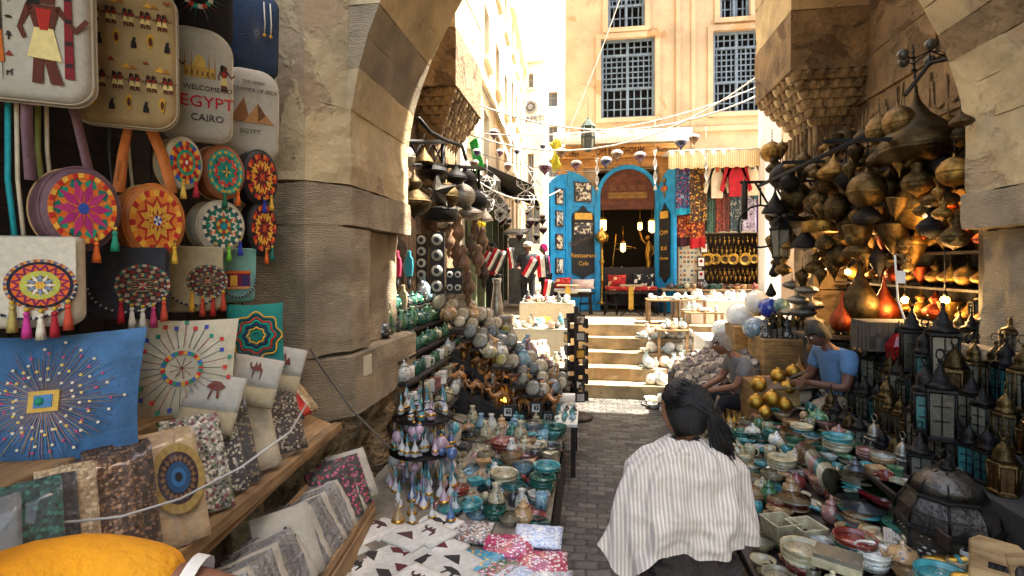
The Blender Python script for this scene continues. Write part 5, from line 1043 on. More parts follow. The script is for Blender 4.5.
def scatter(x0,x1,y0,y1,zf,dx,dy,kinds,cols,place,group,seed,stack=.3,sc=1,fill=.93):
    r=random.Random(seed); nx=max(1,int((x1-x0)/dx)); ny=max(1,int((y1-y0)/dy))
    for j in range(ny):
        for i in range(nx):
            if r.random()>fill: continue
            x=x0+(i+.5)*(x1-x0)/nx+r.uniform(-.25,.25)*dx; y=y0+(j+.5)*(y1-y0)/ny+r.uniform(-.25,.25)*dy
            k=r.choice(kinds); c=r.choice(cols); z=zf(x,y)
            if k in('bowl','plate','basin') and r.random()<stack:
                n=r.randint(2,5) if k=='plate' else r.randint(2,3); s=sc*r.uniform(.85,1.15)
                for q in range(n): dup(pot(k,c if r.random()<.6 else r.choice(cols)),(x+r.uniform(-.004,.004),y+r.uniform(-.004,.004),z+q*(.02 if k!='plate' else .013)*s),0,PC[c][0]+' '+KN[k]+', stacked, '+place,group,s,rot=(0,0,r.uniform(0,6)))
            else: put(k,c,x,y,z,place,group,r,sc,tilt=.0)
def tabletop(name,label,x0,x1,y0,y1,zf,m,legs=True,cat='table',skirt=None):
    z=zf((x0+x1)/2,(y0+y1)/2); t=thing(name,label,cat,((x0+x1)/2,(y0+y1)/2,0)); hx,hy=(x1-x0)/2,(y1-y0)/2; cx,cy=(x0+x1)/2,(y0+y1)/2
    b=MB(); zz=[zf(cx+a*hx,cy+c*hy) for a,c in ((-1,-1),(1,-1),(1,1),(-1,1))]; xy=((-hx,-hy),(hx,-hy),(hx,hy),(-hx,hy))
    b.add([(x,y,q-.03) for (x,y),q in zip(xy,zz)]+[(x,y,q-.003) for (x,y),q in zip(xy,zz)],[(0,3,2,1),(4,5,6,7),(0,1,5,4),(1,2,6,5),(2,3,7,6),(3,0,4,7)],m); b.build('board',t)
    if skirt:
        b=MB(); zb=min(zz)-.03; pth=[(-hx,-hy),(hx,-hy),(hx,hy),(-hx,hy),(-hx,-hy)]
        for k in range(4):
            (xa,ya),(xb,yb)=pth[k],pth[k+1]; n=24; L=math.hypot(xb-xa,yb-ya); nx_,ny_=(yb-ya)/L,-(xb-xa)/L
            b.grid(lambda u,v:(xa+(xb-xa)*u+nx_*(.008+.012*math.sin(u*L*28)*(1-v)),ya+(yb-ya)*u+ny_*(.008+.012*math.sin(u*L*28)*(1-v)),.03+(zb-.03)*v),n,3,skirt)
        b.build('cloth_skirt',t)
    elif legs:
        for sx in(-1,1):
            for sy in(-1,1): b=MB(); h=z-.03; b.box((sx*(hx-.04),sy*(hy-.04),h/2),(.045,.045,h),m_dwood); b.build('leg',t)
    return t
# ---------- main left stall ----------
m_blcl=mat('dusty black cloth','2E2A26',.95,var=.3,bump=.4,rnd=0); m_brcl=mat('brown striped cloth','5E4C3A',.95,var=.3,bump=.4,rnd=0)
zl=lambda x,y:.46+.03*(y-2.6)+max(0,(-x-.9))*.25
tabletop('display_table','long low left table of ceramics and cloth packs, black skirt',-1.44,-.24,2.2,4.75,zl,mat('faded table cloth','7A7060',.95,bump=.4,rnd=0),skirt=m_blcl)
# printed cotton packs
m_cot=mat('white cotton pack','C9C4B8',.7,var=.12,scale=30,bump=.5,rnd=.06)
mot_k=[('fish',[(-.5,0),(-.1,.3),(.3,.1),(.5,.3),(.5,-.2),(.3,0),(-.1,-.25)]),('camel',camel),('pyramid',[(-.5,-.3),(.5,-.3),(0,.4)]),('eye',eye),('diamond',[(-.5,0),(0,.35),(.5,0),(0,-.35)]),('cat',[(-.22,-.5),(.22,-.5),(.2,-.1),(.1,.12),(.16,.45),(0,.36),(-.08,.47),(-.16,0)])]
wp=[(330,582,0),(345,560,1),(362,545,2),(378,526,3),(384,575,4),(398,553,0),(408,536,2),(424,560,5),(440,546,4),(418,580,1),(450,574,3),(392,515,5),(352,536,0),(372,556,2),(402,570,4),(430,532,1),(438,522,0),(366,590,3),(425,590,1),(455,560,2),(447,590,5),(340,548,4),(356,566,1)]
for i,(px,py,k) in enumerate(wp):
    for q in range(2 if i%3 else 3):
        p=PZ(px,py,zl(-1,2.9)+.02*q+.03); t=thing('cotton_pack','white cotton pack printed with a dark %s'%mot_k[k][0] if q else 'white cotton pack low in its pile','cotton pack',p,rot=(0,0,R(-28+random.uniform(-6,6))),group='white cotton packs on the left table')
        b=MB(); b.grid(lambda u,v:((u-.5)*.25,(v-.5)*.2,.010*math.sin(PI*u)**.3*math.sin(PI*v)**.3+.0015*math.sin(30*u+i)*math.sin(23*v)),10,8,m_cot,thick=(0,0,-.014)); b.build('cloth',t)
        if q==(1 if i%3 else 2): b=MB(); b.prism([(x*.12,z*.09) for x,z in mot_k[k][1]],.0105,.0125,cm(['4A2A2A','2A2622','5A1E22'][i%3])); b.build('printed_emblem',t)
cp=[(468,530,'silver and brown glittery','9A948C',['7A4A3A','C9C4BC','5A5A60']),(478,562,'turquoise with gold edge','0E7FA0',['0E7FA0','1296B5','0E7FA0','C9A23A']),(508,545,'magenta and silver','B52A5A',['B52A5A','D9C9CE','7A1A3A']),(538,535,'white and pale blue','C4CBD9',['C9CEDA','8AA0C4','D9D9DC']),(541,563,'pink leaf patterned','A82A4A',['B5305A','E0D0D0','8A1A3A']),(512,577,'pale lilac','B5B9C9',['B5B9C9','9AA0B5','CFCFD9']),(500,572,'green and magenta','2A6A4A',['2A6A4A','A82A5A','D9B9C0']),(545,584,'silver white','BDBDC0',['BDBDC0','8A8A94','D9D9D9']),(478,588,'sky blue','5A9ABF',['5A9ABF','8ABBD0','D9D9D9'])]
for i,(px,py,d,h,cs) in enumerate(cp):
    for q in range(3):
        p=PZ(px,py,zl(-.6,2.9)+.022*q+.02); t=thing('scarf_pack',(d+' scarf pack on top of its pile at the front' if q==2 else 'folded scarf pack under the '+d+' one'),'scarf pack',p,rot=(0,0,R(-4+(i%3)*5+q*2)))
        m=mat('scarf '+d,h,.45,kind='motif',cols=cs,vs=70,wob=.8,dm='EUCLIDEAN',vr=1,edge=.6,bump=.6,rnd=0,coat=.6,dist=.01)
        b=MB(); b.grid(lambda u,v:((u-.5)*.27,(v-.5)*.23,.012*math.sin(PI*u)**.3*math.sin(PI*v)**.3+.002*math.sin(26*u+i)*math.sin(19*v+q)),12,10,m,thick=(0,0,-.016)); b.build('cloth',t)
# pottery on the table
G1='pottery on the left table'
allk=['bowl','bowl','plate','mug','basin','jar','ashtray','egg','saltbox','bowl','vase','scarab','teapot']
scatter(-1.0,-.27,3.02,3.72,lambda x,y:zl(x,y)+.005,.088,.092,allk,[0,1,2,3,4,8,6,7,2],'near the left table front',G1,21,.45)
scatter(-1.05,-.27,3.72,4.25,lambda x,y:zl(x,y)+.005,.088,.092,allk+['plate','basin'],[0,2,2,3,4,6,8,9],'mid left table',G1,22,.6,1.1)
scatter(-1.1,-.27,4.25,4.75,lambda x,y:zl(x,y)+.005,.085,.09,allk+['jar','mug','vase'],[0,1,2,2,4,6,7,8],'at left table far end',G1,23,.4,1.05)
# perfume bottles and glass baubles on a small stand by the pier
m_glass=mat('clear blown glass','DADADA',.08,trans=.355,var=.05,bump=.2,rnd=0,ior=1.3)
GC=[('clear','D8D8DA'),('pink','D0B0BE'),('blue','5A74A8'),('turquoise','5AA0AA'),('amber','B09468'),('violet','9A8AAA'),('green','6A9A80')]
GL=[mat(n+' blown glass',h,.08,trans=.35,var=.1,bump=.1,rnd=.1,ior=1.3,coat=1) for n,h in GC]
stp=thing('bottle_stand','three tiered wire stand of blown glass bottles beside the pier','stand',(-1.12,3.35,.52)); b=MB()
for z in (.02,.28,.5): b.lathe([(.001,z),(.26-.1*z,z),(.26-.1*z,z+.008),(.001,z+.008)],18,m_iron)
b.tube([(0,0,0),(0,0,.78)],.008,m_iron,6); b.build('trays',stp)
def bottle(i):
    k=('bottle',i)
    if k in POT: return POT[k]
    t=thing('perfume_bottle','x','perfume bottle'); b=MB(); b.lathe([(.016,0),(.03,.012),(.034,.04),(.02,.075),(.007,.095),(.006,.125),(.011,.13)],12,GL[i]); b.build('flask',t)
    b=MB(); b.lathe([(.006,.12),(.006,.135),(.014,.15),(.01,.168),(.003,.185),(.001,.21)],8,GL[(i+3)%7]); b.build('stopper',t); b=MB(); b.lathe([(.032,.03),(.0355,.04),(.031,.05)],12,m_brass); b.build('gilt_band',t); POT[k]=t; return t
r=random.Random(5)
for z,n,rr in ((.035,20,.22),(.03,12,.13),(.295,17,.19),(.295,9,.10),(.515,14,.15),(.515,6,.07)):
    for i in range(n):
        a=2*PI*i/n+r.random(); c=r.choice([0,0,0,0,0,1,1,2,3,4,6]); dup(bottle(c),(-1.12+rr*math.cos(a),3.35+rr*math.sin(a),.52+z),r.random()*6,GC[c][0]+' glass bottle on the %s tier of the stand'%{.035:'lowest',.03:'lowest',.295:'middle',.515:'top'}[z],'perfume bottles on the glass stand',r.uniform(.6,.95))
for i in range(30):
    px,py=394+r.uniform(0,62),r.uniform(470,528); p=PZ(px,py,.55); c=r.choice([0,0,4,1,2]); dup(bottle(c),(p.x,max(3.1,p.y) if p.x<-1.3 else p.y,.53),r.random()*6,GC[c][0]+' glass bottle standing before the glass stand','perfume bottles beside the cotton packs',r.uniform(.7,1.15))
def bauble(i):
    k=('bauble',i)
    if k in POT: return POT[k]
    t=thing('glass_bauble','x','bauble'); b=MB(); b.ball((0,0,0),.035,GL[i],12,8,sz=1.1); b.lathe([(.012,-.035),(.006,-.06),(.001,-.09)],8,GL[i]); b.build('bulb',t); b=MB(); b.lathe([(.01,.034),(.011,.045),(.001,.05)],8,m_brass); b.tube([(0,0,.045),(0,0,.11)],.0015,m_brass,4); b.build('cap',t); POT[k]=t; return t
for i in range(34):
    px,py=r.uniform(392,462),r.uniform(425,462) if i%3 else r.uniform(440,500); Y=r.uniform(3.15,3.6); c=r.choice([0,0,1,1,1,2,3,5]); dup(bauble(c),P(px,py,Y),0,GC[c][0]+' glass bauble hanging over left table','glass baubles by the pier',r.uniform(.8,1.3))
b=MB()
for dy in (0,.22,.42): b.tube([P(392,418,3.15)+V((0,dy,0)),P(430,412,3.15)+V((0,dy,.02)),P(464,424,3.15)+V((0,dy,0))],.005,m_iron,5)
b.build('hanging_wires',label='thin wires carrying the glass baubles',cat='wire')
# stepped shelves of mugs against the left wall
sh=thing('stepped_shelves','dark stepped shelves of mugs and jars behind the pier','shelving',(-1.5,4.9,0))
SH=[(-1.30,.80),(-1.37,.97),(-1.44,1.14),(-1.52,1.31),(-1.62,1.48),(-1.72,1.65)]
for x,z in SH: b=MB(); b.box((x+1.5-.0,-.0,z-.012),(.16,2.3,.022),m_dwood); b.build('shelf',sh)
b=MB(); b.box((-.0-.25,0,.6),(.4,2.3,1.15),m_blcl); b.build('base',sh)
for k,(x,z) in enumerate(SH):
    n=16
    for i in range(n):
        y=3.83+i*.14; kd=r.choice([['mug','mug','jar'],['mug','mug','saltbox'],['mug','jar','mug'],['jar','mug','teapot'],['vase','jar','teapot'],['vase','teapot','jar']][k]); c=r.choice([[2,2,4,1],[2,4,4,9],[4,2,5,1],[1,5,2],[6,1,5],[6,6,1,5]][k])
        put(kd,c,x,y,z,'on %s step behind the pier'%['lowest','second','third','fourth','fifth','highest'][k],'mugs and jars on the stepped shelves',r,1.15)
# black tiles board and magnets panel hanging on the wall
def panel(label,px0,px1,py0,py1,Y,rows,cols,disc,base=m_blk,name='souvenir_board'):
    a=P(px0,(py0+py1)/2,Y); c=P(px1,(py0+py1)/2,Y); z0=P((px0+px1)/2,py1,Y).z; z1=P((px0+px1)/2,py0,Y).z; W,H=c.x-a.x,z1-z0
    t=thing(name,label,'display board',((a.x+c.x)/2,Y,z0)); b=MB(); b.box((0,.02,H/2),(W,.03,H),base); b.build('board',t)
    for i in range(cols):
        for j in range(rows):
            x,z=-W/2+W*(i+.5)/cols,H*(j+.5)/rows; q=MB(); s=min(W/cols,H/rows)*.4; 
            q.lathe([(s,0),(s*1.0,.012),(s*.7,.02),(.001,.022)],14,disc,(x,0,z),None) if False else q.lathe([(s,0),(s,.012),(s*.75,.02),(.001,.022)],14,disc,T=Matrix.Translation((x,.005,z))@XZ); q.lathe([(s*.55,.021),(s*.5,.026),(.3*s,.024)],8,m_gry,T=Matrix.Translation((x,.005,z))@XZ); q.build('round_magnet',t)
    return t
m_disc=mat('pale resin disc','A8A498',.5,rnd=.2)
panel('black board with two columns of round pale magnets on the left',416,427,234,292,5.2,5,1,m_disc); panel('black board with a column of round white magnets',430,444,232,294,5.0,4,1,m_disc); panel('small black board of white magnets next to the two tall ones',446,462,268,294,5.3,2,2,m_disc)
for i,(px,py,Y,c,l) in enumerate(((397,262,4.3,'B02A4A','pink beaded hand charm hanging just past the pier'),(409,262,4.35,'1F7A82','teal beaded hand charm hanging beside the pink one'),(403,296,4.4,'8A7A5A','brown leather charm hanging beneath the bead hands'))):
    t=thing('hand_charm',l,'charm',P(px,py,Y)); b=MB(); s=.05
    b.prism([(x*s,z*s) for x,z in [(-.6,-2.6),(.6,-2.6),(.8,-.8),(.7,.6),(.35,1.0),(.3,2),(-.3,2),(-.35,1.0),(-.7,.6),(-.8,-.8)]],-.015,.015,cm(c),T=XZ); b.build('body',t,bevel=.006); b=MB(); b.tube([(0,0,.09),(0,0,.3)],.003,m_iron,4); b.lathe([(.016,-.13),(.02,-.2),(.004,-.24)],8,cm('2A2A2A')); b.build('cord',t)
# frames and dark brown hanging carvings
hb=[(455,250,5.6),(463,262,5.7),(471,245,5.9),(478,258,6.0),(468,285,5.8),(449,240,5.3),(484,272,6.2),(457,230,5.5),(475,228,6.1),(482,240,6.3)]
def carving():
    t=thing('carved_ornament','x','ornament'); b=MB(); b.lathe([(.01,.14),(.05,.1),(.03,.06),(.07,.0),(.06,-.06),(.02,-.1),(.03,-.14),(.001,-.2)],10,mat('brown carved wood','6A4E36',.6,kind='grain',rnd=.3),rib=-.1); b.build('body',t); b=MB(); b.tube([(0,0,.13),(0,0,.34)],.004,m_iron,4); b.build('cord',t); return t
cvg=carving()
for i,(px,py,Y) in enumerate(hb): dup(cvg,P(px,py,Y),i,'brown carved wooden drop hanging over the left stall','carved drops over the left stall',[1.1,1.4,.9,1.2,1.3,1][i%6])
# iron bracket with lattice and the hanging lamp cluster
t=thing('iron_bracket','black iron bracket frame above the left lamps','bracket',(0,0,0)); b=MB()
def seg(px0,py0,px1,py1,Y0,Y1,r_=.02): b.tube([P(px0,py0,Y0),P(px1,py1,Y1)],r_,m_iron,4)
seg(395,142,447,142,4.2,5.6,.03); seg(395,165,447,165,4.2,5.6); seg(443,142,443,215,5.5,5.5,.03); seg(447,166,482,168,5.6,6.8,.03); seg(447,190,482,190,5.6,6.8); seg(479,168,479,192,6.7,6.7)
for i in range(4): seg(452+7*i,168,458+7*i,190,5.8+.25*i,6.0+.25*i,.012); seg(458+7*i,168,452+7*i,190,6.0+.25*i,5.8+.25*i,.012)
for i in range(4): seg(400+11*i,144,410+11*i,164,4.4+.3*i,4.7+.3*i,.012); seg(410+11*i,144,400+11*i,164,4.7+.3*i,4.4+.3*i,.012)
b.build('bars',t)
b=MB(); b.tube([P(418,118,4.6),P(430,132,4.9),P(445,140,5.3),P(462,146,5.8),P(466,160,6.0)],.022,m_iron,6); b.build('drain_pipe',label='bent dark pipe above the left lamp bracket',cat='pipe')
lam=[('sphere',m_slv,403,157,24,4.5,'pale grey dome lamp at the top of the left cluster beside the pier'),('sphere',m_dbr,399,185,22,4.5,'bulbous dark lamp half hidden by the left pier'),('gourd',m_dbr,414,200,34,4.6,'long necked dark gourd lamp nearest the left pier'),('flat',m_blm,432,172,30,5.1,'flat dark lamp under the iron bracket'),('sphere',m_dbr,446,196,26,5.3,'round dark lamp behind the glass star'),('sphere',m_slv,463,196,24,5.7,'round grey lamp right of the glass star'),('flat',m_slv,470,214,26,5.8,'flat silver lamp low at the right of the left cluster'),('sphere',m_blm,476,202,22,6.0,'small round black lamp at the alley end of the cluster'),('onion',m_blm,456,176,22,5.5,'small onion lamp below the iron lattice'),('bell',m_dbr,424,158,20,4.9,'bell shaped dark lamp behind the bracket bars'),('drum',m_blm,440,216,34,5.2,'drum lamp with silver rim under the glass star'),('flat',m_slv,447,228,20,5.6,'flat silver lamp below the drum lamp'),('sphere',m_blm,466,180,20,6.2,'round black lamp hanging behind the lattice'),('bell',m_slv,485,216,16,6.6,'small silver bell lamp at the far end of the left cluster')]
for k,m,px,py,w_,Y,l in lam:
    p=P(px,py,Y); s=w_*depth(p)/F*1.05; dup(lamp(k,m),p,random.random()*6,l,None,s)
st_=thing('star_lantern','large glass star lantern with dark metal edges on the left','lantern',P(437,192,5.0)); b=MB(); g=MB(); R1,R2,zt=.21,.09,.085
pts=[(R1*math.sin(i*2*PI/5*.5) if 0 else (R1 if i%2==0 else R2)*math.sin(i*PI/5),(R1 if i%2==0 else R2)*math.cos(i*PI/5)) for i in range(10)]
for s in(-1,1):
    for i in range(10):
        a,c=pts[i],pts[(i+1)%10]; g.add([(a[0],0,a[1]),(c[0],0,c[1]),(0,s*zt,0)],[(0,1,2)],[m_glw,m_slv][i%2]); b.tube([(a[0],0,a[1]),(0,s*zt,0)],.004,m_iron,4); b.tube([(a[0],0,a[1]),(c[0],0,c[1])],.004,m_iron,4)
b.tube([(0,0,R1),(0,0,R1+.25)],.004,m_iron,4); b.build('metal_edges',st_); g.build('glass_facets',st_)
# pale painted drums on a descending rack
rk=thing('descending_rack','dark stepped rack carrying the pale ceramic domes','rack',(0,0,0))
dome_m=[mat('dome glaze %d'%i,h,.35,kind='motif',cols=cs,vs=22,dm='EUCLIDEAN',vr=.3,edge=.25,bump=.2,rnd=.12,coat=.3) for i,(h,cs) in enumerate([('8E8268',['978B70','6A604C','A89E84']),('6E6C5E',['827C6C','4A4C46','989080']),('8A8048',['98904E','706838','A8A068']),('5A6060',['6E7472','343C3E','8A8C84'])])]
def dome(i):
    k=('dome',i)
    if k in POT: return POT[k]
    t=thing('ceramic_dome','x','ceramic dome'); b=MB(); b.lathe([(.001,.030),(.05,.028),(.085,.02),(.098,.008),(.1,-.0),(.07,-.05),(.045,-.09),(.05,-.13),(.001,-.13)],18,dome_m[i],T=Matrix.Rotation(R(58),4,'X')); b.build('shell',t); b=MB(); b.lathe([(.1,-.008),(.104,.002),(.096,.012)],18,mat('dark rim line','4A443A',.5,rnd=0),T=Matrix.Rotation(R(62),4,'X')); b.build('rim',t); POT[k]=t; return t
DN=['cream','grey green','yellow','blue grey']; bb=MB(); cols_=[(428,293,10.5,9.5,5.2),(441,297,10.2,9.2,5.5),(450,296,10.3,9.0,5.8),(459,297,10.2,8.6,6.1),(486,316,9.5,7.6,6.4)]
for j,(px,py,dx,dy,Y) in enumerate(cols_):
    n=11 if j<4 else 9
    for i in range(n):
        p=P(px+dx*i,py+dy*i,Y-.04*i); 
        if p.x>-.30: break
        if r.random()<.36:
            put(r.choice(['vase','jar','bowl','teapot','plate']),r.choice([2,4,6,8,9,7]),p.x,p.y,p.z-.08,'among the disc drums','pots among the disc drums',r,1.35,.3); continue
        w_=20-.3*i; s=w_*depth(p)/F/.235; c=(2 if (i,j) in((7,0),(2,4)) else (0 if i<4 else r.choice([1,3,1,0]))); dup(dome(c),p,R(-12+r.uniform(-26,26)),DN[c]+' painted disc drum on the descending rack','ceramic domes on the left rack',s*r.uniform(.72,1.1))
        bb.box((p.x-.01,p.y+.10,p.z-.12*s),(.2,.2,.03),m_dwood)
bb.build('steps',rk)
b=MB(); b.add([(-1.9,5.0,0),(-.32,5.0,0),(-.32,5.0,.45),(-1.9,5.0,1.5),(-1.9,6.9,0),(-.32,6.9,0),(-.32,6.9,.45),(-1.9,6.9,1.5)],[(0,1,2,3),(5,4,7,6),(1,5,6,2),(3,2,6,7),(0,3,7,4),(0,4,5,1)],m_blcl); b.build('skirted_base',rk)
# brass figurines, camels, glowing lamps on the middle of the left stall
m_amb=mat('amber varnished wood','8A5A2A',.4,var=.4,rnd=.35,coat=.3)
def fig(kind):
    k=('fig',kind)
    if k in POT: return POT[k]
    b=MB()
    if kind=='camel': b.tube([(-.05,0,.09),(-.02,0,.105),(0,0,.13),(.03,0,.1),(.06,0,.1),(.085,0,.11),(.1,0,.15),(.125,0,.15)],[.018,.026,.02,.026,.018,.012,.011,.008],m_amb,8); [b.tube([(x,y,.09),(x,y,.0)],[.008,.005],m_amb,5) for x in(-.045,.045) for y in(-.014,.014)]
    elif kind=='bust': b.lathe([(.035,0),(.03,.02),(.015,.03),(.03,.05),(.045,.08),(.02,.1),(.03,.12),(.032,.16),(.02,.185),(.001,.19)],10,m_br2,sy=.8)
    elif kind=='obelisk': b.lathe([(.03,0),(.03,.015),(.017,.018),(.012,.16),(.001,.18)],4,m_slv,sm=False)
    elif kind=='cat': b.lathe([(.03,0),(.034,.03),(.024,.07),(.018,.1),(.024,.115),(.02,.135),(.005,.145)],10,m_blm,sy=1.2); [b.lathe([(.008,0),(.001,.022)],4,m_blm,(x,0,.135)) for x in(-.012,.012)]
    o=b.build(kind+'_figurine',label='x',cat='figurine'); POT[k]=o; return o
FN={'camel':'amber wooden camel','bust':'brass pharaonic bust','obelisk':'silver grey obelisk','cat':'black metal cat'}
b=MB(); b.add([(-1.6,4.8,0),(-.34,4.8,0),(-.34,4.8,.5),(-1.6,4.8,.95),(-1.6,5.45,0),(-.34,5.45,0),(-.34,5.45,.62),(-1.6,5.45,1.2)],[(0,1,2,3),(5,4,7,6),(1,5,6,2),(3,2,6,7),(0,3,7,4),(0,4,5,1)],m_blcl); b.build('draped_plinth',label='black draped plinth under the figurines of the left stall',cat='plinth')
for i in range(150):
    x=r.uniform(-1.55,-.38); y=r.uniform(4.82,5.42); f=(x+.34)/(-1.26); z=.5+.45*f+(y-4.8)/.65*(.12+.13*f); k=r.choice(['camel','camel','bust','obelisk','cat','camel']); dup(fig(k),(x,y,z),0,FN[k]+' in the crowd on the black plinth','figurines on the black plinth',r.uniform(.8,1.4),rot=(0,0,r.uniform(0,6)))
for i,(px,py) in enumerate(((492,408),(478,418),(508,412),(520,428),(500,428),(536,408),(485,434),(548,418))):
    p=P(px,py,4.83-.02*(i%3)); t=thing('framed_tile','x','tile',p,rot=(R(-12),0,R(8-3*i))); t['label']='black framed tile with white sign'; b=MB(); b.box((0,0,0),(.12,.02,.12),m_blk); b.build('frame',t); b=MB(); b.box((0,-.012,0),(.07,.004,.07),m_disc); b.box((0.006,-.015,.004),(.045,.003,.045),m_blk); b.tube([(-.012,-.018,.016),(.014,-.018,.014),(.004,-.018,-.018)],.004,m_disc,4); b.build('sign_face',t); t['group']='black framed tiles'
m_glow=mat('lit salt lamp','FFB050',.5,emis='FF9A2A',es=2.2,rnd=0)
for px,py,Y,l,s in ((503,402,5.0,'glowing amber lamp among the figurines, upper one',.05),(497,396,5.3,'glowing amber lamp partly behind the brass busts',.035),(548,425,4.86,'small glowing lamp between the black framed tiles',.028)):
    t=thing('glow_lamp',l,'lamp',P(px,py,Y)); b=MB(); b.lathe([(s*.5,-s*1.4),(s*.9,-s),(s,0),(s*.5,s),(s*.1,s*1.6)],10,m_glow); b.build('shade',t); b=MB(); b.lathe([(s*.7,-s*1.9),(s*.7,-s*1.6),(s*.5,-s*1.35)],10,m_dwood); b.build('foot',t)
# tall grey vase
for px,py,Y,w_,h_,l in ((497,306,6.9,.17,.75,'tall grey pitted stone vase standing behind the dome rack'),(506,335,6.6,.26,.5,'broad grey pitted vase in front of the tall one')):
    p=P(px,py,Y); b=MB(); b.lathe([(w_*.3,-.5*h_),(w_*.5,-.3*h_),(w_*.5,.0),(w_*.32,.3*h_),(w_*.3,.4*h_),(w_*.42,.5*h_),(w_*.36,.49*h_)],18,m_slv); b.build('stone_vase',loc=p,label=l,cat='vase')
# small alley table with turquoise animals and a yellow box
tabletop('alley_table','narrow table at the alley edge with turquoise figures',-.62,-.12,4.95,5.75,lambda x,y:.52,m_wh,skirt=None)
b=MB(); b.box((0,0,.03),(.14,.12,.06),m_gild); b.build('gilt_box',loc=(-.53,5.05,.52),label='gilded box on the near corner of the alley table',cat='box')
b=MB(); b.tube([(-.2,0,.06),(.2,0,.06)],.05,m_wh,10); b.build('white_roll',loc=(-.36,5.66,.53),label='white rolled paper at the back of the alley table',cat='roll')
scatter(-.44,-.14,4.98,5.6,lambda x,y:.52,.062,.075,['pyramid','scarab','pyramid','egg'],[0,0,7,4,6],'on the alley table','figures on the alley table',9,sc=.75)
# revolving dark wood rack
t=thing('souvenir_rack','dark wooden souvenir rack at the alley edge before the steps','rack',(-.18,6.9,0)); b=MB(); b.box((0,0,.75),(.06,.06,1.5),m_dwood); b.lathe([(.22,0),(.22,.04),(.03,.06)],12,m_dwood); b.build('post',t)
for k in range(4):
    for j in range(6):
        b=MB(); a=k*PI/2+.4; b.box((.13*math.cos(a),.13*math.sin(a),.3+j*.2+.03*math.sin(k*3+j)),(.03,.13+.05*((j*k)%3)/2,.13),m_dwood,rz=a); q=b.build('holder',t); b=MB(); b.box((.15*math.cos(a),.15*math.sin(a),.3+j*.2+.03*math.sin(k*3+j)),(.008,.1,.09),[m_photo[0],m_blk,m_gp,m_disc][(k+j)%4],rz=a); b.build('card',q)
# ---------- right stall ----------
r=random.Random(31)
zr=lambda x,y:.40+max(0,min(.5,(x-.85)*.30))+.02*(y-2.5)
m_tanc=mat('sand coloured table cloth','6A5C48',.95,var=.3,bump=.4,rnd=0)
tabletop('display_table','long right table of pottery beside the woman',.86,1.95,2.05,5.0,zr,m_dwood,skirt=m_brcl)
allr=['bowl','bowl','plate','ashtray','mug','basin','jar','egg','scarab','bowl','saltbox','teapot','plate']
G='pottery on the right table'
scatter(.90,1.92,2.15,2.9,lambda x,y:zr(x,y),.115,.115,allr+['basin'],[0,8,1,2,3,4,6,2,2],'at right table near end',G,41,.4,1.05)
scatter(.90,1.92,2.9,3.7,lambda x,y:zr(x,y),.1,.105,allr,[0,8,2,3,4,5,6,2,9,8],'mid right table',G,42,.45,1)
scatter(.90,1.92,3.7,4.95,lambda x,y:zr(x,y),.1,.105,allr+['plate','bowl'],[0,1,8,5,8,2,9,4,2],'at right table far end',G,43,.45,1)
# piles of big plates
def pile(px,py,z,n,c,sc,what,tilt=0):
    p=PZ(px,py,z)
    for q in range(n): dup(pot('plate',c if q%3 else (c+2)%8),(p.x+r.uniform(-.006,.006),p.y+r.uniform(-.006,.006),z+.017*q*sc*.8),0,PC[c][0]+' plate in the pile '+what,'piles of plates on the right table',sc,rot=(tilt+r.uniform(-.05,.05),tilt*.5,r.uniform(0,6)))
pile(862,524,.62,6,6,1.4,'by the big lantern',.04); pile(893,520,.66,6,3,1.2,'with crimson top',.03); pile(857,500,.66,7,0,1.3,'behind the grey one'); pile(905,545,.62,6,1,1.2,'at the table edge'); pile(886,505,.7,4,11,1.5,'topped by a deep crimson plate')
pile(795,450,.6,8,8,1.3,'by the far boards'); pile(812,446,.6,8,1,1.2,'by the lantern tiers'); pile(781,500,.5,5,0,1.3,'behind the woman')
# upright plates leaning
for i in range(9):
    p=P(796+i*4.4,446+i*4.6,4.3-.13*i); dup(pot('plate',r.choice([8,2,1,9])),p,0,'plate leaning on edge, right table','plates leaning on edge',1.05+r.uniform(-.15,.15),rot=(R(62),R(8),R(24+r.uniform(-12,12))))
# square cream bowls with handles, near
for px,py,l in ((780,540,'square cream planter at the near end of the right table'),(806,545,'square cream planter beside its twin near the woman')):
    p=PZ(px,py,.5); t=thing('square_planter',l,'planter',p,R(20)); b=MB(); w0,w1,h=.055,.08,.12
    vs=[(sx*w*k,sy*w*k,z) for (w,z) in ((w0,0),(w1,h)) for k in (1,) for sx,sy in((-1,-1),(1,-1),(1,1),(-1,1))]+[(sx*w*.88,sy*w*.88,z) for (w,z) in ((w1,h),(w0,.02)) for sx,sy in((-1,-1),(1,-1),(1,1),(-1,1))]
    fs=[(0,3,2,1)]+[(i,(i+1)%4,4+(i+1)%4,4+i) for i in range(4)]+[(4+i,4+(i+1)%4,8+(i+1)%4,8+i) for i in range(4)]+[(8+i,8+(i+1)%4,12+(i+1)%4,12+i) for i in range(4)]+[(12,13,14,15)]
    b.add(vs,fs,potm(2)); b.build('body',t,bevel=.004)
# dividing boards
for (a,c,l) in ((PZ(776,478,.52),PZ(838,590,.5),'dark divider board running along the middle of the right table'),(PZ(868,478,.78),PZ(950,545,.80),'dark rail at the foot of the lantern tiers')):
    rail(a,c,.07,.02,m_dwood,'divider_board',l,'board')
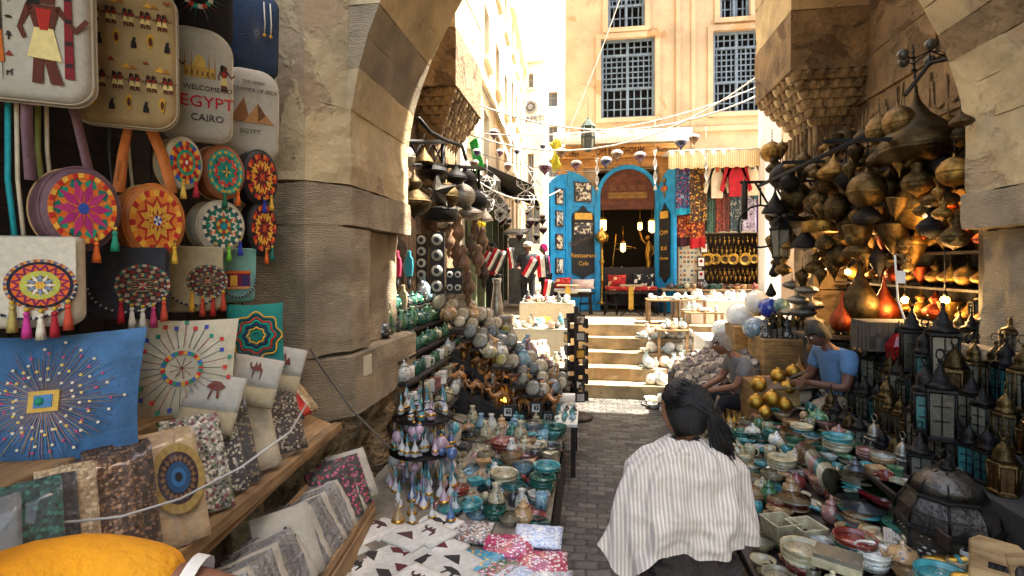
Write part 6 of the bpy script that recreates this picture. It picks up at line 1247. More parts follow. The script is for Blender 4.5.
# flower-shaped alabaster dish & pyramids board at the front
p=PZ(838,566,.62); t=thing('glass_case','small pale glass topped case at the near end of the right table','case',p,R(-30)); b=MB(); b.box((0,0,.02),(.2,.14,.04),potm(2)); b.build('base',t); b=MB(); b.box((0,0,.05),(.19,.13,.02),m_glw); b.build('glass_top',t)
p=PZ(902,560,.6); t=thing('carved_plaque','grey square plaque carved with a rosette leaning by the golden cats','plaque',p+V((0,0,.07)),rot=(R(-55),0,R(-25))); b=MB(); b.box((0,0,0),(.15,.02,.15),m_slv); b.build('slab',t,bevel=.003); b=MB(); ringpat(b,0,0,-.012,[(.0,.055,['6A665C','A8A294'],10,'petal'),(.0,.02,['3A3834'],1,'ring')]); b.build('rosette',t)
# ---- tiers of standing lanterns ----
ST=[(2.02,.62),(2.22,.80),(2.42,.98),(2.62,1.16),(2.82,1.34),(3.0,1.5)]
t=thing('lantern_tiers','dark stepped tiers carrying the standing lanterns','tiers',(2.0,4.0,0))
for k,(x,z) in enumerate(ST): b=MB(); b.box((x-2.0,0.0,z/2),(.2,2.9,z),m_blcl); b.build('step',t)
LN={}
KL=[('black metal lantern with milky glass',dict(n=6,glass=m_glw,m=m_blm,dome='onion',r=.062,h=.17)),('tall four sided lantern with milky glass',dict(n=4,glass=m_glw,m=m_blm,dome='cone',r=.066,h=.22)),('dark brass lantern with amber glass',dict(n=6,glass=m_gla,m=m_dbr,dome='dome',r=.06,h=.14)),('black lantern with turquoise glass',dict(n=4,glass=m_glt,m=m_blm,dome='onion',r=.062,h=.18)),('old brass lantern with pale glass',dict(n=8,glass=m_glw,m=m_dbr,dome='onion',r=.064,h=.19)),('silvery lantern with fine bars',dict(n=6,glass=m_glw,m=m_slv,dome='dome',r=.055,h=.15))]
def lant(i):
    if i not in LN: LN[i]=make_lantern(**KL[i][1])
    return LN[i]
TN=['front','second','third','fourth','fifth','rear']
for k,(x,z) in enumerate(ST):
    y=2.75+(.05 if k%2 else 0)
    while y<5.35:
        if k>=3 and y>4.5: break
        i=r.choice([0,1,2,3,4,5,0,1]); 
        if not (k<2 and y<3.15): dup(lant(i),(x+r.uniform(-.03,.03),y,z),r.random()*3,KL[i][0]+', '+TN[k]+' tier','standing lanterns on the tiers',r.uniform(.78,1.1)*(1+.06*k))
        y+=r.uniform(.105,.15)
# larger glass lanterns at the back
bigL=[(925,392,4.0,3,1.35,'tall turquoise paned lantern near the stone pier'),(943,385,3.9,1,1.5,'big four sided milky lantern just before the pier'),(955,400,3.8,2,1.3,'tall pierced lantern touching the pier'),(912,372,4.3,1,1.35,'milky lantern in front of the black cloth shelf'),(940,440,3.55,1,1.35,'milky lantern low beside the stone pier'),(925,432,3.6,3,1.3,'teal glass lantern in the lower right tiers')]
for px,py,Y,i,s,l in bigL: p=P(px,py,Y); dup(lant(i),p,.4,l,None,s)
for px,py,Y,s,l in ((899,352,4.6,1.0,'ruby red glass lantern behind the seated man in blue'),(907,345,4.7,.8,'smaller ruby glass lantern behind its larger twin')):
    t=thing('red_lantern',l,'lantern',P(px,py,Y)); b=MB(); b.lathe([(.03*s,-.15*s),(.09*s,-.05*s),(.11*s,.05*s),(.06*s,.13*s),(.03*s,.16*s)],8,m_glr,sm=False); b.build('glass',t); b=MB(); b.lathe([(.035*s,.155*s),(.03*s,.18*s),(.008,.2*s),(.003,.26*s)],8,m_iron); b.build('cap',t)
# the big pierced lantern
t=thing('big_lantern','largest dark pierced metal lantern standing in the lower right corner','lantern',PD(946,524,2.5),.3,None,None,(1,1,.72)); m_pm=mat('pierced pewter','55504A',.42,.85,var=.4,scale=6,bump=.5,kind='punch',vs=48,rnd=0,pf=.3)
r0=.205; T8=8
b=MB(); b.lathe([(r0*.8,-.32),(r0*.98,-.28),(r0*.98,-.02),(r0*1.0,0)],T8,m_pm,sm=False); b.lathe([(r0*1.0,0),(r0*1.1,.015),(r0*1.06,.035),(r0*.98,.04)],T8,m_blm,sm=False); b.lathe([(r0*.98,.04),(r0*.93,.12),(r0*.80,.18),(r0*.74,.2)],T8,m_pm,sm=False); b.build('body',t)
b=MB(); b.lathe([(r0*.76,.20),(r0*.8,.21),(r0*.76,.225)],T8,m_blm,sm=False); b.lathe([(r0*.72,.225),(r0*.64,.29),(r0*.45,.345),(r0*.22,.37),(r0*.1,.38)],16,m_pm,rib=-.05); b.build('dome',t)
b=MB()
for i in range(8):
    a=2*PI*i/8; ca,sa=math.cos(a),math.sin(a); b.tube([(r0*1.0*ca,r0*1.0*sa,-.28),(r0*1.0*ca,r0*1.0*sa,.0)],.007,m_blm,5); b.tube([(r0*1.0*ca,r0*1.0*sa,.04),(r0*.95*ca,r0*.95*sa,.12),(r0*.76*ca,r0*.76*sa,.2)],.006,m_blm,5); b.tube([(r0*.74*ca,r0*.74*sa,.22),(r0*.65*ca,r0*.65*sa,.29),(r0*.24*ca,r0*.24*sa,.37)],.005,m_blm,5)
    a2=a+PI/8; rr=r0*.98*math.cos(PI/8)+.004
    T=Matrix.Rotation(a2,4,'Z')@Matrix.Translation((rr,0,-.13))@Matrix.Rotation(R(90),4,'Z')
    for u in range(6):
        q=2*PI*u/6; b.lathe([(.011,0),(.0005,.003)],8,m_disc,T=T@Matrix.Translation((.036*math.cos(q),0,.036*math.sin(q)))@XZ)
    b.lathe([(.014,0),(.0005,.003)],8,m_disc,T=T@XZ)
    for zz in (-.1,.1): 
        for xx in (-.03,0,.03): b.lathe([(.006,0),(.0005,.003)],6,m_disc,T=T@Matrix.Translation((xx,0,zz))@XZ)
b.build('ribs_and_studs',t)
b=MB(); b.lathe([(.03,.375),(.04,.39),(.02,.405),(.028,.42),(.01,.44)],10,m_blm); b.tube([(.0+.03*math.sin(a)*(1-.1*i/10),0,.47+.03*-math.cos(a)+.0018*i) for i,a in enumerate([i*.55 for i in range(12)])],.006,m_blm,6); b.build('finial',t)
# golden cats and cut-out board in the corner
m_gold=mat('gold painted resin','B08A3A',.3,.85,var=.25,scale=10,bump=.2,rnd=0)
for px,py,t_,rz,l in ((934,545,2.35,.5,'gold cat statue with turquoise collar lying beside the big lantern'),(963,562,2.2,.2,'gold cat statue with turquoise collar at the bottom edge')):
    t=thing('gold_cat_statue',l,'statue',PD(px,py+22,t_),rot=(R(35),R(60),rz)); b=MB(); b.tube([(0,0,-.05),(0,0,0),(.005,0,.05),(.0,0,.09),(.0,0,.105),(.004,0,.125),(.012,0,.15),(.01,0,.172)],[.04,.05,.045,.033,.026,.03,.03,.014],m_gold,12); [b.lathe([(.012,0),(.001,.035)],5,m_gold,(x*.0+.0,x,.165)) for x in (-.016,.016)]; b.tube([(.03,-.02,.05),(.05,-.02,0),(.055,-.02,-.05)],.011,m_gold,6); b.tube([(.03,.02,.05),(.05,.02,0),(.055,.02,-.05)],.011,m_gold,6); b.build('body',t)
    b=MB(); b.lathe([(.03,.095),(.034,.103),(.029,.112)],12,potm(0)); b.build('collar',t)
t=thing('cutout_board','pale wooden board with cut-out pyramids leaning in the bottom right corner','board',PD(1000,574,2.05),rot=(R(-18),R(14),YAW+R(-6))); b=MB()
holes_wall(b,-.11,.11,-.12,.10,[(-.045,.045,.01,.035)],0,.012,m_wood); b.prism([(-.11,.10),(.11,.10),(.07,.125),(-.07,.125)],-.012,0,m_wood,T=XZ); b.build('panel',t)
b=MB(); [b.prism([(x-.014,.011),(x+.014,.011),(x,.03)],-.008,-.002,m_dwood,T=XZ) for x in (-.028,0,.028)]; b.box((0,.008,.02),(.09,.002,.03),m_hole); b.build('pyramid_cutout',t)
t=thing('small_plaque','dark round plaque on pale wood at the right edge','plaque',PD(1022,575,2.05),rot=(R(-18),0,YAW)); b=MB(); b.box((0,0,0),(.1,.015,.16),m_wood); b.build('panel',t); b=MB(); b.lathe([(.035,0),(.03,.008),(.001,.01)],12,m_dwood,T=Matrix.Translation((0,-.008,0))@XZ); b.build('disc',t)
# ---- black timber frame carrying the hanging lamps ----
t=thing('lamp_frame','black timber frame the brass lamps hang from','frame',(0,0,0)); 
fb=[((2.05,4.25,3.02),(2.05,6.7,3.02)),((2.95,4.2,3.25),(2.95,6.9,3.25)),((1.95,4.7,3.1),(3.15,4.7,3.1)),((1.95,5.6,3.1),(3.15,5.6,3.1)),((1.8,6.55,3.05),(3.15,6.55,3.05))]
for a,c in fb: b=MB(); b.tube([a,c],.022,m_hole,4); b.build('beam',t)
for x,y in ((2.9,4.25),(2.95,6.8)): b=MB(); b.box((x,y,1.6),(.08,.08,3.2),m_dwood); b.build('post',t)
for a,c in [((1.85,6.55,3.05),(1.85,6.55,2.6))]: b=MB(); b.tube([a,c],.04,m_dwood,4); b.build('stub',t)
for k in range(4): b=MB(); b.tube([(1.95+.2*k,6.5,3.05),(2.1+.2*k,6.5,2.78)],.015,m_iron,4); b.build('brace',t)
HL=[('sphere','b',899,122,36,'round dark brass lamp high under the inscription'),('onion','d',919,140,72,'very wide dark brass onion lamp near the pier, largest of all'),('sphere','d',846,141,24,'small round lamp below the far end of the inscription'),('onion','d',863,136,18,'small onion lamp between two round ones under the inscription'),('sphere','b',879,130,24,'middle sized round lamp left of the high one'),('onion','y',834,171,38,'wide yellow brass onion lamp, left centre'),('onion','d',858,160,30,'dark onion lamp right of the yellow one'),('drop','d',803,167,22,'tall slender drop lamp, left of centre'),('onion','d',815,170,24,'dark onion lamp just behind the slender drop'),('sphere','k',782,177,24,'black round lamp at the far left of the brass cluster'),('gourd','k',789,181,20,'black gourd lamp beside the far left round lamp'),('bell','d',868,180,42,'dark bell lamp with bright rim in the middle of the cluster'),('drop','b',891,182,28,'pear shaped brass lamp right of the bell lamp'),('gourd','d',917,180,34,'dark gourd lamp below the largest onion lamp'),('sphere','y',954,172,36,'yellow brass round lamp closest to the pier'),('bell','k',775,206,30,'black bell lamp at the left edge above the wall lantern'),('sphere','d',796,198,34,'dark round lamp right of the edge bell lamp'),('flat','k',787,222,40,'wide flat black lamp above the wall lantern'),('gourd','d',816,205,28,'dark gourd lamp, second row left of centre'),('sphere','d',837,208,30,'round dark brass lamp in the second row'),('sphere','b',867,190,44,'large round brass lamp at the centre of the cluster'),('drop','d',889,190,26,'slim brass drop lamp behind the central sphere'),('sphere','y',917,207,48,'big yellow pierced brass globe below the gourd lamp'),('drum','y',820,228,40,'brass drum lamp shaped like a tambourine'),('taper','b',858,240,34,'tapering brass lamp under the centre'),('onion','k',867,216,32,'black onion lamp under the central sphere'),('taper','d',893,238,36,'large tapering dark lamp with pierced sides'),('drop','y',914,250,30,'yellow brass teardrop lamp under the big globe'),('gourd','d',955,235,30,'dark gourd lamp hanging just left of the pier'),('sphere','d',839,256,28,'dark round lamp low in the centre'),('flat','d',858,252,34,'flat dark lamp beneath the tapering one'),('sphere','d',848,222,22,'small round dark lamp between the drum and the centre'),('sphere','k',940,165,28,'black round lamp behind the yellow one by the pier'),('gourd','k',932,225,26,'black gourd lamp between the globe and the pier'),('onion','d',880,158,24,'small dark onion lamp above the central sphere'),('bell','k',805,240,26,'black bell lamp left of the drum lamp'),('sphere','d',826,186,22,'small round brass lamp under the wide yellow onion'),('sphere','d',905,160,26,'round dark lamp behind the chain of the largest lamp'),('flat','d',940,200,40,'flat dark lamp behind the big yellow globe'),('drop','k',878,262,20,'small black drop lamp below the tapering lamps'),('gourd','k',845,178,20,'little black gourd lamp in the upper middle')]
mk={'b':mat('mid brown brass','6E5630',.38,.9,var=.4,scale=7,bump=.35,kind='punch',vs=70,rnd=.15,pf=.8),'d':m_dbr,'y':m_br2,'k':m_blm}
for i,(k,m,px,py,w_,l) in enumerate(HL):
    Y=6.3-(px-780)/172*2.0+[-.12,.1,.22,0,-.05][i%5]; p=P(px,py,Y); s=w_*depth(p)/F*(.82 if w_>26 and i!=1 else 1); dup(lamp(k,mk[m]),p,r.random()*6,l,None,(s,s,s*[1.12,1.25,1.05][i%3]),rot=(R(r.uniform(-4,4)),R(r.uniform(-4,4)),r.random()*6))
for i in range(85):
    px=r.uniform(770,962); py=120+max(0,(960-px)*.16)+r.uniform(0,140); k=r.choice(['sphere','onion','drop','gourd','drop','gourd','taper']); w_=r.uniform(12,22)
    Y=6.25-(px-780)/172*2.0+r.uniform(-.15,.55); p=P(px,py,Y); s=w_*depth(p)/F; mm=r.choice(['b','d','y','d','b','y']); dup(lamp(k,mk[mm]),p,r.random()*6,{'b':'mid brown ','d':'dark aged ','y':'yellow '}[mm]+k.replace('sphere','round').replace('taper','tapering')+' lamp filling the brass cluster','small lamps filling the brass cluster',(s,s,s),rot=(R(r.uniform(-5,5)),R(r.uniform(-5,5)),0))
# pear-shaped standing domes on the shelf below
SD=[('m',860,300,34,1.6,'tall dark brass pear dome behind the seated man'),('c',884,308,28,1.5,'glowing red copper pear dome'),('c',842,318,22,1.5,'copper pear dome left of the brass ones'),('y',858,328,28,1.35,'yellow brass pear dome just above the seated man'),('d',815,345,16,1.5,'small dark brass pear dome left of the seated man'),('d',800,372,18,1.3,'brass pear dome beside the knee of the seated man'),('d',832,330,14,1.3,'narrow brass pear dome behind the small ones')]
def pear(m):
    k=('pear',m.name)
    if k in POT: return POT[k]
    t=thing('pear_dome','x','dome lamp'); b=MB(); b.lathe([(.3,-.52),(.42,-.42),(.5,-.2),(.48,-.02),(.36,.2),(.2,.42),(.1,.62),(.04,.85),(.02,1.0),(.001,1.05)],22,m); b.build('body',t); b=MB(); b.lathe([(.34,-.56),(.38,-.53),(.3,-.5)],22,m_iron); b.build('foot_ring',t); POT[k]=t; return t
for m,px,py,w_,h_,l in SD:
    p=P(px,py,5.35 if px>835 else 5.4); s=w_*depth(p)/F*1.0; dup(pear({'m':m_dbr,'c':m_cop,'y':m_br2,'d':mk['b']}[m]),p,0,l,None,(s,s,s*h_/1.5*1.15))
b=MB(); p=P(862,345,5.0); b.box((2.55,5.42,p.z+.03),(1.0,.4,.03),m_dwood); b.box((2.6,5.47,p.z/2),(.9,.3,p.z-.05),m_blcl); b.build('dome_shelf',label='dark shelf under the pear shaped domes',cat='shelf')
# dim rear shelves with brass ware lit by warm lamps
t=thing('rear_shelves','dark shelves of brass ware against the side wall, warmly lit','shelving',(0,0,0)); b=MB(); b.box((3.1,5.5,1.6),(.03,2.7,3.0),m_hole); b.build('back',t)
for z in (1.55,1.85,2.15,2.45): b=MB(); b.box((2.98,5.4,z),(.22,2.3,.02),m_dwood); b.build('shelf',t)
for i in range(46):
    z=[1.56,1.86,2.16,2.46][i%4]; y=4.35+(i//4)*.19; k=r.choice(['sphere','gourd','onion','taper']); 
    o=dup(pot2(k) if False else lamp(k,m_br2 if r.random()<.7 else m_cop),(2.95,y,z+.1),0,'small brass vessel on %s rear shelf'%{1.56:'lowest',1.86:'second',2.16:'third',2.46:'top'}[z],'brass vessels on the rear shelves',r.uniform(.15,.2))
for px,py,e,l in ((848,272,3.5,'warm bulb over the rear brass shelves, left one'),(940,218,1.6,'warm bulb close to the pier'),(945,300,2,'warm bulb low behind the lanterns by the pier'),(905,300,2.6,'warm bulb behind the teardrop lamp')):
    p=PX(px,py,2.8); t=thing('light_bulb',l,'bulb',p); b=MB(); b.ball((0,0,0),.03,mat('lit warm bulb','FFD080',.4,emis='FFB040',es=20,rnd=0),10,8); b.build('globe',t); b=MB(); b.tube([(0,0,.03),(0,0,.07)],.014,m_iron,6); b.tube([(0,0,.07),(0,0,.6)],.004,m_iron,4); b.build('cord',t)
    ld=bpy.data.lights.new('bulb_light','POINT'); ld.energy=e; ld.color=(1,.62,.25); ld.shadow_soft_size=.05; lo=bpy.data.objects.new('bulb_light',ld); COL.objects.link(lo); lo.location=(-.07,0,-.02); lo.parent=t
t=thing('woven_box','woven straw patterned box behind the blue shirted man','box',P(895,335,4.75)); b=MB(); b.box((0,0,0),(.55,.3,.24),mat('woven grey straw','4A443A',.9,kind='brick',bw=.05,bh=.03,ms=.004,mc='15120F',rnd=0)); b.build('body',t)
# cables, crooked stick, chandeliers with star glass near the ceiling
t=thing('glass_chandelier','dusty glass chandelier under the inscription beside the arch','chandelier',P(930,63,4.6)); b=MB()
for i in range(6): a=i*PI/3; b.tube([(0,0,.1),(.12*math.cos(a),.12*math.sin(a),.04),(.2*math.cos(a),.2*math.sin(a),.08)],.006,m_iron,4)
b.build('arms',t); b=MB(); [b.ball((.2*math.cos(i*PI/3),.2*math.sin(i*PI/3),.08),.045,m_glw,8,6) for i in range(6)]; b.build('glass_shades',t)
b=MB(); b.tube([P(905,95,4.6),P(930,63,4.7),P(952,58,4.4)],.018,m_dwood,6); b.build('bent_duct',label='grey bent tube lying over the lamp frame near the arch',cat='tube')
b=MB(); b.tube([P(895,255,4.6),P(898,300,4.6),P(905,320,4.55),P(920,345,4.5)],.008,m_wh,5); b.build('white_cable',label='white cable hanging down beside the copper dome',cat='cable')
b=MB(); b.box((0,0,0),(.06,.01,.1),m_wh); b.build('price_tag',loc=P(901,277,4.5),label='small white tag hanging from a tapering lamp',cat='tag')
# wall lantern on ring
t=thing('wall_lantern','milky paned wall lantern hanging from a round iron ring','lantern',P(781,242,6.2)); b=MB(); n=6; b.lathe([(.05,-.22),(.09,-.16),(.11,.12),(.11,.14)],n,m_glw,sm=False); b.build('glass',t); b=MB(); [b.tube([(.09*math.cos(a),.09*math.sin(a),-.16),(.112*math.cos(a),.112*math.sin(a),.13)],.008,m_iron,4) for a in [i*2*PI/n for i in range(n)]]; b.lathe([(.125,.13),(.13,.15),(.07,.22),(.02,.27),(.004,.32)],n,m_iron,sm=False); b.lathe([(.1,-.17),(.05,-.23),(.004,-.28)],n,m_iron,sm=False); b.build('frame',t)
b=MB(); b.tube([(-.22+.24*math.cos(a),0,.18+.24*math.sin(a)) for a in [i*2*PI/24 for i in range(25)]],.012,m_iron,5,cap=False); b.tube([(-.22,0,.42),(-.22,0,.62)],.01,m_iron,5); b.build('ring',t)
for px,py,l in ((774,272,'small black iron bell beneath the wall lantern, upper'),(771,292,'small black iron bell beneath the wall lantern, lower')):
    t=thing('iron_bell',l,'bell',P(px,py,6.3)); b=MB(); b.lathe([(.012,.1),(.03,.05),(.055,.0),(.06,-.03),(.02,-.06)],10,m_iron); b.build('body',t); b=MB(); b.tube([(0,0,.1),(0,0,.2)],.004,m_iron,4); b.build('cord',t)
# ---- ochre plinths and the goods on them ----
m_ocb=mat('ochre painted plywood','94713F',.7,var=.3,scale=4,bump=.3,kind='grain',gs=(3,3,30),rnd=0)
def plinth(px0,px1,pyt,pyb,Y,d,label):
    a,c=P(px0,(pyt+pyb)/2,Y),P(px1,(pyt+pyb)/2,Y); zt=P((px0+px1)/2,pyt,Y).z; b=MB(); b.box(((a.x+c.x)/2,Y+d/2,zt/2),(c.x-a.x,d,zt),m_ocb); b.build('plinth',label=label,cat='plinth',bevel=.01); return a.x,c.x,zt
A=plinth(764,806,340,402,6.05,.6,'tall ochre plinth behind the grey haired seated man'); B_=plinth(735,770,327,360,6.8,.5,'farther ochre plinth holding the round glass lamps'); C_=plinth(757,800,388,450,4.95,.55,'low ochre plinth beside the seated man in blue'); D_=plinth(722,762,440,470,5.0,.5,'low ochre plinth with cloth and golden cones')
b=MB(); b.grid(lambda u,v:(A[0]-.35+.5*u,4.9+.45*v,C_[2]+.02-.14*u*0+.01*math.sin(9*u)-.1*max(0,.4-u)),10,6,m_brcl,thick=(0,0,-.01)); b.build('woven_cloth',label='patterned cloth laid under the golden balls',cat='cloth')
def gball(): 
    if 'gb' in POT: return POT['gb']
    t=thing('brass_ball_lamp','x','lamp'); b=MB(); b.ball((0,0,0),.5,m_gold2,16,12); b.build('globe',t); b=MB(); b.lathe([(.12,.46),(.14,.52),(.08,.56)],10,m_brass); b.build('cap',t); POT['gb']=t; return t
m_gold2=mat('pierced gilded globe','B08838',.3,.9,var=.3,scale=4,bump=.3,kind='punch',vs=30,rnd=.15,pf=.45)
for i,(px,py,w_,Y) in enumerate(((759,385,16,5.0),(778,376,15,5.2),(788,388,15,5.0),(772,399,17,4.8),(785,405,14,4.75),(756,402,15,4.8),(793,372,14,5.2),(765,412,12,4.7),(798,392,12,5.1),(776,388,12,5.1))):
    p=P(px,py,Y); s=w_*depth(p)/F; dup(gball(),p,i,'golden pierced ball in the heap on the low plinth','golden balls on the low plinth',s)
for i in range(16):
    px,py=718+(i%8)*5.5,424+(i//8)*12; p=P(px,py,4.95-.2*(i//8)); dup(pear(m_gold2),p,0,'small golden cone, %s row on cloth'%('back' if i<8 else 'front'),'golden cones on the low plinth',(.09,.09,.11))
for i in range(12):
    px,py=766+(i%6)*7,332-(i//6)*8; p=P(px,py,6.2+.15*(i//6)); k=r.choice([0,4,5]); dup(lant(k) if i%3 else pot('jar',6),p+V((0,0,-.1)),0,'small dark vessel on the tall plinth','vessels on the tall ochre plinth',.8 if i%3 else 1.3)
flt=[(806,290,22),(798,300,20),(812,305,22),(803,312,24),(792,285,18),(815,322,20),(799,325,22),(788,312,16)]
for i,(px,py,w_) in enumerate(flt): p=P(px,py,6.0+.05*i); s=w_*depth(p)/F; dup(lamp('flat',m_slv),p,i,'flat silver inlaid vessel stacked above the tall plinth','flat silver vessels by the wall',s)
# round glass ball lamps in the sun
def globe(name,hx,col,es=0):
    return mat(name,hx,.25,rnd=0,coat=.5,bump=.2,kind='motif',cols=col,vs=26,dm='EUCLIDEAN',vr=.8,edge=.3,var=.1)
gl=[(757,302,24,6.9,globe('white mosaic glass','D8D4C8',['E0DCD0','C9C4B4']),'large white mosaic globe lamp in the sun'),(740,316,27,7.2,globe('white pearl glass','DAD8D0',['E6E2D8','CFCBC0']),'largest white globe lamp beside the steps'),(769,308,20,6.7,globe('cobalt mosaic glass','1A2F8A',['1A2F9A','2A4AB5','14246A']),'cobalt blue mosaic globe lamp'),(754,328,22,6.5,globe('grey blue mosaic glass','7A8A92',['8A9AA2','5A6A72','B5BDC0']),'grey blue mosaic globe lamp in front of the cobalt one'),(781,306,16,6.6,globe('teal grey mosaic glass','5A7A78',['5A7A78','8A9A92']),'teal grey mosaic globe lamp right of the cobalt one'),(722,330,20,7.4,globe('white mosaic glass','D8D4C8',['E0DCD0']),'white globe lamp low beside the seated man')]
for px,py,w_,Y,m,l in gl:
    p=P(px,py,Y); t=thing('globe_lamp',l,'lamp',p); s=w_*depth(p)/F/2; b=MB(); b.ball((0,0,0),s,m,20,14); b.build('globe',t); b=MB(); b.lathe([(s*.3,-s*1.15),(s*.35,-s*1.0),(s*.3,-s*.93)],12,m_brass); b.build('foot',t)
b=MB(); 
for i,(x0,x1,y0,y1,z0) in enumerate(((1.35,2.3,5.9,7.5,.62),(1.6,2.4,7.5,8.3,1.0))): b.box(((x0+x1)/2,(y0+y1)/2,z0/2),(x1-x0,y1-y0,z0),m_blcl if i==0 else m_wh)
b.build('covered_counter',label='cloth covered counter in the sun behind the grey haired man',cat='counter')
# rows of grey banded vases behind the seated man, descending to the steps
m_band=[mat('banded alabaster %d'%i,h,.5,kind='stripe',ws=9,bd='Z',sc=s_,rnd=.12,bump=.2) for i,(h,s_) in enumerate((('6A6058','3E3630'),('8A7C6A','4E4440'),('988C7A','5E564A'),('6E5A54','A09482')))]
def bv(i):
    k=('bv',i)
    if k in POT: return POT[k]
    b=MB(); b.lathe([(.03,-.1),(.075,-.04),(.085,.02),(.06,.08),(.03,.1),(.04,.115),(.03,.11)],14,m_band[i]); o=b.build('banded_vase',label='x',cat='vase'); POT[k]=o; return o
for i in range(120):
    x=1.16+1.05*((i*.618)%1); y=6.22+1.3*(i/120)+r.uniform(-.03,.03); f=(x-1.1)/1.5; z=.35+.75*f+(y-6.2)/1.4*(.2-.05*f)+.075
    j=min(4,int((y-6.2)/.27)); dup(bv(r.randint(0,3)),(x,y,z),0,'banded stone vase, %s row of the sloping stand'%['nearest','second','third','fourth','farthest'][j],'banded vases behind the seated man',r.uniform(.75,1.25),rot=(R(r.uniform(40,80)),0,R(r.uniform(-40,30))))
b=MB(); b.add([(1.1,6.2,0),(2.6,6.2,0),(2.6,6.2,1.1),(1.1,6.2,.35),(1.1,7.6,0),(2.6,7.6,0),(2.6,7.6,1.25),(1.1,7.6,.55)],[(0,1,2,3),(5,4,7,6),(1,5,6,2),(3,2,6,7),(0,3,7,4),(0,4,5,1)],m_blcl); b.build('sloping_stand',label='sloping covered stand under the banded vases',cat='stand')
# ---- sunlit pottery spilling beside the steps (both sides) ----
m_wpot=[mat('sunlit white ware %d'%i,h,.3,rnd=.1,var=.15,bump=.2,coat=.3) for i,h in enumerate(('D4D0C4','C9C0A8','B5C0BC','C4A890'))]
def wp_(i,k):
    q=('wp',i,k)
    if q in POT: return POT[q]
    b=MB(); 
    if k==0: b.lathe([(.03,0),(.05,.02),(.075,.06),(.078,.065),(.07,.06),(.04,.02),(.001,.015)],14,m_wpot[i])
    elif k==1: b.ball((0,0,.07),.07,m_wpot[i],14,10)
    elif k==2: b.lathe([(.03,0),(.06,.05),(.05,.12),(.02,.16),(.03,.19),(.02,.185)],12,m_wpot[i])
    else: b.lathe([(.06,0),(.1,.015),(.102,.02),(.05,.01),(.001,.009)],14,m_wpot[i])
    o=b.build(['bowl','ball_ornament','vase','dish'][k],label='x',cat=['bowl','ornament','vase','dish'][k]); POT[q]=o; return o
WN=['bowl','round ball ornament','vase','shallow dish']; WC=['white','cream','pale green grey','sandy pink']
def spill(x0,x1,y0,y1,z,n,place,group,sc=1):
    for i in range(n):
        c=r.choice([0,0,1,2,3]); k=r.choice([0,1,1,2,3,0]); dup(wp_(c,k),(r.uniform(x0,x1),r.uniform(y0,y1),z),0,WC[c]+' '+WN[k]+' '+place,group,r.uniform(.8,1.3)*sc,rot=(0,0,r.uniform(0,6)))
GS='sunlit pottery beside the steps'
for k,y in enumerate(SY):
    z=.2*(k+1); 
    if k<4: spill(.88,1.75,y+.04,y+.32,z,44,'right on the %s step'%['first','second','third','fourth'][k],GS)
spill(.85,1.5,7.45,7.95,.0,44,'on ground beside lowest step',GS); spill(1.15,2.2,7.4,8.0,.32,26,'on board beside the steps',GS,1.2)
tabletop('low_board','low board for white ware right of the steps',1.1,2.3,7.35,8.0,lambda x,y:.31,m_wh,legs=True)
def stepb(px,Y,w_,h_,zb,l):
    p=P(px,300,Y); t=thing('goods_table',l,'table',(p.x,Y,zb)); b=MB(); b.box((0,0,h_),(w_,.5,.025),m_wood); b.build('tabletop',t)
    for sx in(-1,1):
        for sy in(-1,1): b=MB(); b.box((sx*(w_/2-.03),sy*.21,h_/2-.01),(.04,.04,h_-.02),m_wood); b.build('leg',t)
    for i in range(14): c=r.choice([0,1,2,3]); k=r.choice([0,0,3,2,1]); dup(wp_(c,k),(p.x+r.uniform(-w_/2+.06,w_/2-.06),Y+r.uniform(-.2,.2),zb+h_+.013),0,WC[c]+' '+WN[k]+' on '+l,'pottery on the small step tables',r.uniform(.6,.95))
stepb(664,9.6,.62,.42,1.0,'wooden table atop the steps'); stepb(688,9.7,.55,.42,1.0,'table before the scarves'); stepb(671,8.85,.5,.38,.6,'wooden table on the third step'); stepb(702,9.0,.6,.46,.8,'table by the copper tub')
b=MB(); b.lathe([(.16,0),(.2,.05),(.24,.36),(.25,.38),(.22,.37),(.17,.06),(.001,.05)],20,mat('dull copper tub','7A4A30',.5,.6)); b.build('copper_tub',loc=P(708,322,9.9)+V((0,0,-.1)),label='brown copper tub standing in the sun before the shop',cat='tub')
spill(1.9,3.4,9.7,10.8,1.42,60,'on the long sunny counter','goods on the sunny counter',.8)
t=tabletop('long_counter','long sunny counter before the clothes shop',1.8,3.5,9.6,10.9,lambda x,y:1.42,m_wh,skirt=m_wh)
scatter(1.6,3.4,11.0,11.7,lambda x,y:1.55,.16,.18,['saltbox','jar','bowl','mug','saltbox'],[3,8,2,1,6,11],'on the shop table','goods on the shop table',51,.2,1.1)
tabletop('shop_table','wooden table of small goods under the brass plates',1.5,3.5,10.98,11.75,lambda x,y:1.55,m_wood)
# left of the steps
for (x0,x1,y0,y1,z,l) in ((-1.55,-.32,7.3,7.95,.6,'draped table of white ware left of the steps'),(-1.7,-.36,8.4,9.1,1.0,'white covered table on the left above the steps'),(-1.3,-.3,9.5,10.2,1.35,'white covered table before the left cafe bench')):
    tabletop('goods_table',l,x0,x1,y0,y1,lambda x,y,z=z:z,m_calico,skirt=m_calico if z>.9 else m_blcl); spill(x0+.08,x1-.06,y0+.06,y1-.06,z,26,'on '+l.replace('draped table of white ware left of the steps','the left draped table').replace('white covered table on the left above the steps','the upper left table').replace('white covered table before the left cafe bench','the cafe bench table'),'sunlit ware left of the steps',.75); scatter(x0+.05,x1-.05,y0+.05,y1-.05,lambda x,y,z=z:z,.17,.17,['jar','vase','bowl','mug','saltbox'],[8,0,3,6,2],'among the sunlit ware','coloured pots among the sunlit ware',int(z*100),0,1.0)
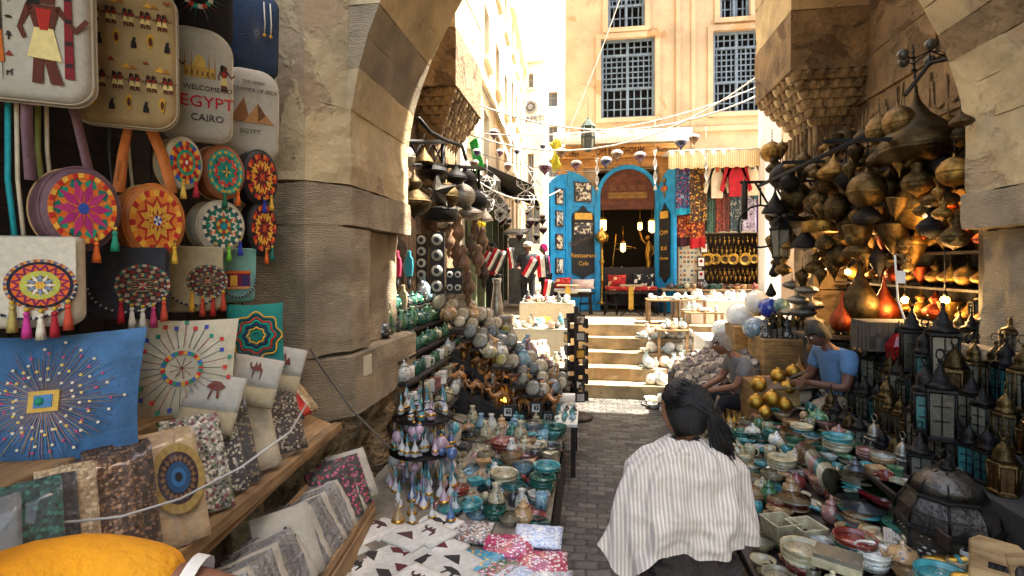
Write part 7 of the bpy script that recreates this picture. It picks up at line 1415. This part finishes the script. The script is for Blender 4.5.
b=MB(); b.lathe([(.05,0),(.14,.08),(.15,.1),(.12,.09),(.001,.04)],16,mat('yellow glaze','C99A1E',.3)); b.build('yellow_bowl',loc=P(543,322,9.2)+V((0,0,-.02)),label='bright yellow bowl on the white table left of the steps',cat='bowl')
for i in range(9):
    p=P(500+i*5,345+(i%4)*9,7.2); p.z=max(p.z,.62); dup(wp_(i%4,2),(p.x,7.4+.05*i,.6),0,WC[i%4]+' tall vase before the draped table','tall vases left of the steps',1.6)
for i in range(10):
    c_=P(512+i*6,352+i*4,7.1-.02*i); b=None; dup(pot('plate',[2,8,4,1,9][i%5]),c_,0,PC[[2,8,4,1,9][i%5]][0]+' plate standing upright near the souvenir rack','upright plates by the souvenir rack',1.3,rot=(R(75),0,R(r.uniform(-30,30))))
# ---------- people ----------
def skin_geo(J,E,sub=2,root=0):
    """J: list of (pos, radius); E: edges -> one smooth continuous surface"""
    me=bpy.data.meshes.new('s'); me.from_pydata([tuple(p) for p,_ in J],E,[]); o=bpy.data.objects.new('s',me); COL.objects.link(o)
    o.modifiers.new('k','SKIN'); s=o.modifiers.new('u','SUBSURF'); s.levels=sub; s.render_levels=sub
    for i,(p,r_) in enumerate(J):
        v=me.skin_vertices[0].data[i]; rr=r_ if hasattr(r_,'__len__') else (r_,r_); v.radius=rr; v.use_root=(i==root)
    bpy.context.view_layer.update(); e=o.evaluated_get(bpy.context.evaluated_depsgraph_get()); m2=bpy.data.meshes.new_from_object(e)
    vs=[tuple(v.co) for v in m2.vertices]; fs=[tuple(p.vertices) for p in m2.polygons]
    bpy.data.objects.remove(o); bpy.data.meshes.remove(me); bpy.data.meshes.remove(m2); return vs,fs
def mskin(n,h): return mat('skin '+n,h,.55,var=.12,scale=20,bump=.15,rnd=0)
def head_geo(b,T,m,hs=1):
    """head facing +x, centre at origin"""
    n,k=20,14; vs=[];fs=[]
    for j in range(k+1):
        ph=PI*j/k; z=-math.cos(ph)
        for i in range(n):
            a=2*PI*i/n; r_=math.sin(ph); x,y=r_*math.cos(a),r_*math.sin(a)
            X=x*.096-(.006 if x<0 else 0); Y=y*.076; Z=z*.118
            if z<-.1: f=1-.30*((-z-.1)/.9); Y*=f; X=X*(1-.12*(-z-.1)) +.010*(-z)
            if x>.6 and abs(y)<.32 and -.35<z<.2: X+=.010*(1-abs(y)/.32)*(1-abs(z+.05)/.3) if abs(z+.05)<.3 else 0
            if x>.55 and .1<abs(y)<.5 and .0<z<.28: X-=.006
            vs.append((X*hs,Y*hs,Z*hs))
    for j in range(k):
        for i in range(n): fs.append((j*n+i,j*n+(i+1)%n,(j+1)*n+(i+1)%n,(j+1)*n+i))
    b.add(vs,fs,m,True,T)
    b.tube([(.09*hs,0,.02*hs),(.106*hs,0,-.012*hs),(.112*hs,0,-.026*hs),(.098*hs,0,-.034*hs)],[.007*hs,.011*hs,.014*hs,.008*hs],m,8,T)
    for s in(-1,1): b.ball((-.004*hs,s*.076*hs,-.008*hs),.024*hs,m,8,6,T,sz=1.25,sx=.75,sy=.35)
def hand_geo(b,w,d,m,side,curl=.5,s=1,up=V((0,0,1))):
    """palm plus five separate bent fingers; w wrist, d direction of the hand"""
    d=V(d).normalized(); sd=d.cross(up).normalized(); nn=sd.cross(d).normalized(); w=V(w)
    pc=w+d*.045*s; b.tube([w-d*.01,w+d*.02*s,pc,w+d*.08*s],[.023*s,.03*s,.035*s,.028*s],m,8)
    for i,(o_,L) in enumerate(((-.027,.062),(-.009,.072),(.009,.068),(.026,.054))):
        p0=w+d*.078*s+sd*o_*s; p1=p0+(d*math.cos(curl*.5)-nn*math.sin(curl*.5))*L*.45*s; p2=p1+(d*math.cos(curl*1.3)-nn*math.sin(curl*1.3))*L*.33*s; p3=p2+(d*math.cos(curl*2)-nn*math.sin(curl*2))*L*.25*s
        b.tube([p0-d*.02*s,p0,p1,p2,p3],[.0095*s,.0095*s,.0085*s,.0078*s,.005*s],m,7)
    t0=w+d*.025*s+sd*side*.026*s; t1=t0+(d*.6+sd*side*.7).normalized()*.035*s; t2=t1+(d*.9+sd*side*.1-nn*.3).normalized()*.03*s; b.tube([t0-sd*side*.01,t0,t1,t2],[.012*s,.012*s,.0105*s,.007*s],m,7)
def person(label,loc,rz,J,cloth,skin,hair,sc=1,head_rot=(0,0,0),hand=None,extras=None,detail=True,hairf=None):
    """J: dict of joints in metres, facing +x"""
    t=thing('person',label,'person',loc,rz,sc=sc); g=lambda k:V(J[k]); ms=skin
    names=['pel','wai','che','nec','hb','shl','ell','wrl','shr','elr','wrr','hil','knl','anl','tol','hir','knr','anr','tor']
    rad={'pel':(.13,.10),'wai':(.125,.095),'che':(.15,.105),'nec':(.052,.052),'hb':(.05,.05),'shl':.062,'shr':.062,'ell':.042,'elr':.042,'wrl':.028,'wrr':.028,'hil':.085,'hir':.085,'knl':.058,'knr':.058,'anl':.038,'anr':.038,'tol':.03,'tor':.03}
    ed=[('pel','wai'),('wai','che'),('che','nec'),('nec','hb'),('che','shl'),('shl','ell'),('ell','wrl'),('che','shr'),('shr','elr'),('elr','wrr'),('pel','hil'),('hil','knl'),('knl','anl'),('anl','tol'),('pel','hir'),('hir','knr'),('knr','anr'),('anr','tor')]
    def geo(keys,add=0,m=None,bb=None,sub=2,over={}):
        ks=[k for k in names if k in keys]; JJ=[]
        for k in ks:
            r_=over.get(k,rad[k]); r_=tuple(x+add for x in (r_ if hasattr(r_,'__len__') else (r_,r_))); JJ.append((g(k),r_))
        E=[(ks.index(a),ks.index(c)) for a,c in ed if a in ks and c in ks]; vs,fs=skin_geo(JJ,E,sub,0); bb.add(vs,fs,m,True)
    b=MB(); geo(names,0,ms,b); 
    T=Matrix.Translation(g('hb')+(g('hb')-g('nec')).normalized()*.10)@Euler(head_rot).to_matrix().to_4x4()
    head_geo(b,T,ms)
    for s_,wk,ek in ((1,'wrl','ell'),(-1,'wrr','elr')): hand_geo(b,g(wk),(hand or (g(wk)-g(ek))),ms,-s_,.55,1)
    b.build('body',t)
    for nm,keys,add,m,over in cloth:
        b=MB(); JJ=dict(J)
        geo(keys,add,m,b,2,over); b.build(nm,t)
    # face
    b=MB()
    for s in(-1,1): b.ball((.086,s*.030,.012),.0115,mat('eye white','C9C4BA',.3,rnd=0),8,6,T); b.ball((.0955,s*.030,.012),.005,mat('dark iris','1A120C',.2,rnd=0),6,4,T)
    b.build('eyes',t); b=MB()
    for s in(-1,1): b.tube([(.092,s*.016,.034),(.094,s*.03,.04),(.085,s*.046,.034)],.0045,hair,5,T)
    b.build('eyebrows',t); b=MB(); b.tube([(.088,-.022,-.058),(.0965,-.008,-.056),(.0965,.008,-.056),(.088,.022,-.058)],[.003,.006,.006,.003],mat('lips','7A4438',.5,rnd=0),6,T); b.build('mouth',t)
    b=MB()
    if hairf: hairf(b,T,hair)
    else:
        n,k=22,10; rr=random.Random(3)
        def hp(u,v):
            a=2*PI*u; ph=PI*.52*(1-v); x=math.sin(ph)*math.cos(a); y=math.sin(ph)*math.sin(a); z=math.cos(ph)
            lim=(.50 if x>.3 else (-.35 if x<-.2 else .05)); 
            q=1.07+.02*rr.random(); zz=z
            if v<.15 and x<-.1: zz=z-.55*(1-v/.15)
            elif v<.15 and x>.45: zz=z+.35; x*=.9
            return T@V((x*.099*q-.004,y*.079*q,zz*.121*q+.004))
        b.grid(hp,n,k,hair)
    b.build('hair',t)
    if extras: extras(t,T,g)
    return t
def seated(lean=.06,arm=.0,fwd=.36,hz=.2,spread=1,kn=.42,shin=-.44):
    return dict(pel=(0,0,.03),wai=(.01+lean*.4,0,.2),che=(.02+lean,0,.38),nec=(.03+lean*1.7,0,.53),hb=(.05+lean*2.0,0,.58),shl=(.02+lean,.185,.455),shr=(.02+lean,-.185,.455),ell=(.10+lean,.235,.2),elr=(.10+lean,-.235,.2),wrl=(fwd,.10*spread,hz),wrr=(fwd,-.10*spread,hz),hil=(.03,.09,.01),hir=(.03,-.09,.01),knl=(kn,.15,.04),knr=(kn,-.15,.04),anl=(kn-.02,.13,shin),anr=(kn-.02,-.13,shin),tol=(kn+.14,.14,shin-.035),tor=(kn+.14,-.14,shin-.035))
SHIRT=['pel','wai','che','shl','ell','shr','elr']; TR=['pel','hil','knl','anl','hir','knr','anr']
sh_over={'ell':.045,'elr':.045,'shl':.068,'shr':.068}
def half(J,f=.62):
    J=dict(J); return J
h_grey=mat('grey hair','8A857C',.8,var=.4,scale=60,bump=.8,rnd=0); h_blk=mat('black hair','120D0A',.42,var=.4,scale=50,bump=.5,rnd=0)
# short sleeves end above the elbow: clothes use a shortened arm
def person_s(label,loc,rz,J,shirt,trous,skin,hair,**k):
    """short sleeved: build sleeve joints halfway"""
    JJ=dict(J)
    t=person(label,loc,rz,J,[('trousers',TR,.016,trous,{})],skin,hair,**k)
    b=MB(); g=lambda q:V(J[q]); ml=g('shl').lerp(g('ell'),.62); mr=g('shr').lerp(g('elr'),.62)
    K=[(g('pel')+V((0,0,.0)),(.165,.145)),(g('wai'),(.165,.145)),(g('che'),(.19,.150)),(g('nec').lerp(g('che'),.25),(.085,.08)),(g('shl')+V((0,0,.005)),.092),(ml,.066),(g('shr')+V((0,0,.005)),.092),(mr,.066)]
    vs,fs=skin_geo(K,[(0,1),(1,2),(2,3),(2,4),(4,5),(2,6),(6,7)],2,0); b.add(vs,fs,shirt,True); b.build('shirt',t); return t
m_gt=mat('faded grey cotton','6E6A66',.9,var=.15,scale=20,bump=.4,rnd=0,dist=.01); m_bt=mat('light blue cotton','4F6E90',.9,var=.15,scale=20,bump=.4,rnd=0,dist=.01)
m_blt=mat('black trousers','121214',.9,rnd=0); m_bgt=mat('beige trousers','8A7860',.9,var=.2,bump=.4,rnd=0,dist=.01)
# grey haired man seated on the right, facing left
p=PD(748,402,5.35); 
J=seated(.10,fwd=.50,hz=.14,spread=.7); J['ell']=(.24,.20,.22); J['elr']=(.24,-.22,.22)
t=person_s('grey haired man in grey T-shirt sitting sideways beside the banded vases',(p.x+.02,p.y,.62),R(188),J,m_gt,m_blt,mskin('tanned','7A4E36'),h_grey,head_rot=(0,R(12),0),sc=.93)
b=MB(); b.box((p.x+.04,p.y+.0,.27),(.42,.42,.54),m_ocb); b.build('stool_box',label='ochre box the grey haired man sits on',cat='box',bevel=.01)
# man in blue polo shirt looking at his phone
p=PD(838,402,4.62); J=seated(.08,fwd=.40,hz=.22,spread=.35,kn=.40)
def phone(t,T,g):
    b=MB(); b.box((0,0,0),(.09,.07,.008),m_blk,ry=R(-25)); o=b.build('phone_placeholder'); bpy.data.objects.remove(o)
t=person_s('man in light blue polo shirt sitting among brass domes looking down at his phone',(p.x+.05,p.y,.80),R(196),J,m_bt,m_bgt,mskin('brown','5E3A28'),h_blk,head_rot=(0,R(30),0),sc=.97)
b=MB(); b.box((0,0,0),(.14,.068,.009),m_blk); o=b.build('phone',loc=PD(799,374,4.45),rot=(R(10),R(25),R(190)),label='black phone held in both hands by the man in blue',cat='phone',bevel=.003)
b=MB(); b.box((0,0,.37),(.44,.44,.72),m_blcl); b.build('stool_box',loc=(p.x+.08,p.y,0),label='dark box the man in the blue shirt sits on',cat='box',bevel=.01)
# ---- woman in the foreground, seen from behind ----
m_pon=mat('cream and mauve striped cotton','D2C6B0',.9,var=.08,scale=8,bump=.3,rnd=0,kind='stripe',ws=21,wd=.1,bd='Y',sc='B09E92',q0=.25,q1=.45,sheen=.2)
m_skt=mat('dark taupe linen','3A302A',.95,var=.2,scale=14,bump=.5,rnd=0,dist=.01)
wl=cf(.685,2.02,0); 
st=dict(pel=(0,0,.92),wai=(.0,0,1.06),che=(.0,0,1.24),nec=(.01,0,1.37),hb=(.02,0,1.42),shl=(.01,.14,1.28),shr=(.01,-.14,1.28),ell=(.04,.20,1.08),elr=(.04,-.18,1.06),wrl=(.17,.20,.98),wrr=(.22,-.14,1.02),hil=(0,.09,.88),hir=(0,-.09,.88),knl=(.05,.1,.48),knr=(.0,-.1,.48),anl=(0,.1,.09),anr=(-.06,-.1,.09),tol=(.14,.11,.03),tor=(.08,-.11,.03))
def hair_w(b,T,m):
    rr=random.Random(9)
    # cap covering the back and top of the head
    def hp(u,v):
        a=2*PI*u; ph=PI*.80*(1-v); x,y,z=math.sin(ph)*math.cos(a),math.sin(ph)*math.sin(a),math.cos(ph)
        q=1.04+.02*math.sin(14*a); 
        if x>.25 and z<.45: q=.93
        return T@V((x*.098*q-.012,y*.082*q,z*.122*q+.006))
    b.grid(hp,40,16,m)
    # strands drawn back to the clip and the loose tail hanging down the back, to her right
    for i in range(260):
        a=rr.uniform(-1.45,1.45); y0=.093*math.sin(a); z0=.118*math.cos(a)*rr.uniform(.2,1.06); x0=rr.uniform(-.06,.02)
        tail=V((-.115+rr.uniform(-.02,.01),-.045+rr.uniform(-.03,.03),-.02+rr.uniform(-.02,.02))); c0=T@V((x0,y0*.96,z0+.008)); mid=T@V((-.105,y0*.7,z0*.55+.03)); c2=T@tail; L=rr.uniform(.10,.27)
        b.tube([c0,mid,c2,c2+V((-.012,-.02+rr.uniform(-.012,.012),-.4*L)),c2+V((rr.uniform(-.0,.03),-.05+rr.uniform(-.035,.03),-L))],[.0025,.0045,.0055,.0045,.001],m,4)
    for i in range(26):   # stray hair
        a=rr.uniform(0,2*PI); c0=T@V((-.06+rr.uniform(-.05,.03),.085*math.cos(a),.09*abs(math.sin(a))+.03)); b.tube([c0,c0+V((rr.uniform(-.03,.01),rr.uniform(-.02,.02),rr.uniform(.0,.02))),c0+V((rr.uniform(-.05,.01),rr.uniform(-.04,.04),rr.uniform(-.04,.015)))],.0009,m,3)
def ex_w(t,T,g):
    b=MB()     # poncho-like blouse
    rr=random.Random(2)
    def f(u,v):
        a=2*PI*u; ca,sa=math.cos(a),math.sin(a)         # ca front(+x) sa left(+y)
        prof=[(0,.062,.055,1.425),(.08,.10,.085,1.40),(.2,.165,.105,1.37),(.34,.235,.13,1.305),(.55,.262,.15,1.18),(.8,.268,.16,1.085),(1,.268,.165,1.02)]
        for k in range(len(prof)-1):
            if prof[k][0]<=v<=prof[k+1][0]+1e-9:
                q=(v-prof[k][0])/(prof[k+1][0]-prof[k][0]); w_,d_,z=[prof[k][i]+(prof[k+1][i]-prof[k][i])*q for i in(1,2,3)]
        if sa>.2: w_+=.065*v*v*sa; z-=.05*v**3*(sa-.2)
        if abs(a-2.15)<.5 and v>.6: z-=.11*((v-.6)/.4)**1.5*(1-abs(a-2.15)/.5)
        fold=.017*math.sin(7*a+2.5*v)*v+.011*math.sin(16*a-5*v+2*math.sin(3*v))*v**.7+.008*math.sin(11*v+4*a+2*math.sin(5*a))
        cr=.016*noise.noise(V((a*2.2,v*6,0)))+.010*noise.noise(V((a*7,v*11,4)))
        return (ca*(d_+fold+cr)-.005, sa*(w_+fold),z+.012*math.sin(5*a+1)*v+.006*noise.noise(V((a*2,v*5,3))))
    b.grid(f,120,50,m_pon); b.build('blouse',t)
    b=MB()
    def f2(u,v):
        a=2*PI*u; r_=.165+.05*v; return (math.cos(a)*(.125+.05*v+.010*math.sin(9*a+v)),math.sin(a)*(r_+.012*math.sin(11*a+2*v)),1.02-.92*v)
    b.grid(f2,90,24,m_skt); b.build('skirt',t)
    b=MB(); c=T@V((-.125,-.03,.0)); 
    b.tube([c+V((.0,-.03,.05)),c+V((-.028,-.01,.03)),c+V((-.02,.0,-.01)),c+V((.0,-.01,-.03))],.005,mat('tortoise clip','3A2A22',.3,rnd=0),6); b.build('hair_clip',t)
ww=person('woman with dark clipped hair and striped blouse walking away down the alley',(wl.x,wl.y,0),R(90)+YAW*0+R(8),st,[('trousers',TR,.02,m_skt,{})],mskin('olive','9A6A4E'),h_blk,head_rot=(0,R(16),R(28)),sc=.965,extras=ex_w,hairf=hair_w)
# ---- yellow shirted person at the bottom left corner (leaning to the stall) ----
m_yel=mat('saffron yellow cotton','D9920F',.9,var=.1,scale=10,bump=.4,rnd=0,dist=.01)
o_=cf(-.97,.80,0); JY=dict(pel=(0,0,.93),wai=(.04,0,1.08),che=(.06,0,1.28),nec=(.06,0,1.45),hb=(.04,0,1.51),shl=(.12,.18,1.385),shr=(.02,-.18,1.38),ell=(.42,.21,1.31),elr=(.0,-.24,1.1),wrl=(.60,.16,1.12),wrr=(.02,-.26,.86),hil=(0,.09,.88),hir=(0,-.09,.88),knl=(.03,.1,.48),knr=(0,-.1,.48),anl=(0,.1,.09),anr=(-.04,-.1,.09),tol=(.14,.11,.04),tor=(.1,-.11,.04))
ty=person_s('person in saffron yellow T-shirt with white sleeve hem at the handbag stall',(o_.x,o_.y,.0),YAW,JY,m_yel,m_blt,mskin('tan','7A4E36'),h_blk,sc=1.05)
b=MB(); p0,p1=V(JY['shl']),V(JY['ell']); c=p0.lerp(p1,.66); d=(p1-p0).normalized(); b.tube([c-d*.012,c+d*.012],.066,m_wh,18,cap=False); b.build('sleeve_hem',ty)
# ---- small standing people with flags beyond the left stall ----
def stand(la=.0): return dict(pel=(0,0,.95),wai=(.0,0,1.1),che=(.0,0,1.30),nec=(.01,0,1.47),hb=(.02,0,1.53),shl=(0,.18,1.41),shr=(0,-.18,1.41),ell=(.03,.23,1.14),elr=(.05,-.23,1.14),wrl=(.2,.2,1.05+la),wrr=(.22,-.16,1.1+la),hil=(0,.09,.92),hir=(0,-.09,.92),knl=(.02,.1,.5),knr=(0,-.1,.5),anl=(0,.1,.09),anr=(-.02,-.1,.09),tol=(.14,.11,.03),tor=(.12,-.11,.03))
for i,(px,Y,rz,sh,l,hr) in enumerate(((494,10.4,R(250),mat('crimson cotton','9A1430',.9,rnd=0),'person in crimson top with dark hair behind the striped flags',h_blk),(528,10.2,R(262),mat('charcoal pattern cotton','2A2E33',.9,rnd=0),'person in dark jacket and light cap among the flags',h_blk),(545,11.0,R(200),mat('magenta cotton','A81E6A',.9,rnd=0),'person in magenta headscarf near the blue door leaves',mat('magenta scarf','A81E6A',.9)),(489,11.4,R(270),m_blt,'dark haired person partly hidden behind the crimson one',h_blk))):
    p=P(px,260,Y); person_s(l,(p.x,Y,1.0),rz,stand(.05*i),sh,m_blt,mskin('brown','5E3A28'),hr,sc=.86 if i!=3 else .9)
p=P(528,243,10.2); b=MB(); b.lathe([(.1,0),(.105,.03),(.09,.07),(.04,.1),(.001,.105)],14,m_sh); b.box((.0,-.09,.005),(.13,.12,.012),m_sh); b.build('cap',loc=p+V((0,0,-.07)),label='light cap on the head of the person in the dark jacket',cat='cap')
FL=[mat('flag red','C01828',.8,rnd=0),mat('flag white','D9D4CC',.8,rnd=0),mat('flag black','151515',.8,rnd=0)]
for i,(px,py,Y,w_,h_,rr_) in enumerate(((486,262,9.9,.18,.42,28),(494,260,9.85,.18,.45,28),(501,262,9.9,.17,.45,24),(512,258,9.9,.14,.4,-8),(531,268,9.7,.2,.4,30),(543,266,9.7,.24,.42,-4),(549,288,9.6,.2,.3,10))):
    b=MB()
    for k in range(3): b.grid(lambda u,v:(-w_/2+w_*(k+u)/3,.02*math.sin(5*(k+u))+.02*math.sin(6*v),-h_/2+h_*v),4,6,FL[k],thick=.004)
    b.build('flag',loc=P(px,py,Y),rot=(0,R(rr_),0),label='red white and black striped flag for sale in the left street',cat='flag',group='striped flags in the left street')
# ---------- overhead wires, string lamps, paper streamers ----------
def sag(a,c,s,n=14): return [a.lerp(c,i/n)+V((0,0,-s*4*(i/n)*(1-i/n))) for i in range(n+1)]
m_wirew=mat('pale twisted wire','C9C2B2',.7,rnd=0); m_wired=mat('dark cable','3A342C',.7,rnd=0)
for i,(a,c,s,r_,m,l) in enumerate((
 (P(455,95,7.3),P(765,92,8.3),.55,.013,m_wirew,'thick pale cable sagging across the alley, upper'),
 (P(452,128,7.3),P(775,62,8.2),.75,.012,m_wirew,'pale cable rising towards the right corbel'),
 (P(465,132,7.6),P(772,80,9.0),.35,.009,m_wirew,'thin pale cable across the alley below the thick one'),
 (P(560,150,8.6),P(640,-60,9.5),.15,.008,m_wirew,'thin wire slanting up across the cafe facade'),
 (P(470,150,8.0),P(600,172,8.4),.1,.006,m_wired,'thin dark wire carrying the small lamps, lower'),
 (P(474,70,9.0),P(540,185,9.5),.1,.008,m_wired,'thin dark wire slanting down the left street'),
 (P(470,175,7.0),P(560,190,9.0),.25,.01,m_wirew,'pale looping wire above the flags'))):
    b=MB(); b.tube(sag(a,c,s),r_,m,5); b.build('cable',label=l,cat='cable')
m_lw=mat('white enamel shade','D9D4CC',.5,rnd=.05); m_lp=[mat('plum glass %d'%i,h,.25,rnd=0,coat=.5) for i,h in enumerate(('5A2A44','2A2E5A','6A4A2A'))]
def slamp(i):
    k=('sl',i)
    if k in POT: return POT[k]
    t=thing('string_lamp','x','lamp'); b=MB(); b.lathe([(.135,.0),(.13,.03),(.1,.065),(.05,.09),(.01,.1)],16,m_lw); b.build('shade',t); b=MB(); b.lathe([(.125,-.002),(.1,-.05),(.06,-.1),(.025,-.13),(.012,-.17),(.001,-.18)],14,m_lp[i],rib=.06); b.build('glass_bowl',t); b=MB(); b.tube([(0,0,.1),(0,0,.5)],.004,m_wired,4); b.build('cord',t); POT[k]=t; return t
for i,(px,py,w_,Y) in enumerate(((494,133,11,8.2),(477,152,9,7.8),(474,163,10,7.8),(500,152,8,9),(517,151,7,9.6),(508,166,9,8.6),(545,167,14,8.0),(543,146,7,9.5),(561,152,11,8.6),(576,164,11,8.7),(606,161,12,8.6),(617,154,12,9.0),(640,156,12,8.8),(681,142,13,8.8),(694,138,11,9.3),(523,185,7,10),(534,197,6,11),(538,208,5,12),(527,212,6,12))):
    p=P(px,py,Y); dup(slamp([0,1,2][i%3]),p,0,['plum','navy','brown'][i%3]+' glass string lamp with white shade hanging over the alley','string lamps over the alley',w_*depth(p)/F/.27)
# green hexagonal lantern over the sign
p=P(588,136,8.6); t=thing('street_lantern','green iron six sided lantern hanging before the cafe sign','lantern',p); b=MB(); m_gi=mat('green patinated iron','3A4A3E',.6,.4,rnd=0); n=6
b.lathe([(.04,-.26),(.09,-.22),(.1,-.2)],n,m_gi,sm=False); b.lathe([(.12,.13),(.13,.15),(.09,.2),(.06,.24),(.03,.27),(.012,.31)],n,m_gi,sm=False)
for i in range(6): a=2*PI*i/6; b.tube([(.1*math.cos(a),.1*math.sin(a),-.21),(.12*math.cos(a),.12*math.sin(a),.14)],.009,m_gi,4)
b.lathe([(.113,-.03),(.12,-.02),(.113,-.01)],n,m_gi,sm=False); b.build('frame',t); b=MB(); b.lathe([(.093,-.2),(.112,.13)],n,m_glw,sm=False); b.build('glass',t); b=MB(); b.tube([(0,0,.3),(0,0,.62)],.006,m_wired,4); b.build('chain',t)
# white paper streamers and star frames
for i,(px,py0,py1,Y,c,l) in enumerate(((597,158,190,9.0,m_wirew,'twisted cream paper streamer left of the cafe arch'),(655,150,190,9.0,m_lw,'twisted white paper streamer right of the cafe arch'),(706,155,185,9.4,m_wirew,'cream paper streamer hanging before the striped awning'))):
    a,c2=P(px,py0,Y),P(px,py1,Y); b=MB(); n=16
    b.grid(lambda u,v:(a.x+(u-.5)*.07*math.cos(v*9),Y+(u-.5)*.07*math.sin(v*9)+.02*math.sin(v*6),a.z+(c2.z-a.z)*v),3,n,c,thick=.002); b.tube([a,a+V((0,0,.5))],.004,m_wirew,4); b.build('paper_streamer',label=l,cat='streamer')
def starframe(px,py,Y,s,l,m=m_lw):
    p=P(px,py,Y); b=MB(); 
    for zz,r_ in ((0,1),(-2.1,.85)):
        q=[V((s*r_*math.cos(a),.3*s*math.sin(a*2),s*r_*math.sin(a)*1.2+zz*s)) for a in [PI/2+i*2*PI/6 for i in range(6)]]
        for i in range(6): b.tube([q[i],q[(i+1)%6]],.009,m,4); b.tube([q[i],q[(i+2)%6]],.005,m,4)
    b.tube([V((0,0,1.2*s)),V((0,0,3*s))],.006,m,4); b.build('wire_star',loc=p,label=l,cat='ornament')
starframe(526,178,9.2,.2,'white wire star ornament hanging above the left street'); starframe(487,186,8.6,.15,'smaller white wire star near the left awning'); starframe(500,200,9.4,.13,'small white wire star beneath the tarpaulin edge')
b=MB(); p=P(473,158,8.2); b.grid(lambda u,v:((u-.5)*.13+.12*v,.03*math.sin(8*v),(.5-v)*.5+.1*u),5,8,mat('bright green cloth','1FA03A',.8),thick=.006); b.build('green_pennant',loc=p,label='bright green pennant hanging beside the left corbel',cat='pennant')
b=MB(); p=P(553,158,8.8); b.grid(lambda u,v:((u-.5)*.14+.1*v+.05*math.sin(6*v),.05*math.sin(8*v+u*3),(.5-v)*.5+.1*u),5,8,mat('pale yellow cloth','D9C93A',.8),thick=.006); b.build('yellow_pennant',loc=p,label='pale yellow pennant beside the word Coffee',cat='pennant')
b=MB(); b.lathe([(.02,0),(.1,.0),(.11,.03),(.02,.035)],14,mat('yellow plastic','E0B81E',.4),T=XZ); b.build('yellow_sign_disc',loc=P(480,224,9.0),label='round yellow disc sign in the green shopfront',cat='sign')
t=thing('street_lamp','small old lantern on the left street wall','street lamp',P(494,186,8.8)); b=MB(); b.lathe([(.06,-.12),(.1,.08)],4,m_glw,sm=False); b.build('glass',t); b=MB(); b.lathe([(.12,.08),(.06,.16),(.01,.2)],4,m_iron,sm=False); b.tube([(0,0,.2),(-.15,0,.3),(-.4,0,.25)],.015,m_iron,5); b.build('bracket',t)
# hanging goods crowding the far left street
for i in range(26):
    px=500+random.uniform(-12,45); py=random.uniform(200,245); Y=random.uniform(12,16); 
    dup(slamp(i%3),P(px,py,Y),0,['plum','navy','brown'][i%3]+' small lamp crowded in the distant street','lamps crowding the far left street',random.uniform(.6,1))
# ---------- every repeat gets its own words: look first, then its place ----------
bpy.context.view_layer.update()
W_=['','','second','third','fourth','fifth','sixth','seventh','eighth','ninth','tenth','eleventh','twelfth','thirteenth','fourteenth','fifteenth','sixteenth','seventeenth','eighteenth','nineteenth','twentieth']
def scr(o):
    l=o.matrix_world.translation; a=l.x*cY+l.y*sY; t=-l.x*sY+l.y*cY; t=max(t,.2); return a/t*F,-(HC-l.z)/t*F
byl={}
for o in [o for o in COL.objects if o.parent is None and 'label' in o.keys()]: byl.setdefault(o['label'],[]).append(o)
def ordn(i,n,side):
    if n==1: return ''
    if i==0: return side+'most'
    if i==n-1: return {'left':'right','top':'bottom','lower':'upper'}.get(side,'')+'most'
    return (W_[i+1] if i+1<len(W_) else 'far')+' from '+side
LB=[]
for l,os in byl.items():
    n=len(os)
    if n>7 and len(l.split())>10 or n>1 and len(l.split())>12: LB.append(l)
    if n<2: continue
    P2=[(scr(o),o) for o in os]
    if n<=7:
        P2.sort(key=lambda q:q[0][0])
        for i,(s,o) in enumerate(P2): o['label']=l+', '+ordn(i,n,'left')
    else:
        P2.sort(key=lambda q:-q[0][1]); k=max(2,round(math.sqrt(n/1.6))); per=math.ceil(n/k); rows=[P2[i:i+per] for i in range(0,n,per)]
        for j,rw_ in enumerate(rows):
            rw_.sort(key=lambda q:q[0][0]); rn='top row' if j==0 else ('bottom row' if j==len(rows)-1 else W_[j+1]+' row down')
            for i,(s,o) in enumerate(rw_): o['label']=l+', '+rn+(', '+ordn(i,len(rw_),'left') if len(rw_)>1 else '')
for o in COL.objects:
    if o.parent is None and 'label' in o.keys():
        w_=o['label'].split()
        if len(w_)>16: print('LONG',o['label'])

print('LONGBASE',len(LB)); [print('LB',l) for l in LB]
